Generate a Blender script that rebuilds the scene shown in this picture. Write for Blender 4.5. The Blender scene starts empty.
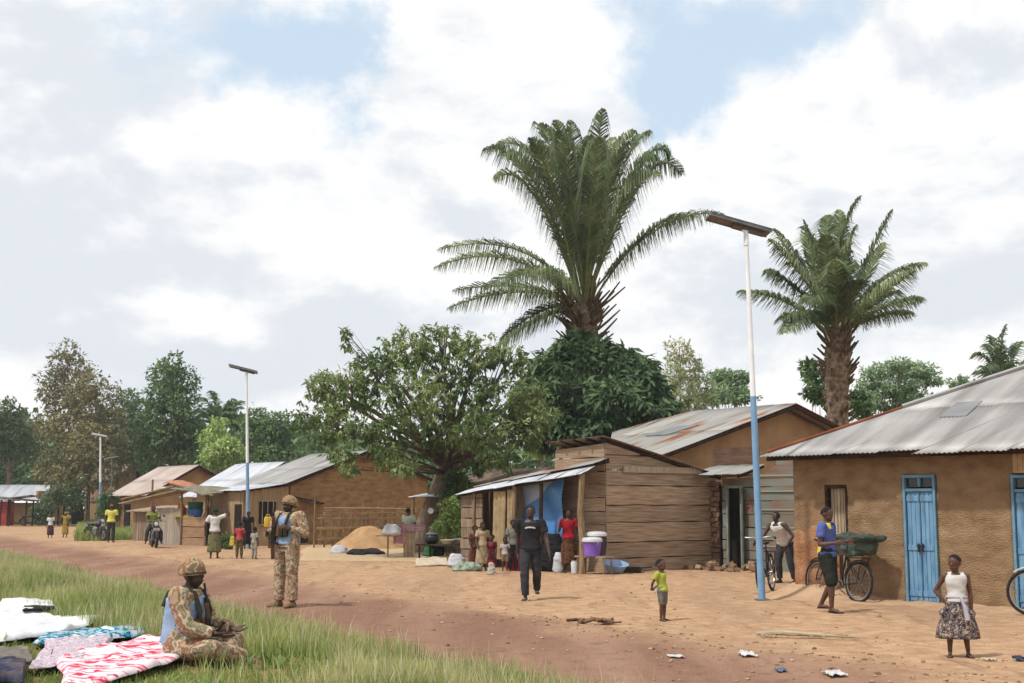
import bpy, math, random
import numpy as np
from mathutils import Vector, Matrix, noise as mnoise
rng = np.random.default_rng(7)
random.seed(7)
SC = bpy.context.scene
COL = SC.collection
R = math.radians
# ------------------------------------------------------------------ camera
CAM_H = 1.67; F = 1300.0; PITCH = math.atan(163.5/F)
cd = bpy.data.cameras.new('camera'); cam = bpy.data.objects.new('camera', cd); COL.objects.link(cam)
cam.location = (0, 0, CAM_H); cam.rotation_euler = (math.pi/2+PITCH, 0, 0)
cd.sensor_width = 36; cd.lens = F/1024*36; cd.clip_start = .1; cd.clip_end = 3000
SC.camera = cam
def ray(px, py):
    x = (px-512)/F; y = (341.5-py)/F
    c, s = math.cos(PITCH), math.sin(PITCH)
    return Vector((x, c-y*s, s+y*c))
def P(px, py, Y):            # survey helper: point seen in direction (px,py) standing Y metres away
    d = ray(px, py); return Vector((0, 0, CAM_H)) + d*(Y/d.y)
SUN_E, SKY_S, EXPO, HAZE = 2.9, .1, 0.23, .0004
# ------------------------------------------------------------------ terrain
E0 = (-2.3, 16.5); EN = (.879, .477)
def sst(a, b, x):
    t = np.clip((x-a)/(b-a), 0, 1); return t*t*(3-2*t)
_tab = np.random.default_rng(3).random((256, 256))
def vnoise(x, y):
    xi = np.floor(x).astype(int); yi = np.floor(y).astype(int); fx = x-xi; fy = y-yi
    fx = fx*fx*(3-2*fx); fy = fy*fy*(3-2*fy)
    g = lambda i, j: _tab[i % 256, j % 256]
    return (g(xi, yi)*(1-fx)+g(xi+1, yi)*fx)*(1-fy)+(g(xi, yi+1)*(1-fx)+g(xi+1, yi+1)*fx)*fy
def edge_d(x, y):
    x = np.asarray(x, float); y = np.asarray(y, float)
    return (x-E0[0])*EN[0]+(y-E0[1])*EN[1]+(vnoise(x*.8, y*.8)-.5)*.9
def H(x, y):
    x = np.asarray(x, float); y = np.asarray(y, float)
    d = edge_d(x, y)
    g = .24*sst(-.2, -1.8, d)*(1-.75*sst(18, 45, y))
    g = g+.05*(vnoise(x*.9+9, y*.9)-.5)*sst(-.2, -1, d)
    berm = .11*np.exp(-((d-3.6)/.45)**2)*(vnoise(x*.7, y*.7+5)**1.5)+.02*np.exp(-((d-3.6)/1.2)**2)*vnoise(x*3, y*3)-.03*np.exp(-((d-1.3)/.16)**2)*vnoise(x*.3, y*.3)-.03*np.exp(-((d-2.6)/.16)**2)*vnoise(x*.3+4, y*.3)
    rut = .035*(vnoise(x*1.3+50, y*.7+20)-.5)+.015*(vnoise(x*5, y*5)-.5)
    near = 1-sst(60, 90, y)
    return (g+berm+rut*near)
def Hf(x, y): return float(H(x, y))
def G(px, py):
    z = 0
    for _ in range(4):
        d = ray(px, py); t = (z-CAM_H)/d.z; p = Vector((0, 0, CAM_H))+d*t; z = Hf(p.x, p.y)
    return Vector((p.x, p.y, z))
# ------------------------------------------------------------------ colours and materials
def s(r, g, b, k=1.45):
    f = lambda c: ((c/255+.055)/1.055)**2.4 if c > 10 else c/255/12.92
    return (f(r)/k, f(g)/k, f(b)/k)
MATS = {}
def M(name, cols, scale=4, rough=.85, bump=0, bscale=30, island=0, metallic=0, stretch=(1, 1, 1), const=False,
      pos=None, detail=6, kind='noise', dist=.01, spec=.3, bstretch=None, island_cols=None):
    if name in MATS: return MATS[name]
    m = bpy.data.materials.new(name); m.use_nodes = True; nt = m.node_tree; N = nt.nodes; L = nt.links
    b = N['Principled BSDF']; b.inputs['Roughness'].default_value = rough; b.inputs['Metallic'].default_value = metallic
    b.inputs['Specular IOR Level'].default_value = spec
    tc = N.new('ShaderNodeTexCoord'); mp = N.new('ShaderNodeMapping'); mp.inputs['Scale'].default_value = stretch
    L.new(tc.outputs['Object'], mp.inputs['Vector'])
    if kind == 'voronoi':
        tx = N.new('ShaderNodeTexVoronoi'); tx.inputs['Scale'].default_value = scale; fac = tx.outputs['Color']
        wn = N.new('ShaderNodeTexNoise'); wn.inputs['Scale'].default_value = scale*.7; L.new(mp.outputs[0], wn.inputs['Vector'])
        va = N.new('ShaderNodeMix'); va.data_type = 'RGBA'; va.inputs['Factor'].default_value = .25
        L.new(mp.outputs[0], va.inputs['A']); L.new(wn.outputs['Color'], va.inputs['B']); L.new(va.outputs['Result'], tx.inputs['Vector'])
    else:
        tx = N.new('ShaderNodeTexNoise'); tx.inputs['Scale'].default_value = scale; tx.inputs['Detail'].default_value = detail
        L.new(mp.outputs[0], tx.inputs['Vector']); fac = tx.outputs['Fac']
    cr = N.new('ShaderNodeValToRGB'); cr.color_ramp.interpolation = 'CONSTANT' if const else 'LINEAR'
    n = len(cols)
    if pos is None:
        pos = [0.5] if n == 1 else ([.33+.34*i/(n-1) for i in range(n)] if not const else [0]+[.38+.26*i/max(1, n-2) for i in range(n-1)])
        if kind == 'voronoi': pos = [i/n for i in range(n)]
    els = cr.color_ramp.elements
    els[0].position = pos[0]; els[0].color = (*cols[0], 1)
    if n > 1: els[1].position = pos[1]; els[1].color = (*cols[1], 1)
    else: els[1].position = 1; els[1].color = (*cols[0], 1)
    for i in range(2, n):
        e = els.new(pos[i]); e.color = (*cols[i], 1)
    L.new(fac, cr.inputs['Fac']); col = cr.outputs['Color']
    if island:
        g = N.new('ShaderNodeNewGeometry'); mr = N.new('ShaderNodeMapRange')
        mr.inputs['To Min'].default_value = 1-island; mr.inputs['To Max'].default_value = 1+island
        L.new(g.outputs['Random Per Island'], mr.inputs['Value'])
        hs = N.new('ShaderNodeMix'); hs.data_type = 'RGBA'; hs.blend_type = 'MULTIPLY'; hs.inputs['Factor'].default_value = 1
        if island_cols:
            cr2 = N.new('ShaderNodeValToRGB'); e = cr2.color_ramp.elements
            e[0].color = (*island_cols[0], 1); e[1].color = (*island_cols[-1], 1); e[1].position = 1
            for i, c in enumerate(island_cols[1:-1]):
                q = e.new((i+1)/(len(island_cols)-1)); q.color = (*c, 1)
            L.new(g.outputs['Random Per Island'], cr2.inputs['Fac'])
            mx = N.new('ShaderNodeMix'); mx.data_type = 'RGBA'; mx.inputs['Factor'].default_value = .7
            L.new(col, mx.inputs['A']); L.new(cr2.outputs['Color'], mx.inputs['B']); col = mx.outputs['Result']
        cm = N.new('ShaderNodeCombineColor')
        for i in range(3): L.new(mr.outputs[0], cm.inputs[i])
        L.new(col, hs.inputs['A']); L.new(cm.outputs[0], hs.inputs['B']); col = hs.outputs['Result']
    L.new(col, b.inputs['Base Color'])
    if bump:
        bn = N.new('ShaderNodeTexNoise'); bn.inputs['Scale'].default_value = bscale; bn.inputs['Detail'].default_value = 6
        if bstretch:
            m2 = N.new('ShaderNodeMapping'); m2.inputs['Scale'].default_value = bstretch
            L.new(tc.outputs['Object'], m2.inputs['Vector']); L.new(m2.outputs[0], bn.inputs['Vector'])
        else: L.new(mp.outputs[0], bn.inputs['Vector'])
        bp = N.new('ShaderNodeBump'); bp.inputs['Strength'].default_value = bump; bp.inputs['Distance'].default_value = dist
        L.new(bn.outputs['Fac'], bp.inputs['Height']); L.new(bp.outputs[0], b.inputs['Normal'])
    m['_col'] = 1
    MATS[name] = m; return m
def leafmat(name, cols, trans=.25, island=.35):
    if name in MATS: return MATS[name]
    m = M(name, cols, scale=.6, rough=.55, island=island, detail=2, spec=.35)
    nt = m.node_tree; N = nt.nodes; L = nt.links; b = N['Principled BSDF']; out = N['Material Output']
    src = b.inputs['Base Color'].links[0].from_socket
    tr = N.new('ShaderNodeBsdfTranslucent'); mx = N.new('ShaderNodeMixShader'); mx.inputs[0].default_value = trans
    L.new(src, tr.inputs['Color']); L.new(b.outputs[0], mx.inputs[1]); L.new(tr.outputs[0], mx.inputs[2]); L.new(mx.outputs[0], out.inputs['Surface'])
    return m
# ------------------------------------------------------------------ object helpers
def tag(o, label=None, cat=None, group=None, kind=None):
    if label: o['label'] = label
    if cat: o['category'] = cat
    if group: o['group'] = group
    if kind: o['kind'] = kind
    return o
def thing(name, label, cat, loc=(0, 0, 0), rz=0, group=None):
    o = bpy.data.objects.new(name, None); COL.objects.link(o); o.empty_display_size = .2
    o.location = loc; o.rotation_euler = (0, 0, rz)
    return tag(o, label, cat, group)
def link(name, me, mat, parent=None, smooth=False):
    if mat is not None:
        me.materials.clear(); me.materials.append(mat)
    if smooth:
        lt_ = np.empty(len(me.polygons), np.int32); me.polygons.foreach_get('loop_total', lt_); me.polygons.foreach_set('use_smooth', (lt_ <= 4)); me.set_sharp_from_angle(angle=R(58))
    o = bpy.data.objects.new(name, me); COL.objects.link(o)
    if parent is not None: o.parent = parent
    return o
def np_mesh(name, V, quads=None, tris=None):
    me = bpy.data.meshes.new(name); V = np.asarray(V, dtype=np.float32)
    me.vertices.add(len(V)); me.vertices.foreach_set('co', V.ravel())
    idx = []; tot = []
    if quads is not None and len(quads): idx.append(np.asarray(quads).ravel()); tot.append(np.full(len(quads), 4))
    if tris is not None and len(tris): idx.append(np.asarray(tris).ravel()); tot.append(np.full(len(tris), 3))
    idx = np.concatenate(idx).astype(np.int32); tot = np.concatenate(tot).astype(np.int32)
    me.loops.add(len(idx)); me.loops.foreach_set('vertex_index', idx)
    me.polygons.add(len(tot)); st = np.concatenate([[0], np.cumsum(tot)[:-1]]).astype(np.int32)
    me.polygons.foreach_set('loop_start', st); me.polygons.foreach_set('loop_total', tot)
    me.update(calc_edges=True); return me
class MB:
    def __init__(self): self.v = []; self.f = []
    def add(self, v, f):
        n = len(self.v); self.v += [tuple(a) for a in v]; self.f += [tuple(i+n for i in q) for q in f]; return self
    def box(self, c, sz, rz=0, rx=0, ry=0, jit=0):
        m = Matrix.Rotation(rz, 3, 'Z') @ Matrix.Rotation(ry, 3, 'Y') @ Matrix.Rotation(rx, 3, 'X'); c = Vector(c)
        v = []
        for x in (-.5, .5):
            for y in (-.5, .5):
                for z in (-.5, .5):
                    v.append(c+m @ Vector((x*sz[0]+random.uniform(-jit, jit), y*sz[1], z*sz[2]+random.uniform(-jit, jit))))
        return self.add(v, [(0, 1, 3, 2), (4, 6, 7, 5), (0, 4, 5, 1), (2, 3, 7, 6), (0, 2, 6, 4), (1, 5, 7, 3)])
    def loft(self, rings, n=12, cap=True):      # ring = (centre, axis_a, axis_b)
        v = []; f = []
        for c, a, b in rings:
            for k in range(n):
                t = 2*math.pi*k/n; v.append(Vector(c)+Vector(a)*math.cos(t)+Vector(b)*math.sin(t))
        for i in range(len(rings)-1):
            for k in range(n):
                a = i*n+k; b = i*n+(k+1) % n; f.append((a, b, b+n, a+n))
        if cap:
            f.append(tuple(range(n-1, -1, -1))); o = (len(rings)-1)*n; f.append(tuple(range(o, o+n)))
        return self.add(v, f)
    def tube(self, pts, rad, n=8, cap=True):
        pts = [Vector(p) for p in pts]
        if not hasattr(rad, '__len__'): rad = [rad]*len(pts)
        rings = []; ref = None
        for i, p in enumerate(pts):
            d = (pts[min(i+1, len(pts)-1)]-pts[max(i-1, 0)]).normalized()
            if ref is None: ref = d.orthogonal().normalized()
            a = (ref-d*ref.dot(d)); a = a.normalized() if a.length > 1e-6 else d.orthogonal().normalized(); ref = a
            b = d.cross(a); rings.append((p, a*rad[i], b*rad[i]))
        return self.loft(rings, n, cap)
    def lathe(self, prof, c=(0, 0, 0), n=20, cap=True):
        c = Vector(c)
        return self.loft([(c+Vector((0, 0, z)), Vector((r, 0, 0)), Vector((0, r, 0))) for r, z in prof], n, cap)
    def ell(self, c, r, rot=None, n=12, m=8):
        c = Vector(c); rot = rot or Matrix.Identity(3); rings = []
        for i in range(m+1):
            t = math.pi*i/m; q = max(math.sin(t), .03); z = -math.cos(t)
            rings.append((c+rot @ Vector((0, 0, z*r[2])), rot @ Vector((r[0]*q, 0, 0)), rot @ Vector((0, r[1]*q, 0))))
        return self.loft(rings, n)
    def ring(self, c, Rr, r, axis='y', n=28, m=6):
        v = []; f = []; c = Vector(c)
        for i in range(n):
            a = 2*math.pi*i/n
            for j in range(m):
                b = 2*math.pi*j/m; q = Rr+r*math.cos(b); h = r*math.sin(b)
                p = (q*math.cos(a), h, q*math.sin(a)) if axis == 'y' else ((q*math.cos(a), q*math.sin(a), h) if axis == 'z' else (h, q*math.cos(a), q*math.sin(a)))
                v.append(c+Vector(p))
        for i in range(n):
            for j in range(m):
                f.append((i*m+j, ((i+1) % n)*m+j, ((i+1) % n)*m+(j+1) % m, i*m+(j+1) % m))
        return self.add(v, f)
    def mesh(self, name='m'):
        me = bpy.data.meshes.new(name); me.from_pydata([tuple(a) for a in self.v], [], self.f); me.update(); return me
    def build(self, name, mat, parent=None, smooth=False, bevel=0):
        o = link(name, self.mesh(name), mat, parent, smooth)
        if bevel:
            b = o.modifiers.new('bevel', 'BEVEL'); b.width = bevel; b.segments = 2; b.limit_method = 'ANGLE'
        return o
def grid_solid(Pt, off, mask=None):             # Pt (nu,nv,3) front layer, off (nu,nv,3) or vector to the back layer
    nu, nv = Pt.shape[:2]; B = Pt+np.asarray(off)
    V = np.concatenate([Pt.reshape(-1, 3), B.reshape(-1, 3)]); n = nu*nv
    if mask is None: mask = np.ones((nu-1, nv-1), bool)
    q = []
    for i in range(nu-1):
        for j in range(nv-1):
            if not mask[i, j]: continue
            a = i*nv+j; b = (i+1)*nv+j; c = b+1; d = a+1
            q.append((a, b, c, d)); q.append((a+n, d+n, c+n, b+n))
            if i == 0 or not mask[i-1, j]: q.append((a, d, d+n, a+n))
            if i == nu-2 or not mask[i+1, j]: q.append((b, b+n, c+n, c))
            if j == 0 or not mask[i, j-1]: q.append((a, a+n, b+n, b))
            if j == nv-2 or not mask[i, j+1]: q.append((d, c, c+n, d+n))
    return V, np.array(q)
def wall(name, mat, parent, L, Hh, thick=.22, step=.07, amp=.02, holes=(), top=None, p0=(0, 0, 0), ang=0, edge=.0):
    """rough rammed wall in the local xz plane; holes=(x0,x1,z0,z1); top(x) gives the wall's height"""
    nx = max(2, int(L/step)+1); nz = max(2, int(Hh/step)+1)
    X = np.linspace(0, L, nx); Z = np.linspace(0, Hh, nz); A, B = np.meshgrid(X, Z, indexing='ij')
    for (x0, x1, z0, z1) in holes:                       # snap grid lines to the openings
        for a, arr in ((x0, X), (x1, X)):
            arr[np.argmin(abs(arr-a))] = a
        for a, arr in ((z0, Z), (z1, Z)):
            arr[np.argmin(abs(arr-a))] = a
    A, B = np.meshgrid(X, Z, indexing='ij')
    if top is not None:
        T = np.array([top(x) for x in X])[:, None]; B = B/Hh*T
    sd = random.uniform(0, 90)
    nz1 = vnoise(A*2.1+sd, B*5+3)+.6*vnoise(A*6+sd, B*13)+.35*vnoise(A*17, B*23+sd)-.9
    Y = -nz1*amp
    Pt = np.stack([A, Y, B], -1)
    mask = np.ones((len(X)-1, len(Z)-1), bool)
    for (x0, x1, z0, z1) in holes:
        for i in range(len(X)-1):
            for j in range(len(Z)-1):
                if x0-1e-4 <= X[i] and X[i+1] <= x1+1e-4 and z0-1e-4 <= Z[j] and Z[j+1] <= z1+1e-4: mask[i, j] = False
    V, q = grid_solid(Pt, np.stack([A*0, thick-Y, B*0], -1), mask)
    c, sn = math.cos(ang), math.sin(ang); W = V.copy()
    W[:, 0] = V[:, 0]*c-V[:, 1]*sn+p0[0]; W[:, 1] = V[:, 0]*sn+V[:, 1]*c+p0[1]; W[:, 2] += p0[2]
    return link(name, np_mesh(name, W, q), mat, parent, True if amp > .03 else False)
def corr_sheet(mb_list, a, b, c, d, width=.82, amp=.011, wl=.09, thick=.004, rows=1, jit=.012, flat=False, zig=0):
    """corrugated sheets over quad a(eave left) b(eave right) c(ridge right) d(ridge left); one island per sheet"""
    a, b, c, d = [np.array(p, float) for p in (a, b, c, d)]
    Lw = np.linalg.norm(b-a); Lt = np.linalg.norm(c-d); n = max(1, round(max(Lw, Lt)/width)); up = np.cross(b-a, d-a); up /= np.linalg.norm(up)
    if up[2] < 0: up = -up
    for i in range(n):
        for r in range(rows):
            u0, u1 = i/n, (i+1.02)/n; v0, v1 = r/rows-(.0 if r == 0 else .02), (r+1)/rows
            if r == 0: v0 -= random.uniform(0, zig)
            cols = max(2, int(Lw/n/wl*4)) if not flat else 2
            U = np.linspace(u0, min(u1, 1), cols+1)[:, None]; Vv = np.linspace(v0, v1, 5)[None, :]
            e = a+(b-a)*U[..., None]; t = d+(c-d)*U[..., None]
            Pt = e+(t-e)*Vv[..., None]
            j = random.uniform(0, jit)+.004*(i % 2)+.004*r; tilt = random.uniform(-.5, .5)*jit
            hgt = (0 if flat else amp*np.sin(U*Lw/wl*2*math.pi))+j+tilt*Vv+.02*(vnoise(U*9+i, Vv*4+U*0)-.5)*(1 if not flat else .3)
            Pt = Pt+up*hgt[..., None]
            mb_list.append(grid_solid(Pt, -up*thick))
def merge_np(lst):
    V = []; Q = []; o = 0
    for v, q in lst: V.append(v); Q.append(q+o); o += len(v)
    return np.concatenate(V), np.concatenate(Q)
def copy_tree(o, parent=None):
    c = o.copy(); COL.objects.link(c)
    if parent is not None: c.parent = parent
    for ch in [x for x in SC.objects if x.parent == o]: copy_tree(ch, c)
    return c
# ------------------------------------------------------------------ material library
mud = lambda: M('mud_wall', [s(140, 114, 86, 1.32), s(160, 131, 100, 1.32), s(174, 147, 115, 1.32)], scale=2.8, detail=10, rough=.95, bump=.8, bscale=26, dist=.04, stretch=(1, 1, 1.6), spec=.05)
mud_e = lambda: M('mud_brick_wall', [s(152, 116, 80, 1.35), s(172, 134, 94, 1.35), s(184, 150, 112, 1.35)], scale=2.6, rough=.95, bump=.6, bscale=9, dist=.04, stretch=(.8, .8, 2.2), spec=.05)
mud_b = lambda: M('mud_wall_smooth', [s(166, 130, 94, 1.4), s(186, 150, 112, 1.4)], scale=1.5, rough=.95, bump=.5, bscale=9, dist=.03, spec=.05)
plank = lambda: M('weathered_plank', [s(138, 114, 94, 1.15), s(164, 140, 116, 1.15), s(182, 160, 136, 1.15)], scale=3, rough=.85, bump=.4, bscale=5, dist=.01, stretch=(.5, .5, 9), detail=10, island=.13, spec=.15)
plank_x = lambda: M('weathered_board', [s(112, 96, 80, 1.3), s(146, 126, 106, 1.3), s(170, 150, 128, 1.3)], scale=3, rough=.85, bump=.5, bscale=6, dist=.01, stretch=(9, 9, .5), island=.22, spec=.15)
plank_g = lambda: M('painted_plank', [s(132, 108, 94), s(146, 126, 112), s(140, 134, 120), s(136, 146, 134), s(154, 134, 120)], scale=1.3, rough=.8, bump=.4, bscale=8, stretch=(.7, .7, 2.2), island=.15, spec=.2)
pole_wood = lambda: M('pole_wood', [s(120, 98, 74), s(172, 148, 118)], scale=6, stretch=(4, 4, .6), rough=.9, bump=.5, bscale=12, island=.15, spec=.1)
dark_wood = lambda: M('dark_wood', [s(50, 38, 30), s(84, 64, 50)], scale=4, stretch=(1, 1, 5), rough=.9, bump=.4, bscale=10, spec=.1)
pale_wood = lambda: M('pale_wood', [s(168, 148, 120), s(206, 188, 160)], scale=4, stretch=(6, 6, .5), rough=.85, bump=.3, bscale=10, island=.12, spec=.15)
iron_roof = lambda: M('galvanised_sheet', [s(150, 146, 142, 1.5), s(174, 171, 168, 1.5), s(196, 194, 190, 1.5)], stretch=(2.2, .35, .35), scale=1.1, rough=.5, metallic=.15, island=.09, bump=.15, bscale=4, spec=.4)
iron_new = lambda: M('bright_sheet', [s(186, 190, 196, 1.25), s(222, 225, 230, 1.25)], stretch=(2, .4, .4), scale=1.3, rough=.4, metallic=.15, island=.08, bump=.1, bscale=4, spec=.4)
rust_roof = lambda: M('rusty_sheet', [s(178, 176, 170), s(170, 164, 156), s(168, 120, 90), s(128, 74, 50)], pos=[.47, .53, .59, .68], scale=1.0, rough=.6, metallic=.1, island=.1, stretch=(1.6, .35, .35), spec=.3)
pink_roof = lambda: M('faded_pink_sheet', [s(188, 168, 156), s(206, 190, 180)], scale=1, rough=.6, metallic=.1, island=.08, spec=.3)
rust_trim = lambda: M('rusty_trim', [s(120, 66, 40), s(160, 92, 58)], scale=3, rough=.8)
blue_paint = lambda: M('blue_paint', [s(128, 134, 136), s(98, 148, 188), s(122, 170, 206), s(138, 184, 216)], pos=[.30, .37, .5, .66], detail=10, scale=4, stretch=(3, 3, .5), rough=.55, bump=.25, bscale=12, island=.05)
blue_frame = lambda: M('blue_frame_paint', [s(104, 150, 178), s(128, 174, 200)], scale=4, rough=.6, bump=.2, bscale=14)
glass = lambda: M('dark_pane', [s(30, 30, 34), s(60, 62, 66)], scale=2, rough=.15, spec=.6)
shade_in = lambda: M('interior_shade_paint', [s(30, 24, 20), s(44, 36, 30)], scale=2, rough=.95)  # near-black colour standing in for the shade inside huts and openings
white_paint = lambda: M('white_pole_paint', [s(226, 228, 230, 1.05), s(238, 240, 242, 1.05)], scale=4, rough=.4)
pole_blue = lambda: M('blue_pole_paint', [s(126, 172, 212), s(146, 188, 226)], scale=4, rough=.45)
grey_metal = lambda: M('grey_metal', [s(120, 122, 124), s(150, 152, 154)], scale=6, rough=.4, metallic=.5)
black_metal = lambda: M('black_metal', [s(30, 30, 32), s(46, 46, 48)], scale=6, rough=.45)
rubber = lambda: M('tyre_rubber', [s(34, 30, 28), s(62, 54, 46)], scale=12, rough=.85)
skin = lambda: M('dark_skin', [s(66, 44, 36, 1.3), s(86, 58, 47, 1.3)], scale=6, rough=.5, spec=.4)
skin2 = lambda: M('brown_skin', [s(84, 55, 43, 1.3), s(104, 70, 54, 1.3)], scale=6, rough=.5, spec=.4)
hair = lambda: M('black_hair', [s(22, 18, 17), s(38, 32, 30)], scale=60, rough=.9, bump=.5, bscale=120, dist=.004)
eye_m = lambda: M('eye_white', [s(170, 160, 152)], rough=.3)
pupil = lambda: M('eye_dark', [s(20, 14, 12)], rough=.2)
lip = lambda: M('lip', [s(98, 56, 50, 1.3)], rough=.5)
def cloth(name, *cols, **k):
    k.setdefault('scale', 5); k.setdefault('rough', .9); k.setdefault('bump', .35); k.setdefault('bscale', 16); k.setdefault('dist', .02); k.setdefault('spec', .12)
    return M(name, list(cols), **k)
camo = lambda: cloth('camouflage', s(182, 158, 130, 1.3), s(152, 114, 88, 1.3), s(198, 180, 154, 1.3), s(134, 128, 100, 1.3), s(172, 142, 114, 1.3), const=True, pos=[0, .42, .5, .57, .63], scale=8.5, detail=4)
camo_cover = lambda: cloth('camouflage_cover', s(168, 138, 108, 1.3), s(144, 108, 80, 1.3), s(182, 158, 128, 1.3), s(124, 108, 80, 1.3), const=True, pos=[0, .44, .52, .6], scale=11, detail=4)
def palmleaf(): return leafmat('palm_leaf', [s(84, 102, 64, 1.3), s(112, 128, 84, 1.3), s(150, 162, 112, 1.2)], .35, .3)
# ------------------------------------------------------------------ people
def fused(mb, vox, mat, name, parent, smooth_it=2, wr=0, wsc=9, seed=0):
    """one continuous surface from overlapping closed volumes"""
    me = mb.mesh('tmp'); o = bpy.data.objects.new('tmp', me); COL.objects.link(o)
    r = o.modifiers.new('r', 'REMESH'); r.mode = 'VOXEL'; r.voxel_size = vox; r.use_smooth_shade = True
    if smooth_it:
        q = o.modifiers.new('s', 'SMOOTH'); q.factor = .5; q.iterations = smooth_it
    dg = bpy.context.evaluated_depsgraph_get(); ev = o.evaluated_get(dg); nm = bpy.data.meshes.new_from_object(ev)
    bpy.data.objects.remove(o); bpy.data.meshes.remove(me)
    if wr:
        n = len(nm.vertices); co = np.empty(n*3, np.float32); nm.vertices.foreach_get('co', co); co = co.reshape(-1, 3)
        no = np.empty(n*3, np.float32); nm.vertices.foreach_get('normal', no); no = no.reshape(-1, 3)
        w = vnoise(co[:, 0]*wsc+co[:, 2]*wsc*.8+seed, co[:, 2]*wsc*1.6+co[:, 1]*wsc)+.5*vnoise(co[:, 1]*wsc*2+seed, co[:, 2]*wsc*3-co[:, 0]*wsc)-.75
        co = co+no*(w*wr)[:, None]; nm.vertices.foreach_set('co', co.astype(np.float32).ravel()); nm.update()
    nm.name = name
    return link(name, nm, mat, parent, True)
def limb(mb, pts, rad, n=12, over=True, squash=1.0):
    """tapered limb; rounded ends at the first and last point when over"""
    pts = [Vector(p) for p in pts]
    mb.tube(pts, rad, n)
    for i in range(len(pts)):
        if over or 0 < i < len(pts)-1: mb.ell(pts[i], (rad[i]*.99,)*3, n=n, m=8)
def human(label, loc, rot=0, h=1.7, pose=None, clothes=(), skin_m=None, child=0.0, vox=None, near=False, group=None, hair_k=1, bare=False, face=True, sitz=None, wide=1.0, headcloth=None):
    """builds one person; local front is -y; limb vectors are (outward, forward, up)"""
    pose = pose or {}; sk = skin_m or skin(); vox = vox or (.009 if near else .014)
    root = thing('person', label, 'person', loc, rot, group)
    hs = 1+.45*child                                     # larger head for a child
    hh = .134*h*hs; leg = 1-.13*child
    lean = R(pose.get('lean', 0)); side = R(pose.get('side', 0)); tw = R(pose.get('twist', 0))
    up = Vector((math.sin(side), -math.sin(lean), math.cos(lean)*math.cos(side))).normalized()
    ax = Vector((math.cos(tw), math.sin(tw), 0)); ax = (ax-up*ax.dot(up)).normalized(); fw = up.cross(ax)*-1    # fw points to -y
    if fw.y > 0: fw = -fw
    hipz = .0; hip = Vector((0, 0, 0))
    def vec(sg, v): return Vector((sg*v[0], -v[1], v[2])).normalized()
    th, sh = .245*h*leg, .240*h*leg
    J = {}
    for sg, kk in ((-1, 'rl'), (1, 'll')):
        a, b = pose.get(kk, ((.04, 0, -1), (.02, 0, -1)))
        j0 = Vector((sg*.05*h*wide, 0, 0)); j1 = j0+vec(sg, a)*th; j2 = j1+vec(sg, b)*sh
        fdir = pose.get(kk+'f', (.18, 1, 0)); J[kk] = (j0, j1, j2, vec(sg, fdir))
    footz = min(J['rl'][2].z, J['ll'][2].z)-.04*h
    base = -footz if sitz is None else sitz
    for kk in ('rl', 'll'): J[kk] = tuple(p+Vector((0, 0, base)) for p in J[kk][:3])+(J[kk][3],)
    hip = Vector((0, 0, base))
    def sp(t): return hip+up*(t*h)
    shw = (.108-.012*child)*wide
    for sg, kk in ((-1, 'ra'), (1, 'la')):
        a, b = pose.get(kk, ((.18, .02, -1), (.05, .15, -1)))
        j0 = sp(.272)+ax*(sg*shw*h); j1 = j0+vec(sg, a)*(.172*h); j2 = j1+vec(sg, b)*(.148*h); J[kk] = (j0, j1, j2, vec(sg, pose.get(kk+'h', b)))
    prof = [(-.045, .062, .05), (-.01, .088, .062), (.03, .092, .064), (.07, .083, .058), (.115, .074, .052), (.17, .083, .058), (.215, .094, .063), (.25, .098, .062), (.282, .088, .05), (.305, .05, .036)]
    if child: prof = [(t, a*.95, b*1.05+.004) for t, a, b in prof]
    def torso(mb, e, t0=-.1, t1=9, belly=0):
        rr = []
        for t, a, b in prof:
            if t < t0 or t > t1: continue
            rr.append((sp(t)+fw*(belly*h*math.exp(-((t-.08)/.06)**2)), ax*((a*wide+e)*h), fw*((b+e)*h)))
        mb.loft(rr, 18)
    # body
    mb = MB(); torso(mb, 0)
    neck0 = sp(.285); hd = pose.get('head', (0, 0)); yaw, pit = R(hd[0]), R(hd[1])
    nk = sp(.285+.055)-0*fw
    hup = (Matrix.Rotation(-pit, 3, ax) @ up if True else up)
    hax = Matrix.Rotation(yaw, 3, hup) @ ax; hf = hup.cross(hax)
    if hf.dot(Matrix.Rotation(yaw, 3, hup) @ fw) < 0: hf = -hf
    hc = sp(.30)+up*((.012-pose.get('hunch', 0))*h)*(1-.3*child)+fw*(pose.get('hunch', 0)*h)+hup*(hh*.50)+hf*(.014*h)
    limb(mb, [neck0, hc-hup*(hh*.25)-hf*(.006*h)], [.034*h, .029*h])
    M3 = Matrix((hax, -hf, hup)).transposed()
    mb.ell(hc+hup*(hh*.1), (hh*.345, hh*.43, hh*.40), M3, 16, 12)           # cranium
    mb.ell(hc-hup*(hh*.18)+hf*(hh*.08), (hh*.27, hh*.31, hh*.31), M3, 14, 10)  # jaw
    mb.ell(hc+hup*(hh*.08)+hf*(hh*.33), (hh*.22, hh*.09, hh*.07), M3)        # brow
    mb.ell(hc-hup*(hh*.08)+hf*(hh*.40), (hh*.075, hh*.09, hh*.075), M3)      # nose tip
    mb.tube([hc+hup*(hh*.05)+hf*(hh*.36), hc-hup*(hh*.09)+hf*(hh*.43)], [hh*.04, hh*.06], 8)
    mb.ell(hc-hup*(hh*.25)+hf*(hh*.33), (hh*.13, hh*.08, hh*.055), M3)       # mouth
    for sg in (-1, 1):
        mb.ell(hc+hax*(sg*hh*.345)-hf*(hh*.02), (hh*.05, hh*.09, hh*.13), M3)
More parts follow.
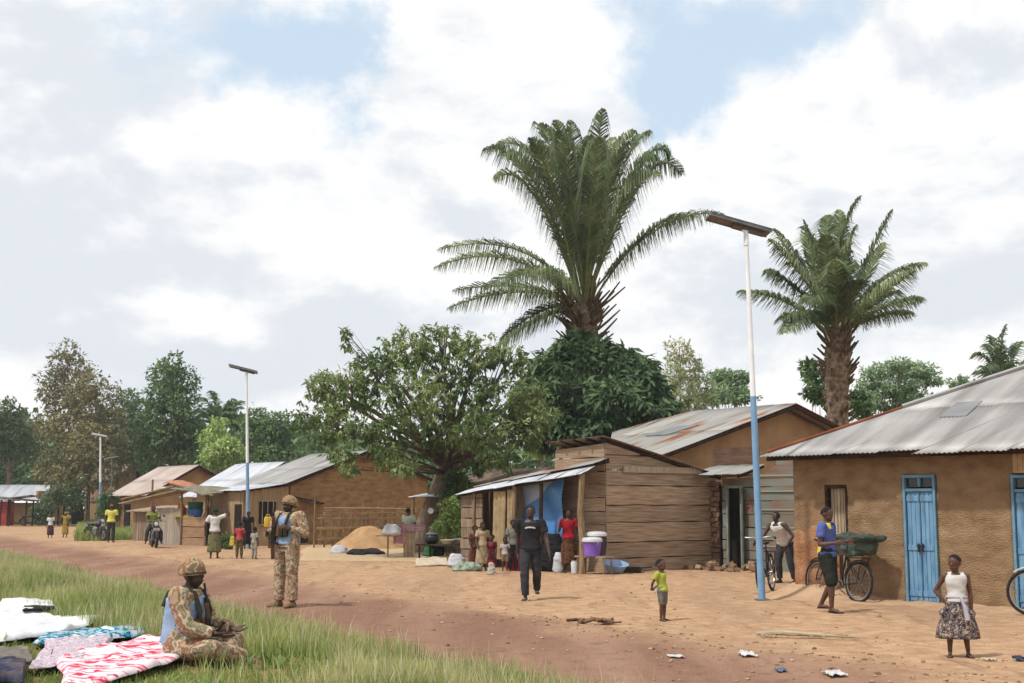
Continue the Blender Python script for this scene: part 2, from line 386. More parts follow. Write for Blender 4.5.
    for kk in ('ra', 'la'):
        sg = -1 if kk == 'ra' else 1
        a, b, c, hdr = J[kk]; m = a.lerp(b, .5); f1 = b.lerp(c, .3)
        limb(mb, [sp(.262)+ax*(sg*.05*h), a], [.036*h, .032*h])
        limb(mb, [a, m, b], [.031*h, .026*h, .021*h]); limb(mb, [b, f1, c], [.021*h, .0225*h, .0145*h])
        ref = vec(sg, pose.get(kk+'p', (1, 0, 0))); pn = (ref-hdr*ref.dot(hdr)).normalized(); wd = hdr.cross(pn)
        if near:
            pc = c+hdr*(.03*h); mb.loft([(c, pn*(.010*h), wd*(.016*h)), (pc, pn*(.010*h), wd*(.025*h)), (c+hdr*(.058*h), pn*(.009*h), wd*(.025*h))], 10)
            crl = pose.get('curl', .5)
            for i, ln in enumerate((.040, .046, .043, .033)):
                p0 = c+hdr*(.054*h)+wd*((i-1.5)*.0125*h); d1 = (hdr+pn*(-crl*.6*1)).normalized(); d2 = (hdr+pn*(-crl*1.6)).normalized()
                p1 = p0+d1*(ln*.55*h); p2 = p1+d2*(ln*.5*h); limb(mb, [p0, p1, p2], [.0056*h, .0052*h, .0045*h], 8)
            tsg = 1 if wd.y < 0 else -1
            p0 = c+hdr*(.018*h)+wd*(tsg*.020*h); p1 = p0+(hdr*.8+wd*tsg*.6-pn*.3).normalized()*(.026*h); p2 = p1+(hdr-pn*.3).normalized()*(.02*h)
            limb(mb, [p0, p1, p2], [.0075*h, .006*h, .005*h], 8)
        else:
            limb(mb, [c, c+hdr*(.035*h), c+hdr*(.055*h)], [.014*h, .019*h, .015*h], 8)
            for i in range(3):
                p0 = c+hdr*(.05*h)+wd*((i-1)*.013*h); limb(mb, [p0, p0+(hdr-pn*.5).normalized()*(.032*h)], [.0065*h, .005*h], 6)
            p0 = c+hdr*(.02*h)+wd*(.016*h); limb(mb, [p0, p0+(hdr+wd*.6).normalized()*(.03*h)], [.0065*h, .005*h], 6)
    for kk in ('rl', 'll'):
        a, b, c, fd = J[kk]
        limb(mb, [a, a.lerp(b, .5), b], [.052*h, .044*h, .032*h]); limb(mb, [b, b.lerp(c, .3), c], [.031*h, .033*h, .019*h])
        mb.ell(c+fd*(-.01*h)-Vector((0, 0, .018*h)), (.021*h, .021*h, .022*h))
        rt = Vector((-fd.y, fd.x, 0)).normalized()
        mb.loft([(c-fd*(.03*h)-Vector((0, 0, .026*h)), rt*(.016*h), Vector((0, 0, .012*h))), (c+fd*(.02*h)-Vector((0, 0, .018*h)), rt*(.021*h), Vector((0, 0, .02*h))),
                 (c+fd*(.08*h)-Vector((0, 0, .029*h)), rt*(.026*h), Vector((0, 0, .010*h))), (c+fd*(.112*h)-Vector((0, 0, .033*h)), rt*(.018*h), Vector((0, 0, .006*h)))], 10)
    fused(mb, vox, sk, 'body', root, 2)
    # eyes and mouth
    if face:
        for sg in (-1, 1):
            e = hc+hax*(sg*hh*.14)+hf*(hh*.365)+hup*(hh*.0)
            MB().ell(e-hf*(hh*.012), (hh*.05, hh*.035, hh*.022), M3, 10, 6).build('eye', eye_m(), root, True)
            MB().ell(e+hf*(hh*.012), (hh*.027, hh*.016, hh*.024), M3, 8, 6).build('pupil', pupil(), root, True)
        MB().ell(hc-hup*(hh*.25)+hf*(hh*.395), (hh*.11, hh*.025, hh*.028), M3, 10, 6).build('mouth', lip(), root, True)
    # hair: a cap over the skull
    if hair_k:
        mh = MB(); rr = []
        k = hair_k
        for i in range(9):
            t = i/8*math.pi*.57; q = max(math.sin(t), .04); z = math.cos(t)
            tilt = hf*(-.055*hh*(1-z))
            rr.append((hc+hup*(hh*(.1+.415*k*z))+tilt, hax*(hh*.362*k*q), hf*(hh*.447*k*q)))
        mh.loft(rr, 18); mh.build('hair', hair(), root, True)
    env = dict(J=J, sp=sp, ax=ax, fw=fw, up=up, hc=hc, hh=hh, hax=hax, hf=hf, hup=hup, h=h, M3=M3, root=root, vox=vox, hip=hip, torso=torso)
    for c in clothes: dress(env, *c)
    return root, env
def dress(E, kind, mat, *a, **k):
    J, sp, ax, fw, up, h, root, vox = [E[q] for q in ('J', 'sp', 'ax', 'fw', 'up', 'h', 'root', 'vox')]
    nm = k.get('name', kind)
    if kind in ('shirt', 'vest_top', 'jacket', 't_shirt'):
        sleeve = k.get('sleeve', .6); low = k.get('low', -.018); e = k.get('e', .010)
        mb = MB(); E['torso'](mb, e+.002, low, k.get('high', .29)); E['torso'](mb, e+.008, low, .06)
        if sleeve <= 0:
            for sg in (-1, 1): mb.tube([sp(.268)+ax*(sg*.02*h), sp(.270)+ax*(sg*.074*h)], [.046*h, .0415*h], 14)
        if sleeve > 0:
            for kk in ('ra', 'la'):
                sg = -1 if kk == 'ra' else 1
                A, B, C, _ = J[kk]
                limb(mb, [sp(.262)+ax*(sg*.05*h), A], [.038*h+e*h*.4, .034*h+e*h*.6])
                r0, r1, r2 = (.033+e)*h, (.026+e)*h, (.018+e)*h
                if sleeve <= 1:
                    mb.tube([A, A.lerp(B, sleeve)], [r0, r0*.98], 14); mb.ell(A, (r0,)*3)
                else:
                    limb(mb, [A, B], [r0, r1]); mb.tube([B, B.lerp(C, (sleeve-1)*.97)], [r1, r2], 14)
        return fused(mb, vox*.9, mat, nm, root, 2, wr=k.get('wr', .011), seed=len(SC.objects))
    if kind in ('trousers', 'shorts'):
        ln = k.get('len', 1.92 if kind == 'trousers' else .98); e = k.get('e', .010); mb = MB(); E['torso'](mb, e*.8, -.05, k.get('high', .075))
        for kk in ('rl', 'll'):
            A, B, C, _ = J[kk]; r0, r1, r2 = (.053+e)*h, (.034+e*1.2)*h, (.022+e*1.5)*h
            if ln <= 1: mb.tube([A, A.lerp(B, ln)], [r0, r1+(r0-r1)*(1-ln)], 14); mb.ell(A, (r0,)*3)
            else:
                limb(mb, [A, A.lerp(B, .5), B], [r0, (.046+e)*h, r1])
                q = (ln-1); mb.tube([B, B.lerp(C, .3*min(1, q/.3)), B.lerp(C, q)], [r1, (.035+e)*h, r2+(.012*h)*(1-q)], 14)
        return fused(mb, vox*.9, mat, nm, root, 2, wr=k.get('wr', .011), seed=len(SC.objects))
    if kind in ('skirt', 'wrap', 'dress'):
        z0 = k.get('top', .09); bot = k.get('bottom', .12); fl = k.get('flare', .10); tiers = k.get('tiers', 0)
        mb = MB(); n = 14; top = sp(z0); kne = (J['rl'][1]+J['ll'][1])/2; ank = (J['rl'][2]+J['ll'][2])/2
        rr = []; 
        for i in range(n+1):
            t = i/n; z = top.z+(bot*h-top.z)*t
            c = Vector((top.x, top.y, z))
            if z < kne.z: f = (kne.z-z)/max(.01, kne.z-ank.z); cc = kne.lerp(ank, min(f, 1))
            else: f = (top.z-z)/max(.01, top.z-kne.z); cc = top.lerp(kne, f)
            c.x = cc.x; c.y = cc.y*.7
            q = .083+(fl-.083)*min(1, t*1.25)
            if tiers: q += .022*((min(t, .999)*tiers) % 1)
            if t < .22: q = max(q, .083+.018*math.sin(t/.22*math.pi/2))
            spread = abs(J['rl'][1].x-J['ll'][1].x)*.25 if t > .3 else 0
            rr.append((c, Vector((q*h+spread, 0, 0)), Vector((0, -(q*.72*h+abs(J['rl'][2].y-J['ll'][2].y)*.28*t), 0))))
        v = []; f = []; m = 40
        for i, (c, A, B) in enumerate(rr):
            for j in range(m):
                th = 2*math.pi*j/m; w = 1+.07*(i/n)*math.sin(th*7+i*.15)+.03*math.sin(th*13)*(i/n)
                v.append(c+A*math.cos(th)*w+B*math.sin(th)*w)
        for i in range(n):
            for j in range(m):
                p = i*m+j; q2 = i*m+(j+1) % m; f.append((p, q2, q2+m, p+m))
        f.append(tuple(range(m-1, -1, -1)))
        mb.add(v, f); o = mb.build(nm, mat, root, True)
        sd = o.modifiers.new('s', 'SOLIDIFY'); sd.thickness = .004; return o
    if kind == 'shoes' or kind == 'boots' or kind == 'sandals':
        for kk in ('rl', 'll'):
            B, C, fd = J[kk][1], J[kk][2], J[kk][3]; mb = MB(); rt = Vector((-fd.y, fd.x, 0)).normalized(); Z = Vector((0, 0, 1))
            if kind == 'sandals':
                mb.loft([(C-fd*(.036*h)-Z*(.037*h), rt*(.02*h), Z*(.004*h)), (C+fd*(.05*h)-Z*(.037*h), rt*(.027*h), Z*(.004*h)), (C+fd*(.12*h)-Z*(.037*h), rt*(.021*h), Z*(.004*h))], 10)
                mb.tube([C+fd*(.06*h)-rt*(.028*h)-Z*(.034*h), C+fd*(.06*h)-Z*(.010*h), C+fd*(.06*h)+rt*(.028*h)-Z*(.034*h)], .005*h, 6)
                mb.build('sandal', mat, root, True)
            else:
                if kind == 'boots': mb.tube([C+(B-C).normalized()*(.07*h), C], [.03*h, .026*h], 12)
                mb.ell(C-fd*(.008*h)-Z*(.012*h), (.027*h, .03*h, .028*h))
                mb.loft([(C-fd*(.038*h)-Z*(.024*h), rt*(.02*h), Z*(.016*h)), (C+fd*(.03*h)-Z*(.016*h), rt*(.026*h), Z*(.024*h)), (C+fd*(.09*h)-Z*(.024*h), rt*(.029*h), Z*(.016*h)), (C+fd*(.122*h)-Z*(.03*h), rt*(.02*h), Z*(.010*h))], 10)
                fused(mb, vox, mat, 'boot' if kind == 'boots' else 'shoe', root, 1)
        return
    hc, hh, hax, hf, hup, M3 = [E[q] for q in ('hc', 'hh', 'hax', 'hf', 'hup', 'M3')]
    if kind in ('cap', 'helmet', 'headscarf'):
        mh = MB(); rr = []; K = dict(cap=(1.04, .5, 0), helmet=(k.get('big', 1.24), .575, .13), headscarf=(1.15, .62, 0))[kind]
        for i in range(12):
            t = i/11*math.pi*K[1]; q = max(math.sin(t), .04); z = math.cos(t)
            fl = 1+(.015 if kind == 'helmet' and i > 9 else 0)*(i-9)
            rr.append((hc+hup*(hh*(.1+.42*K[0]*z))-hf*(.03*hh+(.04*hh*(1-max(z, 0)) if kind != 'cap' else 0)), hax*(hh*.375*K[0]*q*fl), hf*(hh*.44*K[0]*q*fl)))
        mh.loft(rr, 20)
        if kind == 'cap': mh.loft([(hc+hup*(hh*.16)+hf*(hh*.3), hax*(hh*.28), hup*(hh*.02)), (hc+hup*(hh*.12)+hf*(hh*.62), hax*(hh*.2), hup*(hh*.015))], 12)
        o = mh.build(nm, mat, root, True)
        if kind == 'helmet':
            zz = hup*(hh*(.1+.42*K[0]*math.cos(math.pi*.54))); MB().loft([(hc+zz-hf*(.05*hh)-hup*.004, hax*(hh*.382*K[0]), hf*(hh*.447*K[0])), (hc+zz-hf*(.05*hh)+hup*(.05*hh), hax*(hh*.380*K[0]), hf*(hh*.445*K[0]))], 20).build('helmet_band', MATS['webbing_band'] if 'webbing_band' in MATS else cloth('webbing_band', s(70, 66, 50), s(96, 90, 70)), root, True)
            MB().tube([hc+hax*(hh*.40)+hup*(hh*.0), hc+hax*(hh*.3)-hup*(hh*.3)+hf*(hh*.1), hc-hup*(hh*.52)+hf*(hh*.12), hc-hax*(hh*.3)-hup*(hh*.3)+hf*(hh*.1), hc-hax*(hh*.40)], hh*.035, 6).build('chin_strap', MATS['black_metal'], root, True)
        return o
# ------------------------------------------------------------------ vegetation
def nrm(a): return a/np.maximum(np.linalg.norm(a, axis=-1, keepdims=True), 1e-9)
def leaves_np(C, D, Nn, ln, wd):
    """diamond leaves: base C, direction D, normal Nn, length, width (arrays)"""
    n = len(C); S = nrm(np.cross(D, Nn)); ln = ln[:, None]; wd = wd[:, None]
    up = nrm(np.cross(S, D))
    V = np.stack([C, C+D*ln*.45+S*wd*.5+up*ln*.04, C+D*ln-up*ln*.06, C+D*ln*.45-S*wd*.5+up*ln*.04], 1).reshape(-1, 3)
    return V, np.arange(n*4).reshape(-1, 4)
def rnd_dir(n, r=rng): return nrm(r.normal(size=(n, 3)))
def crown_mesh(blobs, n, ln, wd, seed=0, droop=.4, rosette=1, shell=.55, flat=1.0):
    r = np.random.default_rng(seed); B = np.array([b[:3] for b in blobs], float); Rr = np.array([b[3] for b in blobs], float)
    Fz = np.array([b[4] if len(b) > 4 else .8 for b in blobs])
    w = Rr**2; pick = r.choice(len(B), n, p=w/w.sum())
    d = rnd_dir(n, r); rad = Rr[pick]*(shell+(1-shell)*r.random(n)**.6)*(1+.22*r.normal(size=n)*(r.random(n) < .3))
    # clump the twigs so that gaps open between them
    q = vnoise(d[:, 0]*3+B[pick, 0]*3, d[:, 2]*3+d[:, 1]*2+B[pick, 2]); rad = rad*(.62+.7*q)
    C = B[pick]+d*rad[:, None]*np.stack([np.ones(n), np.ones(n), Fz[pick]], 1)
    if rosette > 1:
        C = np.repeat(C, rosette, 0)+r.normal(size=(n*rosette, 3))*ln*.12; d = np.repeat(d, rosette, 0); m = n*rosette
        dr = nrm(d*.5+rnd_dir(m, r)*.9+np.array([0, 0, -droop]))
    else:
        m = n; dr = nrm(d*.5+rnd_dir(m, r)+np.array([0, 0, -droop]))
    nn = nrm(np.array([0, 0, 1.])+d*.5+.6*r.normal(size=(m, 3)))
    return leaves_np(C, dr, nn, ln*r.uniform(.6, 1.3, m), wd*r.uniform(.7, 1.2, m))
def bark(): return M('bark', [s(92, 76, 62), s(132, 112, 94), s(160, 142, 122)], scale=5, stretch=(3, 3, .7), rough=.95, bump=.8, bscale=10, dist=.03, spec=.1)
def limbs(mb, base, blobs, r0, fork_h, seed=0, lean=(0, 0)):
    r = random.Random(seed); b = Vector(base); fk = b+Vector((lean[0], lean[1], fork_h))
    pts = [b-Vector((0, 0, .3)), b+Vector((0, 0, .05)), b.lerp(fk, .5)+Vector((r.uniform(-.1, .1)*r0*3, 0, 0)), fk]
    mb.tube(pts, [r0*1.35, r0*1.15, r0*.92, r0*.8], 14)
    for bl in blobs:
        e = Vector(bl[:3]); st = b.lerp(fk, r.uniform(.8, 1)); mid = st.lerp(e, .5)+Vector((r.uniform(-.2, .2), r.uniform(-.2, .2), r.uniform(-.05, .12)))*bl[3]
        q = min(.45, .2+.2*bl[3]/3)*r0*min(1, bl[3]/.7)
        mb.tube([st, mid, e], [q*1.2, q*.8, q*.35], 8)
        for _ in range(4):
            dd = Vector((r.gauss(0, 1), r.gauss(0, 1), r.gauss(.3, .7))).normalized(); s0 = mid.lerp(e, r.uniform(.1, .9)); e2 = e+dd*bl[3]*.8
            mb.tube([s0, s0.lerp(e2, .5)+Vector((0, 0, .1*bl[3])), e2], [q*.4, q*.25, q*.1], 5)
def tree(name, label, base, blobs, n, ln, wd, mat, r0=.2, fork=2, group=None, seed=0, droop=.4, rosette=1, shell=.55, lean=(0, 0), cat='tree', trunk_mat=None):
    """blobs are world-space (x,y,z,r[,flatness])"""
    base = Vector(base); t = thing(name, label, cat, base, 0, group)
    bl = [(b[0]-base.x, b[1]-base.y, b[2]-base.z, *b[3:]) for b in blobs]
    mb = MB(); limbs(mb, (0, 0, 0), bl, r0, fork, seed, lean); mb.build('trunk', trunk_mat or bark(), t, True)
    V, Q = crown_mesh(bl, n, ln, wd, seed+1, droop, rosette, shell)
    link('crown', np_mesh('crown', V, Q), mat, t)
    return t
def frond(S, C, T, L0, dens, r, hang=.5, lw=.05, plane=None):
    """pinnate frond along a bezier; returns leaflets and the rib's points"""
    n = int(dens); t = np.linspace(.16, 1, n)[:, None]
    S, C, T = [np.array(p, float) for p in (S, C, T)]
    Pp = (1-t)**2*S+2*t*(1-t)*C+t*t*T; D = nrm(2*(1-t)*(C-S)+2*t*(T-C))
    upv = np.array([0, 0, 1.]); side = nrm(np.cross(D, upv)+1e-6); side = nrm(side); nu = nrm(np.cross(side, D))
    Vs = []; o = 0
    for sg in (-1, 1):
        ll = L0*np.clip(np.sin(np.clip(t*.93+.07, 0, 1)*math.pi)**.5, .15, 1)*(.85+.3*r.random((n, 1)))
        up0 = nu*(.25+.5*r.random((n, 1)))*1
        d0 = nrm(side*sg*(.8+.3*r.random((n, 1)))+D*.75+up0*.5+r.normal(size=(n, 3))*.08)
        mid = Pp+d0*ll*.45; d1 = nrm(d0*(1-hang)+np.array([0, 0, -1.])*hang*(.8+.5*r.random((n, 1)))+D*.1)
        tip = mid+d1*ll*.62; w = nrm(np.cross(d0, nu+.5*r.normal(size=(n, 3))))*lw
        V = np.stack([Pp-w*.4, Pp+w*.4, mid+w*.5, mid-w*.5, tip+w*.08, tip-w*.08], 1); Vs.append(V.reshape(-1, 3))
    V = np.concatenate(Vs); m = len(V)//6; b = np.arange(m)[:, None]*6
    Q = np.concatenate([b+np.array([[0, 1, 2, 3]]), b+np.array([[3, 2, 4, 5]])])
    tt = np.linspace(0, 1, 10)[:, None]; rib = (1-tt)**2*S+2*tt*(1-tt)*C+tt*tt*T
    return V, Q, rib
def palm(name, label, base, crown, fr, trunk_r, L0, mat, seed=0, dens=70, hang=.5, lw=.05, group=None, stubs=26, stub_len=.6, stub_low=1.5):
    """fr: list of (ctrl, tip) world points"""
    base = Vector(base); t = thing(name, label, 'palm tree', base, 0, group); r = np.random.default_rng(seed); rr = random.Random(seed)
    cz = Vector(crown)-base; mb = MB(); k = 26; pts = []; rad = []
    for i in range(k+1):
        f = i/k; pts.append(Vector((cz.x*f+.05*math.sin(f*7), cz.y*f, cz.z*f-.2*(1-f)))); rad.append(trunk_r*(1+.15*(f > .75))*(1+.10*(i % 2)))
    mb.tube(pts, rad, 16)
    mb.build('trunk', M('palm_trunk', [s(96, 80, 68, 1.2), s(136, 114, 96, 1.2), s(168, 146, 122, 1.2)], scale=7, rough=.95, bump=.9, bscale=9, dist=.05, spec=.1), t, True)
    sb = MB()
    for i in range(stubs*4):
        f = rr.random(); a = rr.uniform(0, 2*math.pi); z = cz.z-stub_low*(1-f**.8)*1.6; pr = trunk_r*.95
        p = Vector((cz.x*z/cz.z+math.cos(a)*pr, cz.y*z/cz.z+math.sin(a)*pr, z)); o = Vector((math.cos(a)*.9, math.sin(a)*.9, .45+.9*f*rr.random())).normalized(); l = stub_len*(.2+.8*f*rr.random()**1.5)
        sb.tube([p-o*.35, p+o*l*.5, p+o*l+Vector((0, 0, .05))], [.07, .05, .03], 5)
    sb.build('leaf_bases', M('leaf_base', [s(86, 70, 50), s(134, 112, 80)], scale=5, rough=.95, spec=.1, island=.25), t)
    Vs, Qs, o = [], [], 0; rb = MB()
    for (c, tp) in fr:
        c = np.array(Vector(c)-base); tp = np.array(Vector(tp)-base); S = np.array(cz)+r.normal(size=3)*.1+np.array([0, 0, -.2]); k_l = r.uniform(.90, 1.02); tp = S+(tp-S)*k_l+r.normal(size=3)*.18; c = S+(c-S)*k_l+r.normal(size=3)*.15
        S[2] += 0; V, Q, rib = frond(S, c, tp, L0, dens, r, hang, lw); Vs.append(V); Qs.append(Q+o); o += len(V)
        rb.tube([Vector(p) for p in rib], list(np.linspace(.055, .008, len(rib))), 5)
    link('fronds', np_mesh('fronds', np.concatenate(Vs), np.concatenate(Qs)), mat, t)
    rb.build('frond_ribs', M('frond_rib', [s(120, 128, 70), s(150, 150, 92)], scale=5, rough=.6), t, True)
    return t
def px_frond(crown, c, tp, dc=0, dt=0):
    """control and tip as seen from the survey point, dc/dt = metres behind (+) or before (-) the trunk"""
    Y = crown[1]; return (P(c[0], c[1], Y+dc), P(tp[0], tp[1], Y+dt))
def blades(n, region, hgt, wid, seed, mat, name, label, tone=1, bend=.35, keep=None, patch=.5):
    r = np.random.default_rng(seed); x, y = region(r, n)
    if keep is not None: k = keep(x, y, r); x = x[k]; y = y[k]
    n = len(x); z = H(x, y)-.01; B = np.stack([x, y, z], 1)
    pn = vnoise(x*.7, y*.5+7); h = hgt*(.45+.9*r.random(n))*(1-patch+2*patch*pn)
    a = r.uniform(0, 2*math.pi, n); lean = np.stack([np.cos(a), np.sin(a), np.zeros(n)], 1)*(h*bend*r.random(n))[:, None]
    b = r.uniform(0, math.pi, n); w = np.stack([np.cos(b), np.sin(b), np.zeros(n)], 1)*(wid*(.6+.8*r.random(n)))[:, None]
    Z = np.zeros((n, 3)); Z[:, 2] = 1; m = B+lean*.35+Z*(h*.55)[:, None]; tp = B+lean*1.3+Z*(h*(1-.12*r.random(n)))[:, None]
    V = np.stack([B-w, B+w, m+w*.8, m-w*.8, tp], 1).reshape(-1, 3); i = np.arange(n)[:, None]*5
    o = link(name, np_mesh(name, V, i+np.array([[0, 1, 2, 3]]), i+np.array([[3, 2, 4]])), mat)
    return tag(o, label, 'grass', kind='stuff')
# ------------------------------------------------------------------ ground
xs = np.unique(np.concatenate([np.linspace(-420, -60, 24), np.linspace(-60, -26, 40), np.linspace(-26, 22, 241), np.linspace(22, 60, 40), np.linspace(60, 420, 24)]))
ys = np.unique(np.concatenate([np.linspace(-60, 7, 20), np.linspace(7, 62, 276), np.linspace(62, 200, 60), np.linspace(200, 520, 14)]))
A_, B_ = np.meshgrid(xs, ys, indexing='ij'); Zg = H(A_, B_)
V = np.stack([A_, B_, Zg], -1).reshape(-1, 3); nx, ny = len(xs), len(ys); ii, jj = np.meshgrid(np.arange(nx-1), np.arange(ny-1), indexing='ij'); a = (ii*ny+jj).ravel()
QG = np.stack([a, a+ny, a+ny+1, a+1], 1); cxy = V[a]; isroad = (edge_d(cxy[:, 0], cxy[:, 1]) > 0) & (cxy[:, 0]*.77+cxy[:, 1]*.64 < 25.3) & (cxy[:, 1] < 112) & (cxy[:, 1] > -20)
gm = bpy.data.materials.new('earth_ground'); gm.use_nodes = True; nt = gm.node_tree; N = nt.nodes; Lk = nt.links; bs = N['Principled BSDF']
bs.inputs['Roughness'].default_value = .95; bs.inputs['Specular IOR Level'].default_value = .08
geo = N.new('ShaderNodeNewGeometry'); sep = N.new('ShaderNodeSeparateXYZ'); Lk.new(geo.outputs['Position'], sep.inputs[0])
def mth(op, a, b=None, c=None):
    n = N.new('ShaderNodeMath'); n.operation = op
    for i, v in enumerate((a, b, c)):
        if v is None: continue
        if isinstance(v, (int, float)): n.inputs[i].default_value = v
        else: Lk.new(v, n.inputs[i])
    return n.outputs[0]
def nz(scale, detail=6, st=(1, 1, 1), rot=0, rough=.55):
    mp = N.new('ShaderNodeMapping'); mp.inputs['Scale'].default_value = st; mp.inputs['Rotation'].default_value = (0, 0, rot); Lk.new(geo.outputs['Position'], mp.inputs['Vector'])
    t = N.new('ShaderNodeTexNoise'); t.inputs['Scale'].default_value = scale; t.inputs['Detail'].default_value = detail; t.inputs['Roughness'].default_value = rough; Lk.new(mp.outputs[0], t.inputs['Vector']); return t.outputs['Fac']
def rmp(v, a, b):
    m = N.new('ShaderNodeMapRange'); m.interpolation_type = 'SMOOTHSTEP'; m.inputs['From Min'].default_value = a; m.inputs['From Max'].default_value = b; Lk.new(v, m.inputs['Value']); return m.outputs[0]
def mixc(f, a, b):
    m = N.new('ShaderNodeMix'); m.data_type = 'RGBA'
    if isinstance(f, float): m.inputs['Factor'].default_value = f
    else: Lk.new(f, m.inputs['Factor'])
    for k, v in (('A', a), ('B', b)):
        if isinstance(v, tuple): m.inputs[k].default_value = (*v, 1)
        else: Lk.new(v, m.inputs[k])
    return m.outputs['Result']
d_ = mth('ADD', mth('MULTIPLY', mth('SUBTRACT', sep.outputs[0], E0[0]), EN[0]), mth('MULTIPLY', mth('SUBTRACT', sep.outputs[1], E0[1]), EN[1]))
n1 = nz(.45, 5); n2 = nz(3.5, 8); n3 = nz(22, 4); ns = nz(.8, 6, (1, .12, 1), R(28.5)); nf = nz(7, 8, (1, 1, 1), 0, .7)
d_ = mth('ADD', d_, mth('MULTIPLY', mth('SUBTRACT', n1, .5), 2.4))
red = mixc(rmp(ns, .38, .62), s(148, 112, 92, 1.4), s(172, 136, 114, 1.4)); red = mixc(mth('MULTIPLY', rmp(n2, .5, .7), .6), red, s(130, 98, 80, 1.4))
tan = mixc(rmp(n2, .35, .65), s(184, 146, 112, 1.35), s(208, 172, 136, 1.35)); tan = mixc(mth('MULTIPLY', rmp(ns, .45, .7), .55), tan, s(168, 134, 108, 1.4))
tan = mixc(mth('MULTIPLY', rmp(nz(1.1, 5), .52, .68), .5), tan, s(178, 146, 118, 1.4))
road = mixc(rmp(d_, 2.6, 4.4), red, tan)
road = mixc(mth('MULTIPLY', rmp(n3, .56, .72), .4), road, s(120, 84, 62))
road = mixc(mth('MULTIPLY', rmp(nf, .58, .7), .4), road, s(218, 186, 152))
road = mixc(mth('MULTIPLY', rmp(nz(60, 3), .56, .66), .5), road, s(118, 90, 72))
road = mixc(mth('MULTIPLY', rmp(nz(2.2, 7, (1, .16, 1), R(31), .65), .55, .66), .5), road, s(146, 112, 90))
soil = mixc(rmp(n2, .4, .6), s(104, 112, 58), s(150, 128, 86))
c1 = mixc(rmp(mth('ADD', d_, mth('MULTIPLY', mth('SUBTRACT', n2, .5), 1.2)), -.6, .2), soil, road)
far = mixc(rmp(n1, .4, .6), s(96, 106, 54), s(134, 126, 70))
# beyond the houses the ground is scrub
d2 = mth('ADD', mth('MULTIPLY', sep.outputs[0], .77), mth('MULTIPLY', sep.outputs[1], .64)); d2 = mth('ADD', d2, mth('MULTIPLY', mth('SUBTRACT', n1, .5), 3))
c1 = mixc(rmp(d2, 39.5, 41), c1, far); c1 = mixc(rmp(sep.outputs[1], 100, 118), c1, far)
Lk.new(c1, bs.inputs['Base Color'])
bp = N.new('ShaderNodeBump'); bp.inputs['Strength'].default_value = .8; bp.inputs['Distance'].default_value = .06
Lk.new(mth('ADD', mth('ADD', n2, mth('MULTIPLY', n3, .45)), mth('MULTIPLY', ns, .8)), bp.inputs['Height']); Lk.new(bp.outputs[0], bs.inputs['Normal'])
tag(link('ground', np_mesh('ground', V, QG[~isroad]), gm, smooth=True), kind='structure')
tag(link('dirt_road', np_mesh('dirt_road', V, QG[isroad]), gm, smooth=True), kind='structure')

# grass on the bank
gcols = [s(126, 146, 74, 1.15), s(158, 170, 98, 1.15), s(192, 192, 124, 1.15)]
g_green = leafmat('grass_blade', gcols, .3, .3); g_straw = leafmat('grass_straw', [s(204, 188, 146, 1.1), s(222, 208, 172, 1.1)], .35, .2)
g_dark = leafmat('grass_low', [s(118, 140, 66, 1.1), s(152, 168, 92, 1.1)], .35, .3)
def bank(r, n):
    y = 9.6+50*r.random(n)**1.7; u = r.random(n)**.8; e = E0[0]-.543*(y-E0[1])+.35; l = -.42*y-.6; l = np.minimum(l, e-.3)
    return e+(l-e)*u, y
def in_cloths(x, y):          # where the cloths lie and the soldier sits the grass is trodden flat
    return (x < np.interp(y, [9, 11.0, 12.6, 13.4, 14.6, 16.5, 18.6, 19], [-2.35, -2.62, -2.85, -3.7, -4.5, -5.9, -7.2, -20]))
def keep_bank(x, y, r):
    d = edge_d(x, y); k = d < .35*r.random(len(x))
    trod = (x < -1.55-.0*y) & (y < 12.3+.4*vnoise(x*2, y*2))
    return k & ~(in_cloths(x, y)) & ~(trod & (r.random(len(x)) < .93))
def keep_soft(x, y, r): return keep_bank(x, y, r) & (r.random(len(x)) < .35+.65*vnoise(x*.8, y*.5))
blades(165000, bank, .22, .0045, 1, g_green, 'grass', 'tall yellow green grass growing along the near verge of the road', keep=keep_bank, patch=.3)
blades(42000, bank, .32, .0030, 2, g_straw, 'straw_grass', 'dry straw coloured grass stalks standing in the verge', keep=lambda x, y, r: keep_soft(x, y, r) & (vnoise(x*.5+3, y*.4) > .25), patch=.3, bend=.3)
blades(80000, bank, .055, .006, 3, g_dark, 'short_grass', 'short dark green grass under the taller blades', keep=lambda x, y, r: edge_d(x, y) < .15, patch=.4, bend=.8)
g_weed = leafmat('weed_leaf', [s(84, 116, 52, 1.1), s(116, 146, 74, 1.1), s(150, 166, 96, 1.1)], .3, .4)
blades(11000, bank, .13, .016, 9, g_weed, 'verge_weeds', 'broad leaved weeds in clumps among the verge grass', keep=lambda x, y, r: (edge_d(x, y) < .3) & (vnoise(x*1.7, y*1.7+3) > .62) & (~in_cloths(x, y) | (r.random(len(x)) < .35)), bend=1.0)
def grd_(px, Y): q = P(px, 505, Y); return Vector((q.x, q.y, 0))
def strip(p, q, w):
    p = np.array(p[:2]); q = np.array(q[:2])
    def f(r, n):
        t = r.random(n)[:, None]; nn = (q-p)/np.linalg.norm(q-p); o = np.array([-nn[1], nn[0]]); X = p+(q-p)*t+o*(w*(r.random(n)-.5))[:, None]; return X[:, 0], X[:, 1]
    return f
blades(26000, strip(grd_(116, 62), grd_(103, 104), 3.6), .34, .02, 4, g_green, 'roadside_grass', 'pale green grass on the far side of the road by the parked motorcycles', keep=lambda x, y, r: vnoise(x*.5, y*.5) > .25)
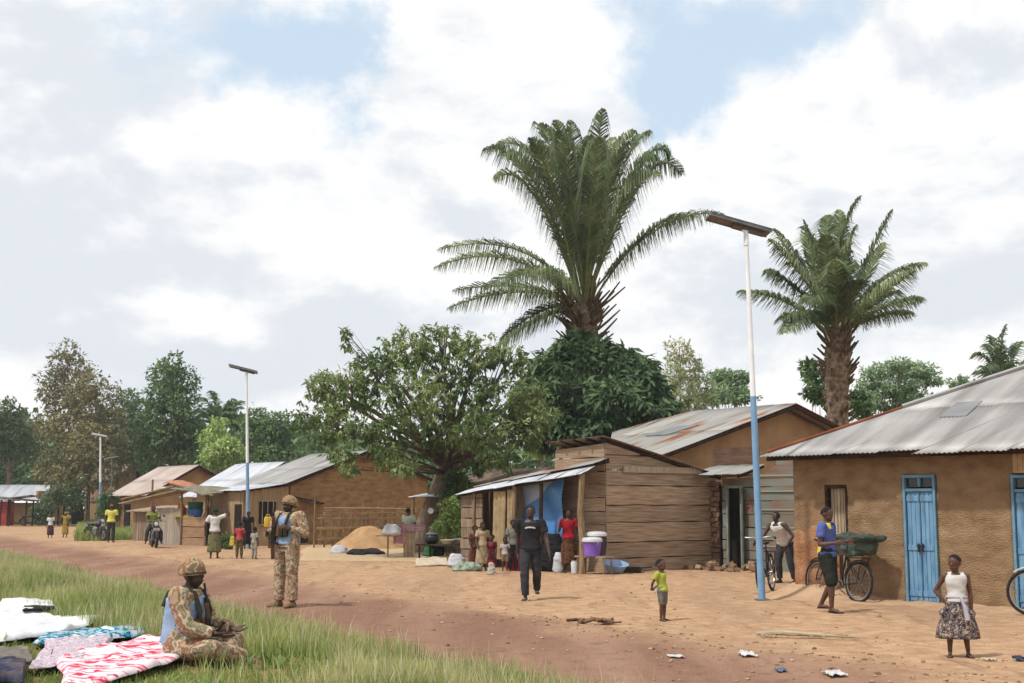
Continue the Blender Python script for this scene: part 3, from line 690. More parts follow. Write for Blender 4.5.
blades(8000, strip(G(436, 549), G(468, 552), 2), .22, .016, 5, g_dark, 'weed_patch', 'green weeds behind the leaning tree')
blades(6000, strip((-6, 74, 0), (14, 62, 0), 8), .5, .03, 6, g_dark, 'scrub_grass', 'rough grass behind the mud houses')
# pebbles and crumbs of earth
r = np.random.default_rng(5); npb = 5200; y = 10+32*r.random(npb)**1.6; x = -.42*y+.86*y*r.random(npb); dd = edge_d(x, y); k = (dd > .2) & ((np.abs(dd-3.4) < 1.3) | (r.random(npb) < .4)) & (x*.77+y*.64 < 34) & ~((x > 4) & (y > 21)); x = x[k]; y = y[k]
pb = MB()
for i in range(len(x)):
    q = .006+.022*r.random()**4; z = Hf(x[i], y[i]); pb.ell((x[i], y[i], z+q*.3), (q*1.3, q, q*.7), Matrix.Rotation(r.random()*3, 3, 'Z'), 6, 4)
tag(pb.build('pebbles', M('pebble', [s(150, 112, 84), s(200, 170, 140)], scale=1.2, island=.35, rough=.9), smooth=True), 'small pebbles and clods scattered on the dirt road', 'pebbles', kind='stuff')
lf = 2600; y = 10.5+16*r.random(lf)**1.3; x = -.42*y+.86*y*r.random(lf); dd = edge_d(x, y); k = (np.abs(dd-3.3-.8*vnoise(x, y)) < .9*r.random(lf)) & (x > -1); x = x[k]; y = y[k]; n = len(x)
C = np.stack([x, y, H(x, y)+.008], 1); D = rnd_dir(n, r)*np.array([1, 1, .12]); V, Q = leaves_np(C, nrm(D), nrm(np.array([0, 0, 1.])+.3*r.normal(size=(n, 3))), r.uniform(.03, .11, n), r.uniform(.015, .05, n))
tag(link('leaf_litter', np_mesh('leaf_litter', V, Q), M('dry_leaf', [s(110, 80, 58), s(176, 150, 112)], scale=2, island=.45, rough=.9)), 'dead leaves and scraps lying along the road edge', 'litter', kind='stuff')
# ------------------------------------------------------------------ sky and sun
SUN_EL, SUN_AZ = R(58), R(-125)         # azimuth measured from +Y (view) clockwise: behind and to the left
sdir = Vector((math.sin(SUN_AZ)*math.cos(SUN_EL), math.cos(SUN_AZ)*math.cos(SUN_EL), math.sin(SUN_EL)))
sl = bpy.data.lights.new('sun', 'SUN'); sl.energy = SUN_E; sl.angle = R(3); sl.color = (1, .965, .92); so = bpy.data.objects.new('sun', sl); COL.objects.link(so)
so.rotation_euler = sdir.to_track_quat('Z', 'Y').to_euler()
w = bpy.data.worlds.new('World'); SC.world = w; w.use_nodes = True; nt = w.node_tree; N = nt.nodes; Lk = nt.links; bg = N['Background']
sky = N.new('ShaderNodeTexSky'); sky.sky_type = 'NISHITA'; sky.sun_disc = False; sky.sun_elevation = SUN_EL; sky.sun_rotation = SUN_AZ; sky.air_density = 1; sky.dust_density = 2.5
tc = N.new('ShaderNodeTexCoord')
def wn(scale, detail, st, off=(0, 0, 0), rough=.5, dist=0):
    mp = N.new('ShaderNodeMapping'); mp.inputs['Scale'].default_value = st; mp.inputs['Location'].default_value = off; Lk.new(tc.outputs['Generated'], mp.inputs['Vector'])
    t = N.new('ShaderNodeTexNoise'); t.inputs['Scale'].default_value = scale; t.inputs['Detail'].default_value = detail; t.inputs['Roughness'].default_value = rough; t.inputs['Distortion'].default_value = dist; Lk.new(mp.outputs[0], t.inputs['Vector']); return t.outputs['Fac']
_wt = N.new('ShaderNodeTexNoise'); _wt.inputs['Scale'].default_value = 7; _wt.inputs['Detail'].default_value = 9; _wt.inputs['Roughness'].default_value = .62; Lk.new(tc.outputs['Generated'], _wt.inputs['Vector'])
_ws = N.new('ShaderNodeVectorMath'); _ws.operation = 'SUBTRACT'; Lk.new(_wt.outputs['Color'], _ws.inputs[0]); _ws.inputs[1].default_value = (.5, .5, .5)
_wa = N.new('ShaderNodeVectorMath'); _wa.operation = 'MULTIPLY_ADD'; Lk.new(_ws.outputs[0], _wa.inputs[0]); _wa.inputs[1].default_value = (.22, .22, .18); Lk.new(tc.outputs['Generated'], _wa.inputs[2]); warp = _wa.outputs[0]
def blob(px, py, rad, wt, st=(1, 1, 1.0)):
    d = ray(px, py).normalized()
    v = N.new('ShaderNodeVectorMath'); v.operation = 'SUBTRACT'; Lk.new(warp, v.inputs[0]); v.inputs[1].default_value = d
    v2 = N.new('ShaderNodeVectorMath'); v2.operation = 'MULTIPLY'; Lk.new(v.outputs[0], v2.inputs[0]); v2.inputs[1].default_value = st
    l = N.new('ShaderNodeVectorMath'); l.operation = 'LENGTH'; Lk.new(v2.outputs[0], l.inputs[0])
    m = N.new('ShaderNodeMapRange'); m.interpolation_type = 'SMOOTHSTEP'; m.inputs['From Min'].default_value = 0; m.inputs['From Max'].default_value = rad; m.inputs['To Min'].default_value = wt; m.inputs['To Max'].default_value = 0
    Lk.new(l.outputs['Value'], m.inputs['Value']); return m.outputs[0]
big = wn(3.0, 12, (1, 1, 1.5), (.3, .2, .1), .60, .35); det = wn(13, 12, (1, 1, 1.4), (1.3, .2, .7), .62)
hol = [(215, 45, .16, .28), (290, 55, .09, .16), (735, 55, .12, .25), (655, 20, .10, .18), (800, 20, .08, .16), (690, 115, .055, .2), (1000, 85, .06, .16), (205, 138, .045, .15), (985, 190, .07, .12), (330, 20, .08, .10)]
hs_ = None
for hh_ in hol:
    b_ = blob(*hh_); hs_ = b_ if hs_ is None else mth('ADD', hs_, b_)
cov = mth('ADD', mth('MULTIPLY', big, .72), mth('MULTIPLY', det, .28)); cov = mth('SUBTRACT', cov, hs_)
cf = rmp(cov, .23, .44)
g1 = wn(3.0, 10, (1, 1, 2.2), (5, 2, 1), .56, .25)
ra = wn(4.5, 11, (1, 1, 1.7), (2, 1, 4), .56, .15); rb = wn(4.5, 11, (1, 1, 1.7), (2, 1, 4.07), .56, .15); relief = mth('MULTIPLY', mth('SUBTRACT', rb, ra), 8.5)
gdk = mth('ADD', mth('MULTIPLY', rmp(g1, .36, .62), .55), mth('ADD', blob(25, 190, .24, .55, (1, 1, 1)), mth('ADD', blob(110, 300, .18, .3, (1, 1, 2)), blob(900, 300, .2, .2, (1, 1, 2)))))
gdk = mth('ADD', gdk, relief)
gdk = rmp(gdk, -.1, 1.25)
k_ = 1/SKY_S
bright = tuple(c*k_ for c in (.89, .888, .887)); shade = tuple(c*k_ for c in (.67, .71, .755))
cc = mixc(gdk, bright, shade)
# thin veil over the blue
sk2 = mixc(.72, sky.outputs[0], tuple(c*k_ for c in (.66, .80, .93)))
fin = mixc(cf, sk2, cc); Lk.new(fin, bg.inputs['Color']); bg.inputs['Strength'].default_value = SKY_S

hb = MB().box((0, 230, 8.9), (880, 630, 19.8)); hz_o = hb.build('haze', None); hm = bpy.data.materials.new('haze_air'); hm.use_nodes = True; hn = hm.node_tree; hn.nodes.remove(hn.nodes['Principled BSDF'])
pv = hn.nodes.new('ShaderNodeVolumePrincipled'); pv.inputs['Color'].default_value = (.93, .96, 1, 1); pv.inputs['Density'].default_value = HAZE; pv.inputs['Anisotropy'].default_value = .2; hn.links.new(pv.outputs[0], hn.nodes['Material Output'].inputs['Volume'])
hz_o.data.materials.append(hm); tag(hz_o, 'thin humid haze over the village', 'haze', kind='stuff')
# ------------------------------------------------------------------ buildings
def frame_at(p, ang):            # local x = along the street towards the camera's right, local y = away from the street
    return dict(o=Vector(p), rz=-(math.pi/2-R(ang)), a=R(ang))
def lx(fr, px, y0=0):            # x coordinate (local) on the line local y=y0 seen at image column px
    k = (px-512)/F; ux, uy = math.cos(fr['rz']), math.sin(fr['rz']); vx, vy = -uy, ux
    ox = fr['o'].x+vx*y0; oy = fr['o'].y+vy*y0
    return (k*oy-ox)/(ux-k*uy)
def ly(fr, px, x0=0):
    k = (px-512)/F; ux, uy = math.cos(fr['rz']), math.sin(fr['rz']); vx, vy = -uy, ux
    ox = fr['o'].x+ux*x0; oy = fr['o'].y+uy*x0
    return (k*oy-ox)/(vx-k*vy)
def lz(fr, x, y, py):
    ux, uy = math.cos(fr['rz']), math.sin(fr['rz']); Y = fr['o'].y+uy*x+ux*y; X = fr['o'].x+ux*x-uy*y
    px = 512+F*X/Y; return P(px, py, Y).z
def roofpart(name, root, mat, quads, **k):
    l = []
    for q in quads: corr_sheet(l, *q, **k)
    return link(name, np_mesh(name, *merge_np(l)), mat, root, False)
def mk_door(root, x0, x1, z1, y, zt=None, panes=True):
    d = MB(); w = x1-x0; f = MB()
    for (c, sz) in (((x0+.03, y, z1/2), (.045, .10, z1)), ((x1-.03, y, z1/2), (.045, .10, z1)), (((x0+x1)/2, y, z1-.03), (w-.10, .10, .05))): f.box(c, sz)
    zt = zt or z1
    if zt < z1: f.box(((x0+x1)/2, y, zt), (w-.12, .10, .05)); f.box(((x0+x1)/2, y+.005, (zt+z1)/2), (.04, .07, z1-zt-.11))
    fo = f.build('door_frame', blue_frame(), root, bevel=.004)
    if zt < z1: MB().box(((x0+x1)/2, y+.03, (zt+z1)/2), (w-.13, .01, z1-zt-.1)).build('transom_pane', glass(), root)
    hw = (w-.13)/2; top = zt-.03
    for i, sg in enumerate((-1, 1)):
        cx = (x0+x1)/2+sg*(hw/2+.004); m = MB(); m.box((cx, y+.012, top/2+.02), (hw-.008, .03, top-.04))
        for k in range(3):
            m.box((cx+(k-1)*hw*.31, y-.008, top/2+.02), (hw*.27, .012, top-.08))
        for zz in (.18, top*.5, top-.12): m.box((cx, y-.022, zz), (hw-.02, .016, .09))
        lf = m.build('door_leaf', blue_paint(), root, bevel=.003)
        h = MB().box((cx-sg*hw*.36, y-.04, top*.5), (.03, .02, .14)); h.tube([(cx-sg*hw*.36-.04, y-.045, top*.52), (cx-sg*hw*.36+.04, y-.045, top*.52)], .008, 6); h.build('handle', black_metal(), lf)
# ---- house A: long mud house at the right
FA = frame_at((5.22, 24.25, 0), 43)
A = thing('mud_house', 'long brown mud house at the right with grey tin roof and blue double doors', 'house', FA['o'], FA['rz'])
LA = 10.5
dA = [(lx(FA, 822.5), lx(FA, 845), lz(FA, lx(FA, 830), 0, 485)), (lx(FA, 900), lx(FA, 934), lz(FA, lx(FA, 916), 0, 474)), (lx(FA, 1007.5), lx(FA, 1007.5)+1.0, lz(FA, lx(FA, 1008), 0, 474))]
HA = 2.68
wall('front_wall', mud(), A, LA, HA, .25, .045, .019, [(a, b, 0, c) for a, b, c in dA])
wall('side_wall', mud(), A, 5.9, HA, .25, .15, .02, p0=(.25, .24, 0), ang=math.pi/2)
wall('back_wall', mud(), A, LA, HA, .25, .3, .02, p0=(0, 6.15, 0))
wall('far_side_wall', mud(), A, 5.9, HA, .25, .3, .02, p0=(LA, .24, 0), ang=math.pi/2)
pt = wall('bare_clay_patch', M('orange_clay', [s(148, 108, 80, 1.3), s(174, 126, 92, 1.3), s(190, 148, 112, 1.3)], scale=5, rough=.95, bump=.9, bscale=22, dist=.03, spec=.05), A, .95, 1.35, .03, .04, .02, p0=(.0, -.026, .0), top=lambda x: 1.28-.22*(x/.95)**2+.22*(float(vnoise(np.array(x*5+2.), np.array(1.)))-.5)+.1*(float(vnoise(np.array(x*14.), np.array(3.)))-.5))
a, b, c = dA[0]; fm = MB()
for q in (((a+.03, .05, c/2), (.05, .1, c)), ((b-.03, .05, c/2), (.05, .1, c)), (((a+b)/2, .05, c-.03), (b-a-.1, .1, .06))): fm.box(*q)
fm.build('door_frame', dark_wood(), A); m = MB(); n = 5
for k in range(n): m.box((a+.07+(b-a-.14)*(k+.5)/n, .10, c/2), ((b-a-.14)/n-.012, .03, c-.08))
m.build('plank_door', pale_wood(), A, bevel=.003)
mk_door(A, dA[1][0]+.01, dA[1][1]-.01, dA[1][2]-.01, .01, dA[1][2]-.27); mk_door(A, dA[2][0]+.01, dA[2][1]-.01, dA[2][2]-.01, .01, dA[2][2]-.27)
vx = lx(FA, 1013); v = MB(); z0 = lz(FA, vx, 0, 473); z1 = lz(FA, vx, 0, 452)
v.box((vx+.25, -.05, (z0+z1)/2), (.5, .06, z1-z0))
for i in range(6):
    for j in range(5): v.box((vx+.05+i*.083, -.086, z0+.05+j*(z1-z0-.05)/5), (.066, .015, (z1-z0)/5-.025))
v.build('vent_block', M('vent_block', [s(196, 160, 118), s(222, 190, 150)], scale=6, rough=.9), A)
# plinth of heaped earth along the wall
X = np.linspace(-.5, LA, 90); Yp = np.linspace(0, 1, 9); aa, bb = np.meshgrid(X, Yp, indexing='ij')
hz = (.20*(1-bb)**1.4+.02)*(.12+1.05*sst(2.2, .2, aa))*(1-.8*sst(0, -.5, aa))+.05*vnoise(aa*4, bb*3)*(1-bb)
Pp = np.stack([aa, .06-.85*bb-.2*vnoise(aa*2, bb*2)*bb, hz-.02*bb], -1); o = link('earth_plinth', np_mesh('earth_plinth', *grid_solid(Pp, (0, 0, -.3))), M('heaped_earth', [s(194, 156, 124), s(214, 180, 146)], scale=2.5, rough=.95, bump=.8, bscale=9, dist=.04, spec=.05), A, True)
ez = 2.60; ov = .42; x0 = lx(FA, 764, -ov); rx, rw = x0+3.5, 3.4; rzt = ez+1.62
EL = (x0, -ov, ez); ER = (LA+.4, -ov, ez); RL = (rx, 3.05, rzt); RR = (LA+.4-.6, 3.05, rzt)
roofpart('roof', A, iron_roof(), [(EL, ER, RR, RL)], rows=2, zig=.05)
roofpart('roof_back', A, iron_roof(), [((LA+.4, 6.5, ez), (x0, 6.5, ez), RL, RR)], rows=1)
roofpart('roof_hip', A, iron_roof(), [((x0, 6.5, ez), (x0, -ov, ez), (rx+.01, 3.04, rzt), (rx, 3.06, rzt))], rows=1)
Vx = (Vector(RL)-Vector(EL)).normalized()
cp = MB(); cp.tube([Vector(EL)+Vx*.05+Vector((0, 0, .03)), Vector(EL).lerp(Vector(RL), .52)+Vector((0, 0, .02))], .032, 6); cp.build('hip_cap', rust_trim(), A, True)
cp = MB(); cp.tube([Vector(EL).lerp(Vector(RL), .52)+Vector((0, 0, .035)), Vector(RL)+Vector((0, 0, .03)), Vector(RR)+Vector((0, 0, .03))], .05, 6); cp.build('ridge_cap', iron_roof(), A, True)
fa = MB(); fa.box(((x0+LA)/2, -ov+.06, ez-.07), (LA-x0, .03, .10))
for i in range(14): fa.box((x0+.55+i*.83, -.08, ez-.06), (.05, .5, .07))
fa.build('rafters', dark_wood(), A)
pth = MB(); qx = lx(FA, 955, .9)
def onroof(x, t, up=.05): e = Vector((x, -ov, ez)); r_ = Vector((x, 3.05, rzt)); return e.lerp(r_, t)+Vector((0, 0, up))
pp = [onroof(qx-.25, .36, .035), onroof(qx+.25, .36, .035), onroof(qx+.25, .54, .035), onroof(qx-.25, .54, .035)]
pth.add(pp+[p-Vector((0, 0, .02)) for p in pp], [(0, 1, 2, 3), (7, 6, 5, 4), (0, 4, 5, 1), (1, 5, 6, 2), (2, 6, 7, 3), (3, 7, 4, 0)]); pth.build('skylight_patch', M('dull_sheet', [s(132, 132, 134), s(150, 150, 152)], scale=3, rough=.6), A)
# ---- kiosk K: plank hut with lean-to awning
FK = frame_at((2.36, 33, 0), 38)
K = thing('wooden_kiosk', 'weathered plank kiosk with a tall sloping side wall in the middle of the row', 'kiosk', FK['o'], FK['rz'])
def board_wall(name, root, mat, p0, ang, L, top, h0=.28, thick=.03, x0=0, gap=.022, hole=None, base=.0):
    """horizontal boards; top(x) height line"""
    mb = MB(); z = base; c, sn = math.cos(ang), math.sin(ang)
    zm = max(top(x0+L*t/10) for t in range(11))
    while z < zm:
        hb = h0*random.uniform(.8, 1.2); z1 = z+hb-gap; xa, xb = x0, x0+L
        pts = []; n = 24
        for i in range(n+1):
            x = xa+(xb-xa)*i/n; t = top(x); lo = z+.006*math.sin(x*5+z*9); hi = min(z1+.008*math.sin(x*4+z*7+1), t)
            pts.append((x, lo, hi))
        off = random.uniform(-.014, .014)+.008*math.sin(z*7)
        run = []
        for p in pts+[None]:
            if p is not None and p[2]-p[1] > .01 and not (hole and hole[0] < p[0] < hole[1] and (z+z1)/2 < hole[2]): run.append(p)
            else:
                if len(run) > 1:
                    v = []; f = []
                    for (x, lo, hi) in run:
                        bow = off+.004*math.sin(x*3+z*11)
                        for (yy, zz) in ((bow-thick, lo), (bow-thick, hi), (bow, hi), (bow, lo)):
                            v.append((p0[0]+x*c-yy*sn, p0[1]+x*sn+yy*c, p0[2]+zz))
                    for i in range(len(run)-1):
                        for j in range(4): a_ = i*4+j; b_ = i*4+(j+1) % 4; f.append((a_, a_+4, b_+4, b_))
                    f.append((0, 1, 2, 3)); q = (len(run)-1)*4; f.append((q+3, q+2, q+1, q)); mb.add(v, f)
                run = []
        z += hb
    return mb.build(name, mat, root)
zc = 3.28; zr = 2.40; _m = MB().box((-.09, 2.0, 1.15), (.02, 3.7, 2.3)); _m.box((-.8, .12, 1.5), (1.3, .02, 3.0)); _m.build('gap_shade_backing', shade_in(), K)  # added dark backing, so the plank gaps show painted shade
ktop = lambda y: zc-(zc-zr)*y/4.0
board_wall('side_wall', K, plank(), (0, 0, 0), math.pi/2, 4.0, lambda y: ktop(y)-.04, .42)
wn_ = MB(); wn_.box((.07, (ly(FK, 621)+ly(FK, 700))/2, lz(FK, 0, 1.7, 470)), (.04, ly(FK, 700)-ly(FK, 621), .16)); wn_.build('pale_batten', pale_wood(), K)
kw_ = -lx(FK, 556, 0)
board_wall('front_wall', K, plank(), (-kw_, 0, 0), 0, kw_, lambda x: zc-.06-.14*(kw_-x)/2.3, .4)
board_wall('back_wall', K, plank(), (-kw_, 4, 0), 0, kw_, lambda x: zr-.06, .3)
kr = MB()
for i in range(5): kr.box((-kw_-.05+i*(kw_+.1)/4, 1.95, (zc+zr)/2+.02+.0), (.06, 4.5, .07), rx=-math.atan((zc-zr)/4.0))
kr.build('rafters', dark_wood(), K)
roofpart('roof', K, M('old_dark_sheet', [s(112, 96, 80), s(146, 128, 108), s(120, 88, 64)], scale=2, rough=.85, island=.2), [((.22, 4.25, zr+.01), (-kw_-.22, 4.25, zr-.06), (-kw_-.22, -.22, zc+.02), (.22, -.22, zc+.11))], rows=2)
for (x, y) in ((-.07, .09), (-.07, 3.9), (-kw_+.08, .09)): MB().tube([(x, y, 0), (x+.02, y, 1.5), (x, y, (zc if y < 1 else zr)-.05)], .05, 8).build('corner_post', pole_wood(), K, True)
# awning with porch and the small enclosed room
AW = thing('porch_shop', 'low open fronted shop under a pale tin awning on crooked poles', 'shop', FK['o'], FK['rz'])
ay = -1.0; aC = (.32, ay-.08); xl = lx(FK, 457, ay-.1)
z_fr = lz(FK, *aC, 474); z_fl = lz(FK, xl, ay-.1, 495); z_br = lz(FK, .1, -.06, 458); z_bl = z_fl+.38
q = ((xl, ay-.15, z_fl), (.34, ay-.12, z_fr), (.16, -.07, z_br), (xl+.1, .1, z_bl))
spl = .52
def lerp3(a, b, t): return tuple(np.array(a)+(np.array(b)-np.array(a))*t)
mF = lerp3(q[0], q[3], spl); mR = lerp3(q[1], q[2], spl)
roofpart('awning_sheet', AW, iron_new(), [(q[0], q[1], mR, mF)], zig=.05, jit=.02)
roofpart('awning_sheet', AW, rust_roof(), [(tuple(np.array(mF)+[0, -.08, .03]), tuple(np.array(mR)+[0, -.08, .03]), q[2], q[3])], jit=.02)
def awz(x, y): t = (x-xl)/(.34-xl); u = (y-(ay-.15))/(1.1); f = z_fl+(z_fr-z_fl)*t; b_ = z_bl+(z_br-z_bl)*t; return f+(b_-f)*u
px_ = lx(FK, 581, ay)
for i, pxx in enumerate((581, 540.5, 514, 474)):
    x = lx(FK, pxx, ay); z = awz(x, ay)-.04; rr_ = (.085, .06, .07, .05)[i]
    MB().tube([(x, ay, -.1), (x+.02, ay+.01, z*.3), (x-.05*(i == 0), ay, z*.62), (x+.03, ay, z)], [rr_*1.15, rr_, rr_*.9, rr_*.85], 10).build('post', dark_wood() if i == 1 else pole_wood(), AW, True)
mb = MB()
for y in (ay, -.12): mb.tube([(xl+.1, y, awz(xl+.1, y)-.06), (.25, y, awz(.25, y)-.06)], .04, 8)
for t in range(7): x = xl+.2+t*(.1-xl)/6.2; mb.tube([(x, ay-.1, awz(x, ay-.1)-.02), (x, 0, awz(x, 0)-.02)], .025, 6)
mb.build('awning_poles', dark_wood(), AW, True)
xa = lx(FK, 462, ay+.05); xb = lx(FK, 505, ay+.05)
# vertical boards of the little room
def vboards(name, root, mat, x0, x1, y, top, w=.16, thick=.025, ang=0, holes=()):
    mb = MB(); x = x0
    while x < x1-.02:
        ww = min(w*random.uniform(.75, 1.25), x1-x); cx = x+ww/2
        if not any(h0 < cx < h1 for h0, h1 in holes):
            t = top(cx)+random.uniform(-.02, .02)
            if ang == 0: mb.box((cx, y+random.uniform(-.008, .008), t/2), (ww-.008, thick, t))
            else: mb.box((y, cx, t/2), (thick, ww-.008, t))
        x += ww
    return mb.build(name, mat, root)
hx0, hx1 = lx(FK, 483, ay+.05), lx(FK, 491, ay+.05)
board_wall('front_boards', AW, plank_x(), (xa, ay+.06, 0), 0, hx0-xa, lambda x: awz(xa+x, ay)-.08, .26)
vboards('back_boards', AW, plank_x(), xa, -.3, .0, lambda x: awz(x, 0)-.06, .2)
vboards('end_boards', AW, plank_x(), ay+.1, 0, xa, lambda y: awz(xa, y)-.08, .2, ang=1)
vboards('inner_boards', AW, plank_x(), ay+.1, 0, lx(FK, 514, ay+.1), lambda y: awz(-2.5, y)-.08, .2, ang=1)
def curtain(name, root, mat, x0, x1, z0, z1, y, folds=5, amp=.03, skew=0):
    U = np.linspace(0, 1, 24); Vv = np.linspace(0, 1, 12); u, v_ = np.meshgrid(U, Vv, indexing='ij')
    X_ = x0+(x1-x0)*u+skew*v_*(1 if np.isscalar(skew) else 1); Y_ = y+amp*np.sin(u*folds*6.28+v_*1.3)*(1.1-.5*v_)
    return link(name, np_mesh(name, *grid_solid(np.stack([X_, Y_, z0+(z1-z0)*v_], -1), (0, .006, 0))), mat, root, True)
curtain('door_curtain', AW, cloth('sack_cloth', s(168, 142, 106), s(198, 176, 138)), lx(FK, 492, ay), lx(FK, 504, ay), .25, awz(-3.5, ay)-.1, ay, 3, .03, .05)
curtain('side_curtain', AW, MATS['sack_cloth'], lx(FK, 506, ay), lx(FK, 513, ay), .1, awz(-3.0, ay)-.1, ay+.02, 2)
tp = thing('tarpaulin', 'blue and white plastic tarpaulin hung under the porch awning', 'tarpaulin', FK['o'], FK['rz'])
ty = -.55; tx0, tx1 = lx(FK, 516, ty), lx(FK, 563, ty)
U = np.linspace(0, 1, 30); Vv = np.linspace(0, 1, 20); u, v_ = np.meshgrid(U, Vv, indexing='ij'); xx = tx0+(tx1-tx0)*u; zt_ = np.vectorize(lambda x: awz(x, ty)-.10)(xx)
tmt = M('tarp_plastic', [s(70, 134, 204), s(96, 160, 224)], scale=1.5, rough=.35, bump=.3, bscale=4, dist=.05, spec=.5)
tmw = M('tarp_white', [s(176, 196, 222), s(206, 220, 236)], scale=1.5, rough=.35, bump=.3, bscale=4, dist=.05, spec=.5)
fu = .45+.6*u
for nm_, mt_, ww in (('tarp_sheet', tmt, v_*fu), ('tarp_band', tmw, fu+(1-fu)*v_)):
    ww = np.minimum(ww, 1); Tp = np.stack([xx, ty+.05*np.sin(u*9+ww*4)+.03*np.sin(ww*11+u*3)+(.006 if nm_ == 'tarp_band' else 0), .75+(zt_-.75)*ww-.25*(1-ww)*u], -1)
    link(nm_, np_mesh(nm_, *grid_solid(Tp, (0, .008, 0))), mt_, tp, True)
# ---- shop S: low painted plank shop between the kiosk and house A
FS = frame_at((5.62, 34.9, 0), 38); LS = 3.0
S_ = thing('painted_shop', 'low green and brown plank shop with a dark open doorway', 'shop', FS['o'], FS['rz'])
sx0, sx1 = lx(FS, 727), lx(FS, 741); st_ = lz(FS, sx0, 0, 487); stop = lz(FS, 1, 0, 474)
board_wall('front_wall', S_, plank_g(), (0, 0, 0), 0, LS, lambda x: stop+(.05 if x < .1 else .55*sst(.2, .9, (x-1.3))), .30, hole=(sx0, sx1, st_))
board_wall('end_wall', S_, plank_g(), (LS, 0, 0), math.pi/2, 2.4, lambda x: 2.4, .3)
fm = MB(); 
for x in (sx0, sx1): fm.box((x, -.05, st_/2), (.06, .06, st_))
fm.box(((sx0+sx1)/2, -.05, st_), (sx1-sx0+.1, .07, .07)); fm.build('door_frame', M('faded_green', [s(126, 140, 128), s(160, 172, 160)], scale=5), S_)
MB().box(((sx0+sx1)/2, .5, 1.1), (1.6, .05, 2.2)).box((sx0-.4, .28, 1.1), (.05, .4, 2.2)).box((sx1+.4, .28, 1.1), (.05, .4, 2.2)).build('room_shade_panels', shade_in(), S_)  # panels behind the doorway, room shade put into their colour
MB().box((sx1+.12, -.12, st_/2), (.04, .28, st_-.1), rz=.5).build('door_leaf', M('faded_green'.replace('faded', 'dull'), [s(84, 90, 80), s(112, 118, 104)], scale=5, rough=.8), S_)
for zz in (.62, 1.1, 1.55, 2.02, 2.42): MB().box((lx(FS, 776), -.045, zz), (1.15, .03, .035)).build('batten', M('pale_batten', [s(176, 164, 146), s(150, 170, 160)], scale=3), S_)
roofpart('roof', S_, M('grey_old_sheet', [s(150, 148, 142), s(182, 182, 176)], scale=1.5, rough=.6, island=.08), [((-.75, -.55, stop-.02), (1.12, -.55, stop-.02), (1.05, .5, stop+.25), (-.7, .5, stop+.25))], jit=.02, zig=.08)
board_wall('upper_boards', S_, M('brown_board', [s(92, 66, 52), s(124, 94, 76)], scale=3, stretch=(1, 1, 6), island=.15, rough=.9), (-.8, .52, stop+.22), 0, 1.65, lambda x: .52, .25)
for x in (-.6, 1.0): MB().tube([(x, -.5, stop-.08), (x, .5, stop+.2)], .035, 6).build('roof_pole', dark_wood(), S_)
# faded painted letters AT on the boards
lt = MB(); rx_ = lx(FS, 745.5); lzz = lz(FS, rx_, 0, 510); lh = .34
def stroke(p, q_, w=.035): 
    p = Vector((p[0], -.062, p[1])); q_ = Vector((q_[0], -.062, q_[1])); d = (q_-p); n_ = Vector((-d.z, 0, d.x)).normalized()*w/2
    lt.add([p-n_, p+n_, q_+n_, q_-n_]+[v_+Vector((0, .012, 0)) for v_ in (p-n_, p+n_, q_+n_, q_-n_)], [(0, 3, 2, 1), (4, 5, 6, 7), (0, 1, 5, 4), (1, 2, 6, 5), (2, 3, 7, 6), (3, 0, 4, 7)])
u_ = .2
stroke((rx_, lzz), (rx_+u_*.5, lzz+lh)); stroke((rx_+u_*.5, lzz+lh), (rx_+u_, lzz)); stroke((rx_+.22*u_, lzz+.1), (rx_+.78*u_, lzz+.1), .03)
stroke((rx_+u_*1.55, lzz), (rx_+u_*1.55, lzz+lh)); stroke((rx_+u_*1.2, lzz+lh), (rx_+u_*1.95, lzz+lh))
stroke((rx_+u_*2.2, lzz), (rx_+u_*2.2, lzz+lh)); 
lt.build('painted_letters', M('faded_red_paint', [s(178, 120, 116), s(160, 98, 96)], scale=20, rough=.8), S_)
mb = MB()
for i in range(17):
    for q_ in (0, 1): mb.box((-.52+.22*q_+random.uniform(-.03, .03), .10+random.uniform(-.05, .05), .07+i*.135), (.2, .2, .11), rz=random.uniform(-.25, .25), ry=random.uniform(-.06, .06), jit=.02)
o = mb.build('brick_stack', M('rough_brick', [s(116, 88, 72, 1.3), s(158, 126, 102, 1.3)], scale=4, island=.25, rough=.95, bump=.6), S_)
# rubble by the door
rb = MB()
for i in range(46): rb.box((random.uniform(-.4, 1.9), random.uniform(-1.1, -.1), random.uniform(.02, .14)), (random.uniform(.08, .42), random.uniform(.06, .16), random.uniform(.04, .12)), rz=random.uniform(0, 3), ry=random.uniform(-.5, .5), jit=.015)
ro = rb.build('rubble_heap', M('rubble', [s(120, 92, 70), s(176, 146, 116)], scale=3, island=.3, rough=.95)); ro.location = FS['o']; ro.rotation_euler = (0, 0, FS['rz']); tag(ro, 'heap of broken boards and brick rubble before the dark doorway', 'rubble', kind='stuff')
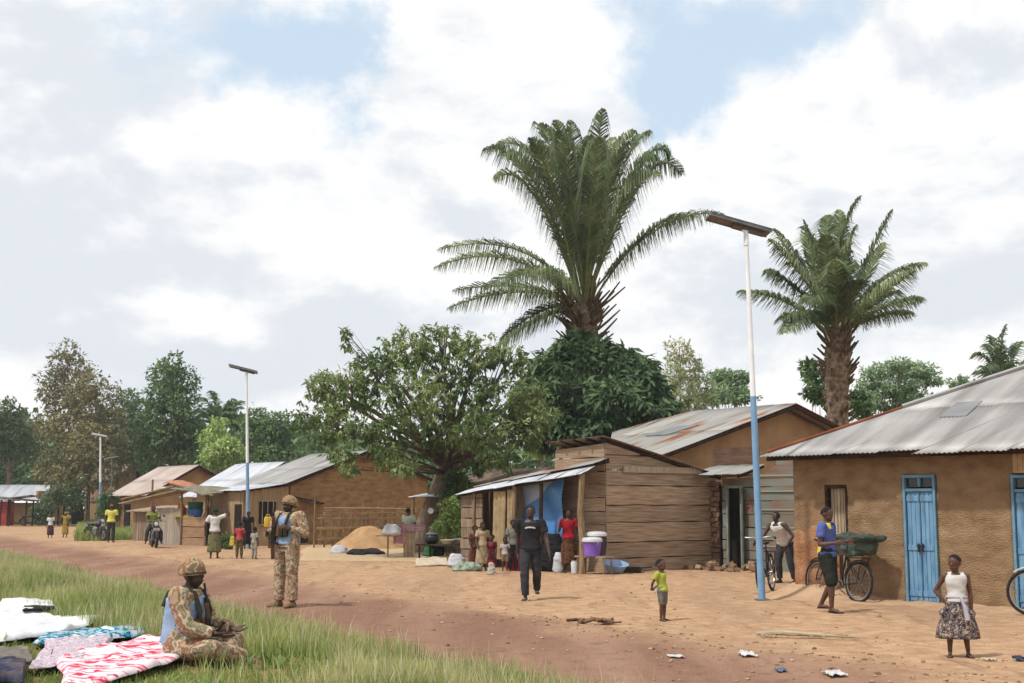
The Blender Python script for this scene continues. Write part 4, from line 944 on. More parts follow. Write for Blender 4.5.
# ---- house B: mud house with the rusty tin roof in the middle
eB = Vector((3.86, 36.3, 0)); FB = dict(o=eB, rz=-(math.pi/2-R(39))); wB = ly(FB, 791, 0)
Bh = thing('mud_house', 'mud house with rust streaked tin gable roof behind the plank kiosk', 'house', FB['o'], FB['rz'])
zeB = lz(FB, 0, 0, 457); zaB = lz(FB, 0, wB, 404); wB2 = wB+ (wB*.86)
xm = lx(FB, 690, wB); lenB = min(-lx(FB, 612, 0), 6.0)
gt = lambda y: (zeB+(zaB-zeB)*y/wB if y < wB else zaB-(zaB-zeB)*(y-wB)/wB)-.1
wall('gable_wall', mud_b(), Bh, wB2-.8, zaB, .25, .12, .02, top=lambda x: gt(x+.4), p0=(-.35, .4, 0), ang=math.pi/2)
wall('front_wall', mud_b(), Bh, lenB-.4, zeB, .25, .3, .02, p0=(-lenB, .4, 0), top=lambda x: gt(.4))
wall('back_wall', mud_b(), Bh, lenB-.4, zeB, .25, .3, .02, p0=(-lenB, wB2-.6, 0), top=lambda x: gt(wB2-.6))
wall('far_gable_wall', mud_b(), Bh, wB2-.8, zaB, .25, .3, .02, top=lambda x: gt(x+.4)-.75, p0=(-lenB+.2, .4, 0), ang=math.pi/2)
xm = lx(FB, 690, wB); xe = lx(FB, 612, wB*.8); xe2 = lx(FB, 606, 0)
roofpart('roof', Bh, rust_roof(), [((xm, 0, zeB), (.25, 0, zeB), (.25, wB, zaB), (xm, wB, zaB))], rows=2)
roofpart('roof_end', Bh, rust_roof(), [((xe2, 0, zeB-.1), (xm, 0, zeB), (xm, wB, zaB), (xe, wB*.8, zaB-.62))], rows=2)
roofpart('roof_back', Bh, rust_roof(), [((.25, wB2, gt(wB2)+.1), (xm, wB2, gt(wB2)+.1), (xm, wB, zaB), (.25, wB, zaB))], rows=1)
mb = MB(); mb.tube([(.18, -.05, zeB-.09), (.18, wB, zaB-.1), (.18, wB2, gt(wB2)-.0)], .06, 6); mb.tube([(-lenB, 0, zeB-.08), (.2, 0, zeB-.08)], .04, 6); mb.build('verge_board', dark_wood(), Bh)
pth = MB(); sx = lx(FB, 668, wB*.5)
def onb(x, t): return Vector((x, wB*t, zeB+(zaB-zeB)*t+.06))
pp = [onb(sx-.5, .42), onb(sx+.5, .42), onb(sx+.7, .6), onb(sx-.2, .6)]; pth.add(pp+[p-Vector((0, 0, .03)) for p in pp], [(0, 1, 2, 3), (7, 6, 5, 4), (0, 4, 5, 1), (1, 5, 6, 2), (2, 6, 7, 3), (3, 7, 4, 0)]); pth.build('skylight_patch', MATS['dull_sheet'], Bh)
# ---- generic gabled mud house seen end-on
def gable_house(label, o, ang, half, Lh, ze, za, wm, rm, half2=None, veranda=0, ov=.35, holes=(), wob=.02, step=.12, name='mud_house', vz=None):
    root = thing(name, label, 'house', o, -(math.pi/2-R(ang))); half2 = half2 or half; W = half+half2
    ze2 = za-(za-ze)*half2/half*.9
    g = lambda y: (ze+(za-ze)*max(0, y)/half if y < half else za-(za-ze2)*(y-half)/half2)
    wall('gable_wall', wm, root, W-.1, za, .25, step, wob, top=lambda x: g(x+.05)-.06, p0=(0, .05, 0), ang=math.pi/2)
    wall('far_gable_wall', wm, root, W-.1, za, .25, step*3, wob, top=lambda x: g(x+.05)-.06, p0=(-Lh+.25, .05, 0), ang=math.pi/2)
    wall('front_wall', wm, root, Lh, ze, .25, step, wob, holes=holes, p0=(-Lh, 0, 0), top=lambda x: ze-.05)
    wall('back_wall', wm, root, Lh, ze2, .25, step*3, wob, p0=(-Lh, W-.25, 0), top=lambda x: ze2-.08)
    s1 = (za-ze)/half; roofpart('roof', root, rm, [((-Lh-ov, -ov, ze-s1*ov), (ov, -ov, ze-s1*ov), (ov, half, za), (-Lh-ov, half, za))], rows=2, wl=.12)
    s2 = (za-ze2)/half2; roofpart('roof_back', root, rm, [((ov, W+ov, ze2-s2*ov), (-Lh-ov, W+ov, ze2-s2*ov), (-Lh-ov, half, za), (ov, half, za))], rows=1, wl=.12)
    mb = MB(); mb.tube([(ov-.08, -ov, ze-s1*ov-.08), (ov-.08, half, za-.09), (ov-.08, W+ov, ze2-s2*ov-.08)], .06, 6); mb.build('verge_board', dark_wood(), root)
    return root, g
# E: big mud brick house left of the leaning tree
oE = Vector((-9.35, 55.2, 0)); FE = frame_at(oE, 38)
hE = ly(FE, 365); zaE = lz(FE, 0, hE, 451); zeE = lz(FE, 0, 0, 481); h2E = ly(FE, 428)-hE
E_, gE = gable_house('large brown mud brick gable house behind the sand heap', oE, 38, hE, 4.6, zeE, zaE, mud_e(), iron_roof(), half2=h2E, ov=.3, wob=.035)
# veranda lean-to along its street side
vx0 = -4.6; vy = -2.1; zv = lz(FE, -.2, vy, 491)
roofpart('veranda_roof', E_, iron_new(), [((vx0-.3, vy-.3, zv), (.3, vy-.3, zv), (.3, -.3, zeE-.12), (vx0-.3, -.3, zeE-.12))], wl=.12, jit=.02)
vboards('veranda_boards', E_, M('clay_board', [s(166, 138, 104), s(196, 168, 130)], scale=3, stretch=(6, 6, .6), island=.12, rough=.95), vx0, -.1, vy, lambda x: zv-.03, .3, .05)
vboards('veranda_end', E_, MATS['clay_board'], vy+.05, -.05, -.06, lambda y: zv+(zeE-.15-zv)*(y-vy)/2.1-.04, .3, .05, ang=1)
MB().box((.0, -1.05, 1.35), (.04, .75, .95)).build('window_shade_panel', shade_in(), E_); mb = MB()  # solid panel, the shade of a window opening painted near black
for k in range(3): mb.box((.03, -1.3+k*.25, 1.35), (.03, .03, .95))
mb.box((.03, -1.05, 1.84), (.05, .85, .05)).box((.03, -1.05, .86), (.05, .85, .05)); mb.build('window_bars', pale_wood(), E_)
MB().box((-.5, vy-.04, .95), (.6, .03, 1.5)).build('doorway_shade_panel', shade_in(), E_)  # solid panel on the boards, doorway shade painted in its colour
# F: roof behind E
oF = Vector((-13.6, 63.5, 0)); FF = frame_at(oF, 38); hF = ly(FF, 281)
gable_house('mud house with pale tin roof half hidden behind the big brick house', oF, 38, hF, 4.5, lz(FF, 0, 0, 491), lz(FF, 0, hF, 462), mud_b(), iron_new(), ov=.5, step=.25)
# G: pinkish roof house
oG = Vector((-22.0, 80, 0)); FG = frame_at(oG, 38); hG = ly(FG, 197)
G_, _ = gable_house('small mud house with faded pinkish tin roof at the left of the row', oG, 38, hG, 5.2, lz(FG, 0, 0, 490), lz(FG, 0, hG, 465), mud_b(), pink_roof(), ov=.6, step=.25)
MB().box((lx(FG, 131), -.05, 1.0), (.9, .04, 2.0)).build('doorway_shade_panel', shade_in(), G_)  # solid panel on the closed wall, painted as a shaded opening
# L: tiny brown house far behind
oL = Vector((-37.8, 125, 0)); fL = dict(o=oL, rz=0)
gable_house('tiny brown gabled house far away under the trees left of the pinkish roof', oL, 62, 1.5, 4, lz(fL, 0, 0, 478), lz(fL, 0, 0, 464), mud_b(), MATS['old_dark_sheet'], ov=.3, step=.4)
# J: far left house
oJ = Vector((-41.2, 114, 0)); 
J_ = thing('mud_house', 'distant house with bright white tin roof at the far left edge', 'house', oJ, R(-4))
wall('front_wall', mud_b(), J_, 12, 2.05, .25, .4, .02, p0=(-12, 0, 0)); wall('end_wall', mud_b(), J_, 5, 2.9, .25, .4, .02, p0=(0, 0, 0), ang=math.pi/2); wall('back_wall', mud_b(), J_, 12, 2.9, .25, .6, .02, p0=(-12, 5, 0))
roofpart('roof', J_, iron_new(), [((-12.5, -.9, 1.85), (.5, -.9, 1.85), (.2, 3, 3.45), (-12.5, 3, 3.45))], wl=.3, width=1.4)
roofpart('roof_back', J_, iron_new(), [((.5, 5.6, 2.7), (-12.5, 5.6, 2.7), (-12.5, 3, 3.45), (.2, 3, 3.45))], wl=.3, width=1.4)
MB().box((-5, -.05, 1), (1, .04, 1.9)).build('doorway_shade_panel', shade_in(), J_)  # doorway shade painted on a solid panel before the wall
RJ = thing('red_kiosk', 'small red painted kiosk at the far left edge below the white roof', 'kiosk', P(-6, 524, 108)*Vector((1, 1, 0)), 0)
mb = MB()
for i in range(8): mb.box((0, 0, .12+i*.25), (2.6, 1.6, .23))
mb.build('body', M('red_board', [s(176, 52, 58), s(204, 76, 80)], scale=3, rough=.7), RJ); MB().box((.1, -.1, 2.1), (3.2, 2.2, .06), ry=.05).build('roof', dark_wood(), RJ)
KJ = thing('open_shelter', 'dark pole shelter with ragged flat roof beside the red kiosk', 'shelter', P(15, 524, 104)*Vector((1, 1, 0)), 0)
for x, y in ((-1.2, 0), (.8, 0), (-1.2, 1.5), (.8, 1.5), (-.5, 0)): MB().tube([(x, y, 0), (x+.05, y, 2.1)], .07, 6).build('post', dark_wood(), KJ)
MB().box((-.2, .7, 2.15), (3.2, 2.3, .10), ry=.1, jit=.05).box((.4, .6, 2.3), (1.6, 1.6, .08), ry=-.12, jit=.05).build('roof', M('grey_thatch', [s(92, 86, 80), s(140, 134, 126)], scale=4, rough=.95), KJ)
HK = thing('open_shelter', 'small pole shelter with drooping grey roof left of the parked motorcycle', 'shelter', P(70, 521, 108)*Vector((1, 1, 0)), 0)
for x, y in ((-1, 0), (.9, 0), (-1, 1.4), (.9, 1.4)): MB().tube([(x, y, 0), (x, y, 1.9)], .08, 6).build('post', dark_wood(), HK)
MB().box((-.6, .6, 2.0), (1.9, 2, .09), ry=-.22, jit=.06).box((1.0, .6, 2.05), (1.8, 2, .09), ry=.18, jit=.06).build('roof', MATS['grey_thatch'], HK); MB().box((.55, .1, .9), (.9, .1, 1.6)).build('side_panel', shade_in(), HK)  # side panel shares the painted interior dark
# D: background hut between the tree and the porch shop
oD = Vector((-1.95, 46.5, 0)); D_ = thing('wooden_hut', 'old wooden hut with low brown roof seen between the leaning tree and the porch shop', 'hut', oD, -(math.pi/2-R(38)))
FD = frame_at(oD, 38); xd1 = lx(FD, 506); 
board_wall('front_wall', D_, plank_x(), (-.6, 0, 0), 0, xd1+.6, lambda x: 2.3, .3); board_wall('end_wall', D_, plank_x(), (-.6, 0, 0), math.pi/2, 3, lambda x: 2.3, .3)
roofpart('roof', D_, M('brown_thatch_sheet', [s(98, 80, 68), s(142, 122, 106)], scale=2.5, rough=.95, island=.15), [((-1, -.5, 2.15), (xd1+.8, -.5, 2.15), (xd1+.8, 2, 2.95), (-1, 2, 2.95))], jit=.03)
roofpart('porch_roof', D_, iron_new(), [((-.9, -1.5, 1.95), (1.2, -1.5, 1.95), (1.2, -.3, 2.12), (-.9, -.3, 2.12))], jit=.02)
for x in (-.7, 1.0): MB().tube([(x, -1.4, 0), (x, -1.4, 1.95)], .05, 6).build('post', pole_wood(), D_)
# H: market stall with plank counter
oH = G(181, 545)*Vector((1, 1, 0)); FH = frame_at(oH, 62); wH = lx(FH, 209)
Hs = thing('market_stall', 'ramshackle plank market stall with patched roof left of the woman in the white top', 'stall', oH, FH['rz'])
board_wall('counter', Hs, M('stall_plank', [s(164, 128, 98), s(190, 156, 122)], scale=3, stretch=(1, 1, 8), island=.1, rough=.9), (0, 0, 0), 0, wH, lambda x: 1.12, .38)
board_wall('counter_side', Hs, MATS['stall_plank'], (0, 0, 0), math.pi/2, 1.6, lambda x: 1.12, .38)
MB().box((wH/2, .8, 1.14), (wH+.1, 1.7, .04)).build('counter_top', pale_wood(), Hs)
for x, y in ((0, -.05), (wH, -.05), (0, 1.6), (wH, 1.6)): MB().tube([(x, y, 0), (x+.03, y, 1.2), (x, y, 2.2)], .05, 7).build('post', pole_wood(), Hs)
MB().box((wH/2, 1.6, 1.6), (wH+.2, .04, 1.0)).build('back_panel', dark_wood(), Hs)
lwx = lx(FH, 158)
vb = vboards('side_fence', Hs, M('grey_vertical', [s(166, 152, 136), s(196, 184, 168)], scale=3, stretch=(7, 7, .6), island=.14, rough=.9), lwx, -.08, .1, lambda x: 1.55, .12)
def rag(name, root, mat, c, sx, sy, rx, ry, rz=0, sag=.08, th=.03):
    U = np.linspace(-.5, .5, 20); u, v_ = np.meshgrid(U, U, indexing='ij'); e = 1+.12*(vnoise(u*6+c[0]*3, v_*6)-.5)
    Z = .08*vnoise(u*5+c[0], v_*5+c[1])-sag*((u*2)**2+(v_*2)**2)*.5; Pq = np.stack([u*sx*e, v_*sy*e, Z], -1)
    m = np.array(Matrix.Rotation(rz, 3, 'Z') @ Matrix.Rotation(ry, 3, 'Y') @ Matrix.Rotation(rx, 3, 'X')); Pq = Pq @ m.T+np.array(c)
    return link(name, np_mesh(name, *grid_solid(Pq, (0, 0, -th))), mat, root, True)
rag('roof_cover', Hs, cloth('grey_tarp', s(120, 114, 96), s(160, 152, 132)), (wH*.62, .6, 2.36), wH*1.35, 2.6, .05, .16, 0, .14)
rag('roof_cover', Hs, cloth('orange_rag', s(188, 124, 92), s(214, 156, 124)), (-.35, .4, 2.62), 1.1, 1.3, 0, .25, 0, .2)
rag('roof_cover', Hs, cloth('white_rag', s(210, 202, 190), s(232, 228, 220)), (-.95, .3, 2.42), 1.0, 1.0, 0, -.1, 0, .15)
mb = MB(); mb.box((-1.6, .1, 2.02), (3.4, .9, .05), ry=-.17); mb.build('side_roof', M('thatch_brown', [s(150, 128, 106), s(188, 166, 138)], scale=5, rough=.95, bump=.6), Hs)
mb = MB(); 
for pq in (((-3.2, -.3, 1.9), (-.2, -.3, 2.45)), ((-.3, -.3, 2.55), (wH+.6, -.3, 2.05)), ((-1.55, -.2, 0), (-1.5, -.2, 2.75))): MB().tube(pq, .042, 6).build('roof_pole', pole_wood(), Hs)
o = thing('low_shed', 'low dark lean-to of sticks and boards left of the market stall', 'shed', G(134, 543)*Vector((1, 1, 0))+Vector((-.6, 3.6, 0)), R(-30))
vboards('walls', o, plank_x(), -.7, 1.5, 0, lambda x: 1.35, .15); mb = MB().box((.4, .9, 1.5), (2.6, 2.4, .06), rx=.1); mb.build('roof', MATS['thatch_brown'], o)
# N: little stall behind the standing soldier
oN = G(289, 545)*Vector((1, 1, 0)); NS = thing('small_stall', 'little roofed pole stall just behind the standing soldier', 'stall', oN, R(-14))
for x, y in ((-.85, 0), (.85, 0), (-.85, 1.2), (.85, 1.2)): MB().tube([(x, y, 0), (x, y, 1.75)], .04, 7).build('post', pole_wood(), NS)
MB().box((-.5, .6, 1.86), (1.15, 1.7, .03), ry=-.28).build('roof_sheet', iron_new(), NS); MB().box((.62, .6, 1.92), (1.2, 1.7, .05), ry=.32).build('roof_sheet', dark_wood(), NS)
board_wall('counter', NS, plank_x(), (-.85, 0, 0), 0, 1.7, lambda x: .8, .2)
# ------------------------------------------------------------------ trees
def bl(px, py, Y, rp, fl=.8): p = P(px, py, Y); return (p.x, p.y, p.z, rp*Y/F, fl)
def grd(px, Y): p = P(px, 505, Y); return Vector((p.x, p.y, 0))
gl = dict(
 mango=leafmat('mango_leaf', [s(92, 116, 66, 1.25), s(122, 144, 84, 1.25), s(160, 172, 112, 1.2)], .36, .45),
 vine=leafmat('vine_leaf', [s(66, 92, 56, 1.3), s(90, 116, 74, 1.3), s(122, 146, 100, 1.2)], .3, .5),
 olive=leafmat('olive_leaf', [s(126, 120, 82, 1.2), s(150, 142, 100, 1.2), s(118, 124, 80, 1.2)], .3, .35),
 green=leafmat('green_leaf', [s(82, 110, 64, 1.2), s(104, 132, 80, 1.2), s(126, 150, 96, 1.2)], .35, .35),
 light=leafmat('light_leaf', [s(150, 176, 98, 1.1), s(178, 196, 122, 1.1)], .35, .3),
 pale=leafmat('pale_leaf', [s(146, 158, 112, 1.05), s(170, 176, 128, 1.05), s(188, 182, 140, 1.05)], .35, .35),
 dark=leafmat('forest_leaf', [s(82, 106, 66, 1.2), s(104, 128, 82, 1.2), s(78, 100, 68, 1.2)], .3, .35),
 acacia=leafmat('acacia_leaf', [s(126, 150, 108, 1.05), s(150, 172, 130, 1.05)], .35, .3))
# palms
c1 = P(584, 300, 52); pf = lambda c, t_, a=0, b=0: px_frond(c1, (c[0], c[1]+(8 if t_[1] < 135 else 0)), (t_[0]-(8 if t_[0] < 520 else 0), t_[1]+(9 if t_[1] < 135 else 0)), a, b)
fr = [pf((520, 130), (490, 150), -1, -2), pf((540, 105), (498, 138), 1, 1), pf((548, 118), (514, 124), -2, -3), pf((560, 110), (530, 118), 1, 2), pf((566, 140), (548, 116), 0, 0), pf((574, 140), (562, 112), -1, -2), pf((580, 150), (574, 108), 2, 3),
      pf((586, 150), (588, 108), 0, -1), pf((594, 150), (600, 112), -1, -2), pf((600, 145), (614, 116), 1, 2), pf((606, 140), (628, 120), -1, -2), pf((622, 115), (650, 126), 1, 2), pf((632, 118), (664, 134), -1, -2), pf((638, 115), (678, 150), 0, 0), pf((640, 130), (682, 168), 1, 2),
      pf((528, 148), (496, 172), 1, 2), pf((536, 140), (506, 158), -3, -4), pf((552, 150), (534, 130), -3, -4), pf((574, 160), (569, 124), -3, -4), pf((592, 165), (600, 132), -3, -5), pf((608, 150), (638, 136), -3, -4), pf((628, 150), (656, 168), -3, -4), pf((560, 150), (548, 132), 3, 5), pf((604, 150), (622, 126), 3, 5), pf((585, 150), (583, 125), 3, 5),
      pf((655, 200), (720, 214), 0, 1), pf((650, 198), (702, 205), 1, 2), pf((510, 222), (433, 262), 0, 0), pf((530, 228), (448, 250), 1, 2), pf((535, 245), (480, 280), -2, -4), pf((545, 240), (512, 285), -4, -7), pf((520, 270), (450, 308), 0, 0), pf((530, 276), (462, 296), 1, 3), pf((530, 300), (484, 356), 0, -1), pf((540, 298), (498, 348), 1, 1)]
pl = palmleaf()
palm('oil_palm', 'tallest oil palm with a feathery crown above the vine covered bush', grd(584, 52), c1+Vector((0, 0, -.2)), fr, .46, 1.3, pl, 1, 104, .80, .046, stubs=40, stub_len=2.0, stub_low=2.4)
c2 = P(838, 330, 45); pf = lambda c, t_, a=0, b=0: px_frond(c2, c, t_, a, b)
fr = [pf((815, 250), (791, 206), 0, 0), pf((812, 270), (800, 222), 1, 2), pf((828, 240), (822, 212), 1, 2), pf((838, 240), (853, 197), 0, 0), pf((846, 250), (858, 210), -1, -1), pf((830, 260), (826, 228), -2, -3), pf((848, 262), (842, 240), -3, -5), pf((866, 262), (893, 224), 0, 0), pf((868, 275), (884, 236), 1, 2), pf((880, 272), (937, 255), 0, 0), pf((875, 290), (912, 272), -2, -3), pf((888, 296), (927, 298), -1, -1), pf((885, 310), (918, 310), 1, 1), pf((880, 300), (905, 292), 1, 2),
      pf((800, 265), (763, 242), 0, 0), pf((805, 262), (775, 240), 1, 2), pf((795, 282), (765, 272), 1, 1), pf((790, 292), (732, 292), 0, 0), pf((800, 300), (775, 318), -2, -4), pf((808, 306), (790, 325), -2, -3), pf((840, 285), (840, 268), -4, -6), pf((850, 288), (862, 282), -3, -5), pf((820, 285), (808, 290), -3, -5), pf((842, 250), (836, 215), 2, 3), pf((825, 265), (812, 245), 2, 4)]
palm('oil_palm', 'second oil palm with a thick scaly trunk rising behind the right hand house', grd(838, 45), c2+Vector((0, 0, .1)), fr, .37, .95, pl, 2, 92, .58, .055, stubs=30, stub_len=.9, stub_low=2.2)
c3 = P(1000, 392, 62); pf = lambda c, t_, a=0, b=0: px_frond(c3, c, t_, a, b)
fr = [pf((985, 355), (973, 348), 0, 0), pf((990, 350), (981, 336), 0, 0), pf((996, 345), (992, 330), 1, 1), pf((1003, 340), (1008, 326), 0, 0), pf((1008, 345), (1022, 332), 0, 1), pf((1015, 355), (1040, 345), 0, 0), pf((985, 365), (972, 370), 0, 0), pf((1015, 365), (1038, 362), 0, 1), pf((1000, 350), (1000, 340), -2, -4), pf((992, 362), (985, 372), -2, -4), pf((1008, 360), (1018, 370), -2, -4)]
palm('oil_palm', 'oil palm crown peeking over the roof ridge at the right edge', grd(1000, 62), c3, fr, .4, .75, leafmat('far_palm_leaf', [s(88, 110, 74, 1.5), s(122, 142, 100, 1.5)]), 3, 34, .5, .09, stubs=10)
for i, (px, py, Y, lab) in enumerate(((220, 425, 112, 'distant palm among the dark trees right of the tall green tree'), (8, 440, 135, 'bushy palm at the left edge of the tree line'))):
    cc = P(px, py, Y); fr = []
    rr_ = random.Random(i+4)
    for k in range(26):
        a = rr_.uniform(0, 6.28); e = rr_.uniform(.1, 1.3); d = Vector((math.cos(a)*math.cos(e), math.sin(a)*math.cos(e), math.sin(e))); L_ = rr_.uniform(2.6, 3.8)
        fr.append((cc+d*L_*.6+Vector((0, 0, .5)), cc+d*L_+Vector((0, 0, -.9))))
    palm('oil_palm', lab, grd(px, Y), cc, fr, .16, .9, gl['green'], 9+i, 24, .5, .13, stubs=4)
# the leaning tree by the brick house
Y = 43; mb_ = [bl(a[0], a[1], a[2], a[3]*.86, *a[4:]) for a in ((345, 395, 43, 38), (330, 425, 42, 30), (372, 372, 44, 34), (320, 385, 43, 22), (405, 352, 43, 32), (440, 346, 44, 34), (478, 352, 43, 32), (510, 360, 43, 22), (410, 395, 41, 42), (455, 392, 44, 42), (500, 400, 43, 36), (535, 395, 44, 18), (525, 430, 43, 30), (480, 430, 42, 34), (440, 432, 43.5, 24), (395, 430, 42, 30), (365, 430, 41, 24), (500, 458, 42.5, 22), (340, 455, 41, 16, .6), (540, 415, 43, 22), (300, 420, 43, 14), (475, 465, 44, 14), (465, 482, 44.5, 11), (428, 450, 44.5, 14), (350, 345, 43, 8), (346, 332, 43, 9), (405, 468, 40.6, 16, .5), (350, 470, 40.4, 9, .5), (386, 455, 41, 20, .6))]
lt_ = tree('broadleaf_tree', 'leaning spreading broadleaf tree between the brick house and the porch shop', G(418, 553)*Vector((1, 1, 0)), mb_, 3200, .22, .08, gl['mango'], .40, 3.4, seed=11, droop=.75, rosette=6, shell=.5, lean=(1.15, 0), trunk_mat=M('grey_bark', [s(108, 92, 80, 1.2), s(146, 128, 112, 1.2)], scale=4, stretch=(3, 3, .7), rough=.95, bump=.9, bscale=9, dist=.04, spec=.1))
# vine smothered bush at the palm's foot
vb_ = [bl(*a) for a in ((585, 365, 49, 30), (555, 372, 49, 28), (615, 368, 49, 30), (540, 395, 48, 22), (640, 385, 48, 26), (652, 398, 49, 18), (575, 400, 48, 36), (615, 405, 47, 34), (650, 415, 47, 26), (560, 430, 47, 26), (600, 435, 47, 30), (635, 425, 47, 26), (545, 415, 48, 22), (530, 385, 48.5, 12), (580, 345, 50, 16), (520, 402, 48, 9), (603, 345, 49, 10), (562, 350, 49, 10), (646, 364, 49, 10), (524, 420, 47, 9), (625, 352, 49, 8))]
tree('vine_bush', 'dense dark green vine covered tree swallowing the foot of the tallest palm', grd(590, 48.5), vb_, 4200, .40, .15, gl['vine'], .3, 3, seed=21, droop=.9, rosette=6, shell=.62)
T = [
 ('sparse yellowish tree with feathery branches right of the vine covered tree', 685, 62, [(680, 352, 14), (690, 368, 16), (672, 375, 14), (700, 385, 14), (680, 395, 20), (695, 405, 16), (668, 395, 10), (705, 400, 10)], 1100, .24, .09, 'pale', .14, 4, 3),
 ('flat topped tree over the rusty roof, left of the near lamp post', 730, 82, [(722, 376, 12, .5), (738, 378, 12, .5), (730, 386, 18, .5), (718, 396, 14, .5), (742, 396, 14, .5)], 1300, .30, .14, 'acacia', .18, 4, 3),
 ('layered umbrella shaped tree just right of the second palm', 895, 72, [(880, 372, 18, .35), (915, 370, 20, .35), (900, 365, 14, .35), (870, 385, 16, .4), (900, 386, 22, .4), (930, 380, 13, .35), (885, 400, 24, .5), (915, 398, 16, .4), (860, 398, 16, .5)], 2500, .24, .11, 'acacia', .2, 5, 3),
 ('small leafy tree tangled against the trunk of the second palm', 818, 48, [(810, 368, 10), (816, 380, 9), (822, 395, 10), (812, 392, 8), (858, 398, 9), (862, 410, 9)], 620, .24, .11, 'green', .1, 3, 3),
 ('tall thin crowned olive green tree, highest at the left of the tree line', 66, 112, [(68, 350, 11), (60, 362, 13), (75, 366, 15), (52, 380, 15), (68, 385, 18), (88, 374, 9), (48, 396, 12), (60, 408, 20), (44, 425, 14), (70, 430, 22)], 1500, .42, .2, 'olive', .14, 9, 2),
 ('broad brownish tree in front of the tall olive one, behind the farthest lamp post', 88, 105, [(90, 385, 16), (78, 396, 18), (104, 398, 18), (88, 412, 24), (112, 420, 17), (70, 425, 20), (96, 440, 28), (66, 455, 22), (115, 448, 18), (90, 472, 28), (60, 480, 18), (118, 470, 12), (44, 470, 12)], 3600, .32, .16, 'olive', .16, 5, 3),
 ('tall dense green tree behind the pinkish roofed house', 172, 108, [(172, 364, 12), (165, 378, 18), (182, 382, 16), (160, 398, 18), (180, 402, 22), (172, 425, 30), (150, 430, 18), (192, 432, 16), (165, 455, 26), (190, 455, 18)], 3800, .42, .2, 'green', .35, 6, 2),
 ('light green young tree behind the second tin roof', 215, 88, [(218, 426, 9), (212, 438, 11), (226, 446, 12), (210, 455, 10), (235, 452, 9), (222, 462, 12)], 1000, .34, .17, 'light', .12, 2, 2),
 ('rounded green tree at the far left edge of the tree line', 8, 118, [(8, 412, 16), (-5, 425, 20), (22, 425, 16), (5, 445, 22), (28, 450, 14)], 1700, .42, .22, 'dark', .25, 5, 2),
 ('grey green tree between the brownish tree and the tall dense one', 132, 122, [(128, 400, 12), (140, 410, 14), (125, 420, 14), (145, 430, 14), (132, 445, 18)], 1500, .42, .22, 'dark', .25, 5, 2),
 ('dark round tree behind the first lamp post', 262, 100, [(255, 420, 14), (275, 424, 15), (262, 436, 20), (285, 440, 16), (245, 444, 14), (270, 455, 20)], 2200, .36, .18, 'green', .25, 4, 2),
 ('bushy tree showing through the right side of the leaning tree', 545, 66, [(535, 415, 12), (548, 425, 14), (540, 442, 16), (555, 440, 10)], 900, .34, .15, 'light', .15, 3, 2),
 ('small round bush crown on the skyline above the right roof', 962, 80, [(960, 384, 10, .6), (972, 386, 8, .6)], 360, .3, .14, 'acacia', .12, 4, 2)]
for (lab, px, Y, bs_, n, ln, wd, mt, r0, fk, ro) in T:
    tree('broadleaf_tree', lab, grd(px, Y), [bl(b[0], b[1], Y+random.uniform(-1.5, 1.5), b[2]*1.06, *(b[3:] or (.85,))) for b in bs_], n, ln, wd, gl[mt], r0, fk, seed=px, droop=.3, rosette=ro, shell=.5)
# shrubs
for i, (lab, px, Y, bs_, n, ln, mt) in enumerate([
 ('leafy green shrub growing between the leaning tree and the wooden hut', 448, 43.6, [(445, 525, 11), (455, 518, 12), (440, 535, 9), (462, 532, 9), (452, 505, 9)], 620, .18, 'light'),
 ('tall thin climbing shrub beside the wooden hut wall', 452, 45, [(450, 495, 10), (456, 480, 10), (448, 510, 10)], 420, .2, 'green'),
 ('green shrub beside the mud wall of the distant white roofed house', 42, 110, [(38, 512, 8), (46, 506, 10), (44, 518, 8)], 420, .3, 'green'),
 ('round shrub under the eave of the pinkish roofed house', 110, 84, [(108, 500, 9), (116, 510, 9), (104, 512, 8)], 420, .26, 'green'),
 ('dark bush at the foot of the brownish tree left of the open shelter', 60, 103, [(52, 500, 11), (66, 492, 12), (74, 504, 9)], 700, .26, 'dark'),
 ('olive bush under the brownish tree right of the third lamp post', 128, 103, [(106, 500, 9), (116, 505, 7)], 360, .26, 'olive'),
 ('low green plants at the corner of the veranda', 222, 50, [(224, 540, 5), (228, 545, 4)], 160, .16, 'green')]):
    tree('shrub', lab, grd(px, Y), [bl(b[0], b[1], Y, b[2]) for b in bs_], n, ln, ln*.42, gl[mt], .04, .4, seed=80+i, rosette=3, cat='shrub')
# the wood behind everything
wb = []; rw_ = random.Random(3)
def wood(x0, x1, y_top, Ys, n, rad):
    for i in range(n):
        px = rw_.uniform(x0, x1); Y = rw_.uniform(*Ys); yt = y_top(px)+rw_.uniform(-4, 10); py = rw_.uniform(yt+rad, 500); wb.append(bl(px, py, Y, rad*rw_.uniform(.7, 1.4)))
wood(-60, 310, lambda p: 404+8*math.sin(p*.05), (125, 150), 120, 16)
wood(300, 580, lambda p: 424+4*math.sin(p*.05), (82, 110), 90, 16)
wood(560, 1100, lambda p: 408+5*math.sin(p*.04), (90, 110), 90, 15)
V, Q = crown_mesh(wb, 34000, .62, .34, 55, .2, 1, .6)
tag(link('far_wood', np_mesh('far_wood', V, Q), gl['dark']), 'far off wood filling the skyline behind the houses', 'wood', kind='stuff')
V, Q = crown_mesh([(b[0], b[1]+5, b[2], b[3]*1.2) for b in wb], 15000, 1.1, .7, 56, .1, 1, .3)
tag(link('far_undergrowth', np_mesh('far_undergrowth', V, Q), gl['green']), 'deeper foliage of the far off wood', 'wood', kind='stuff')
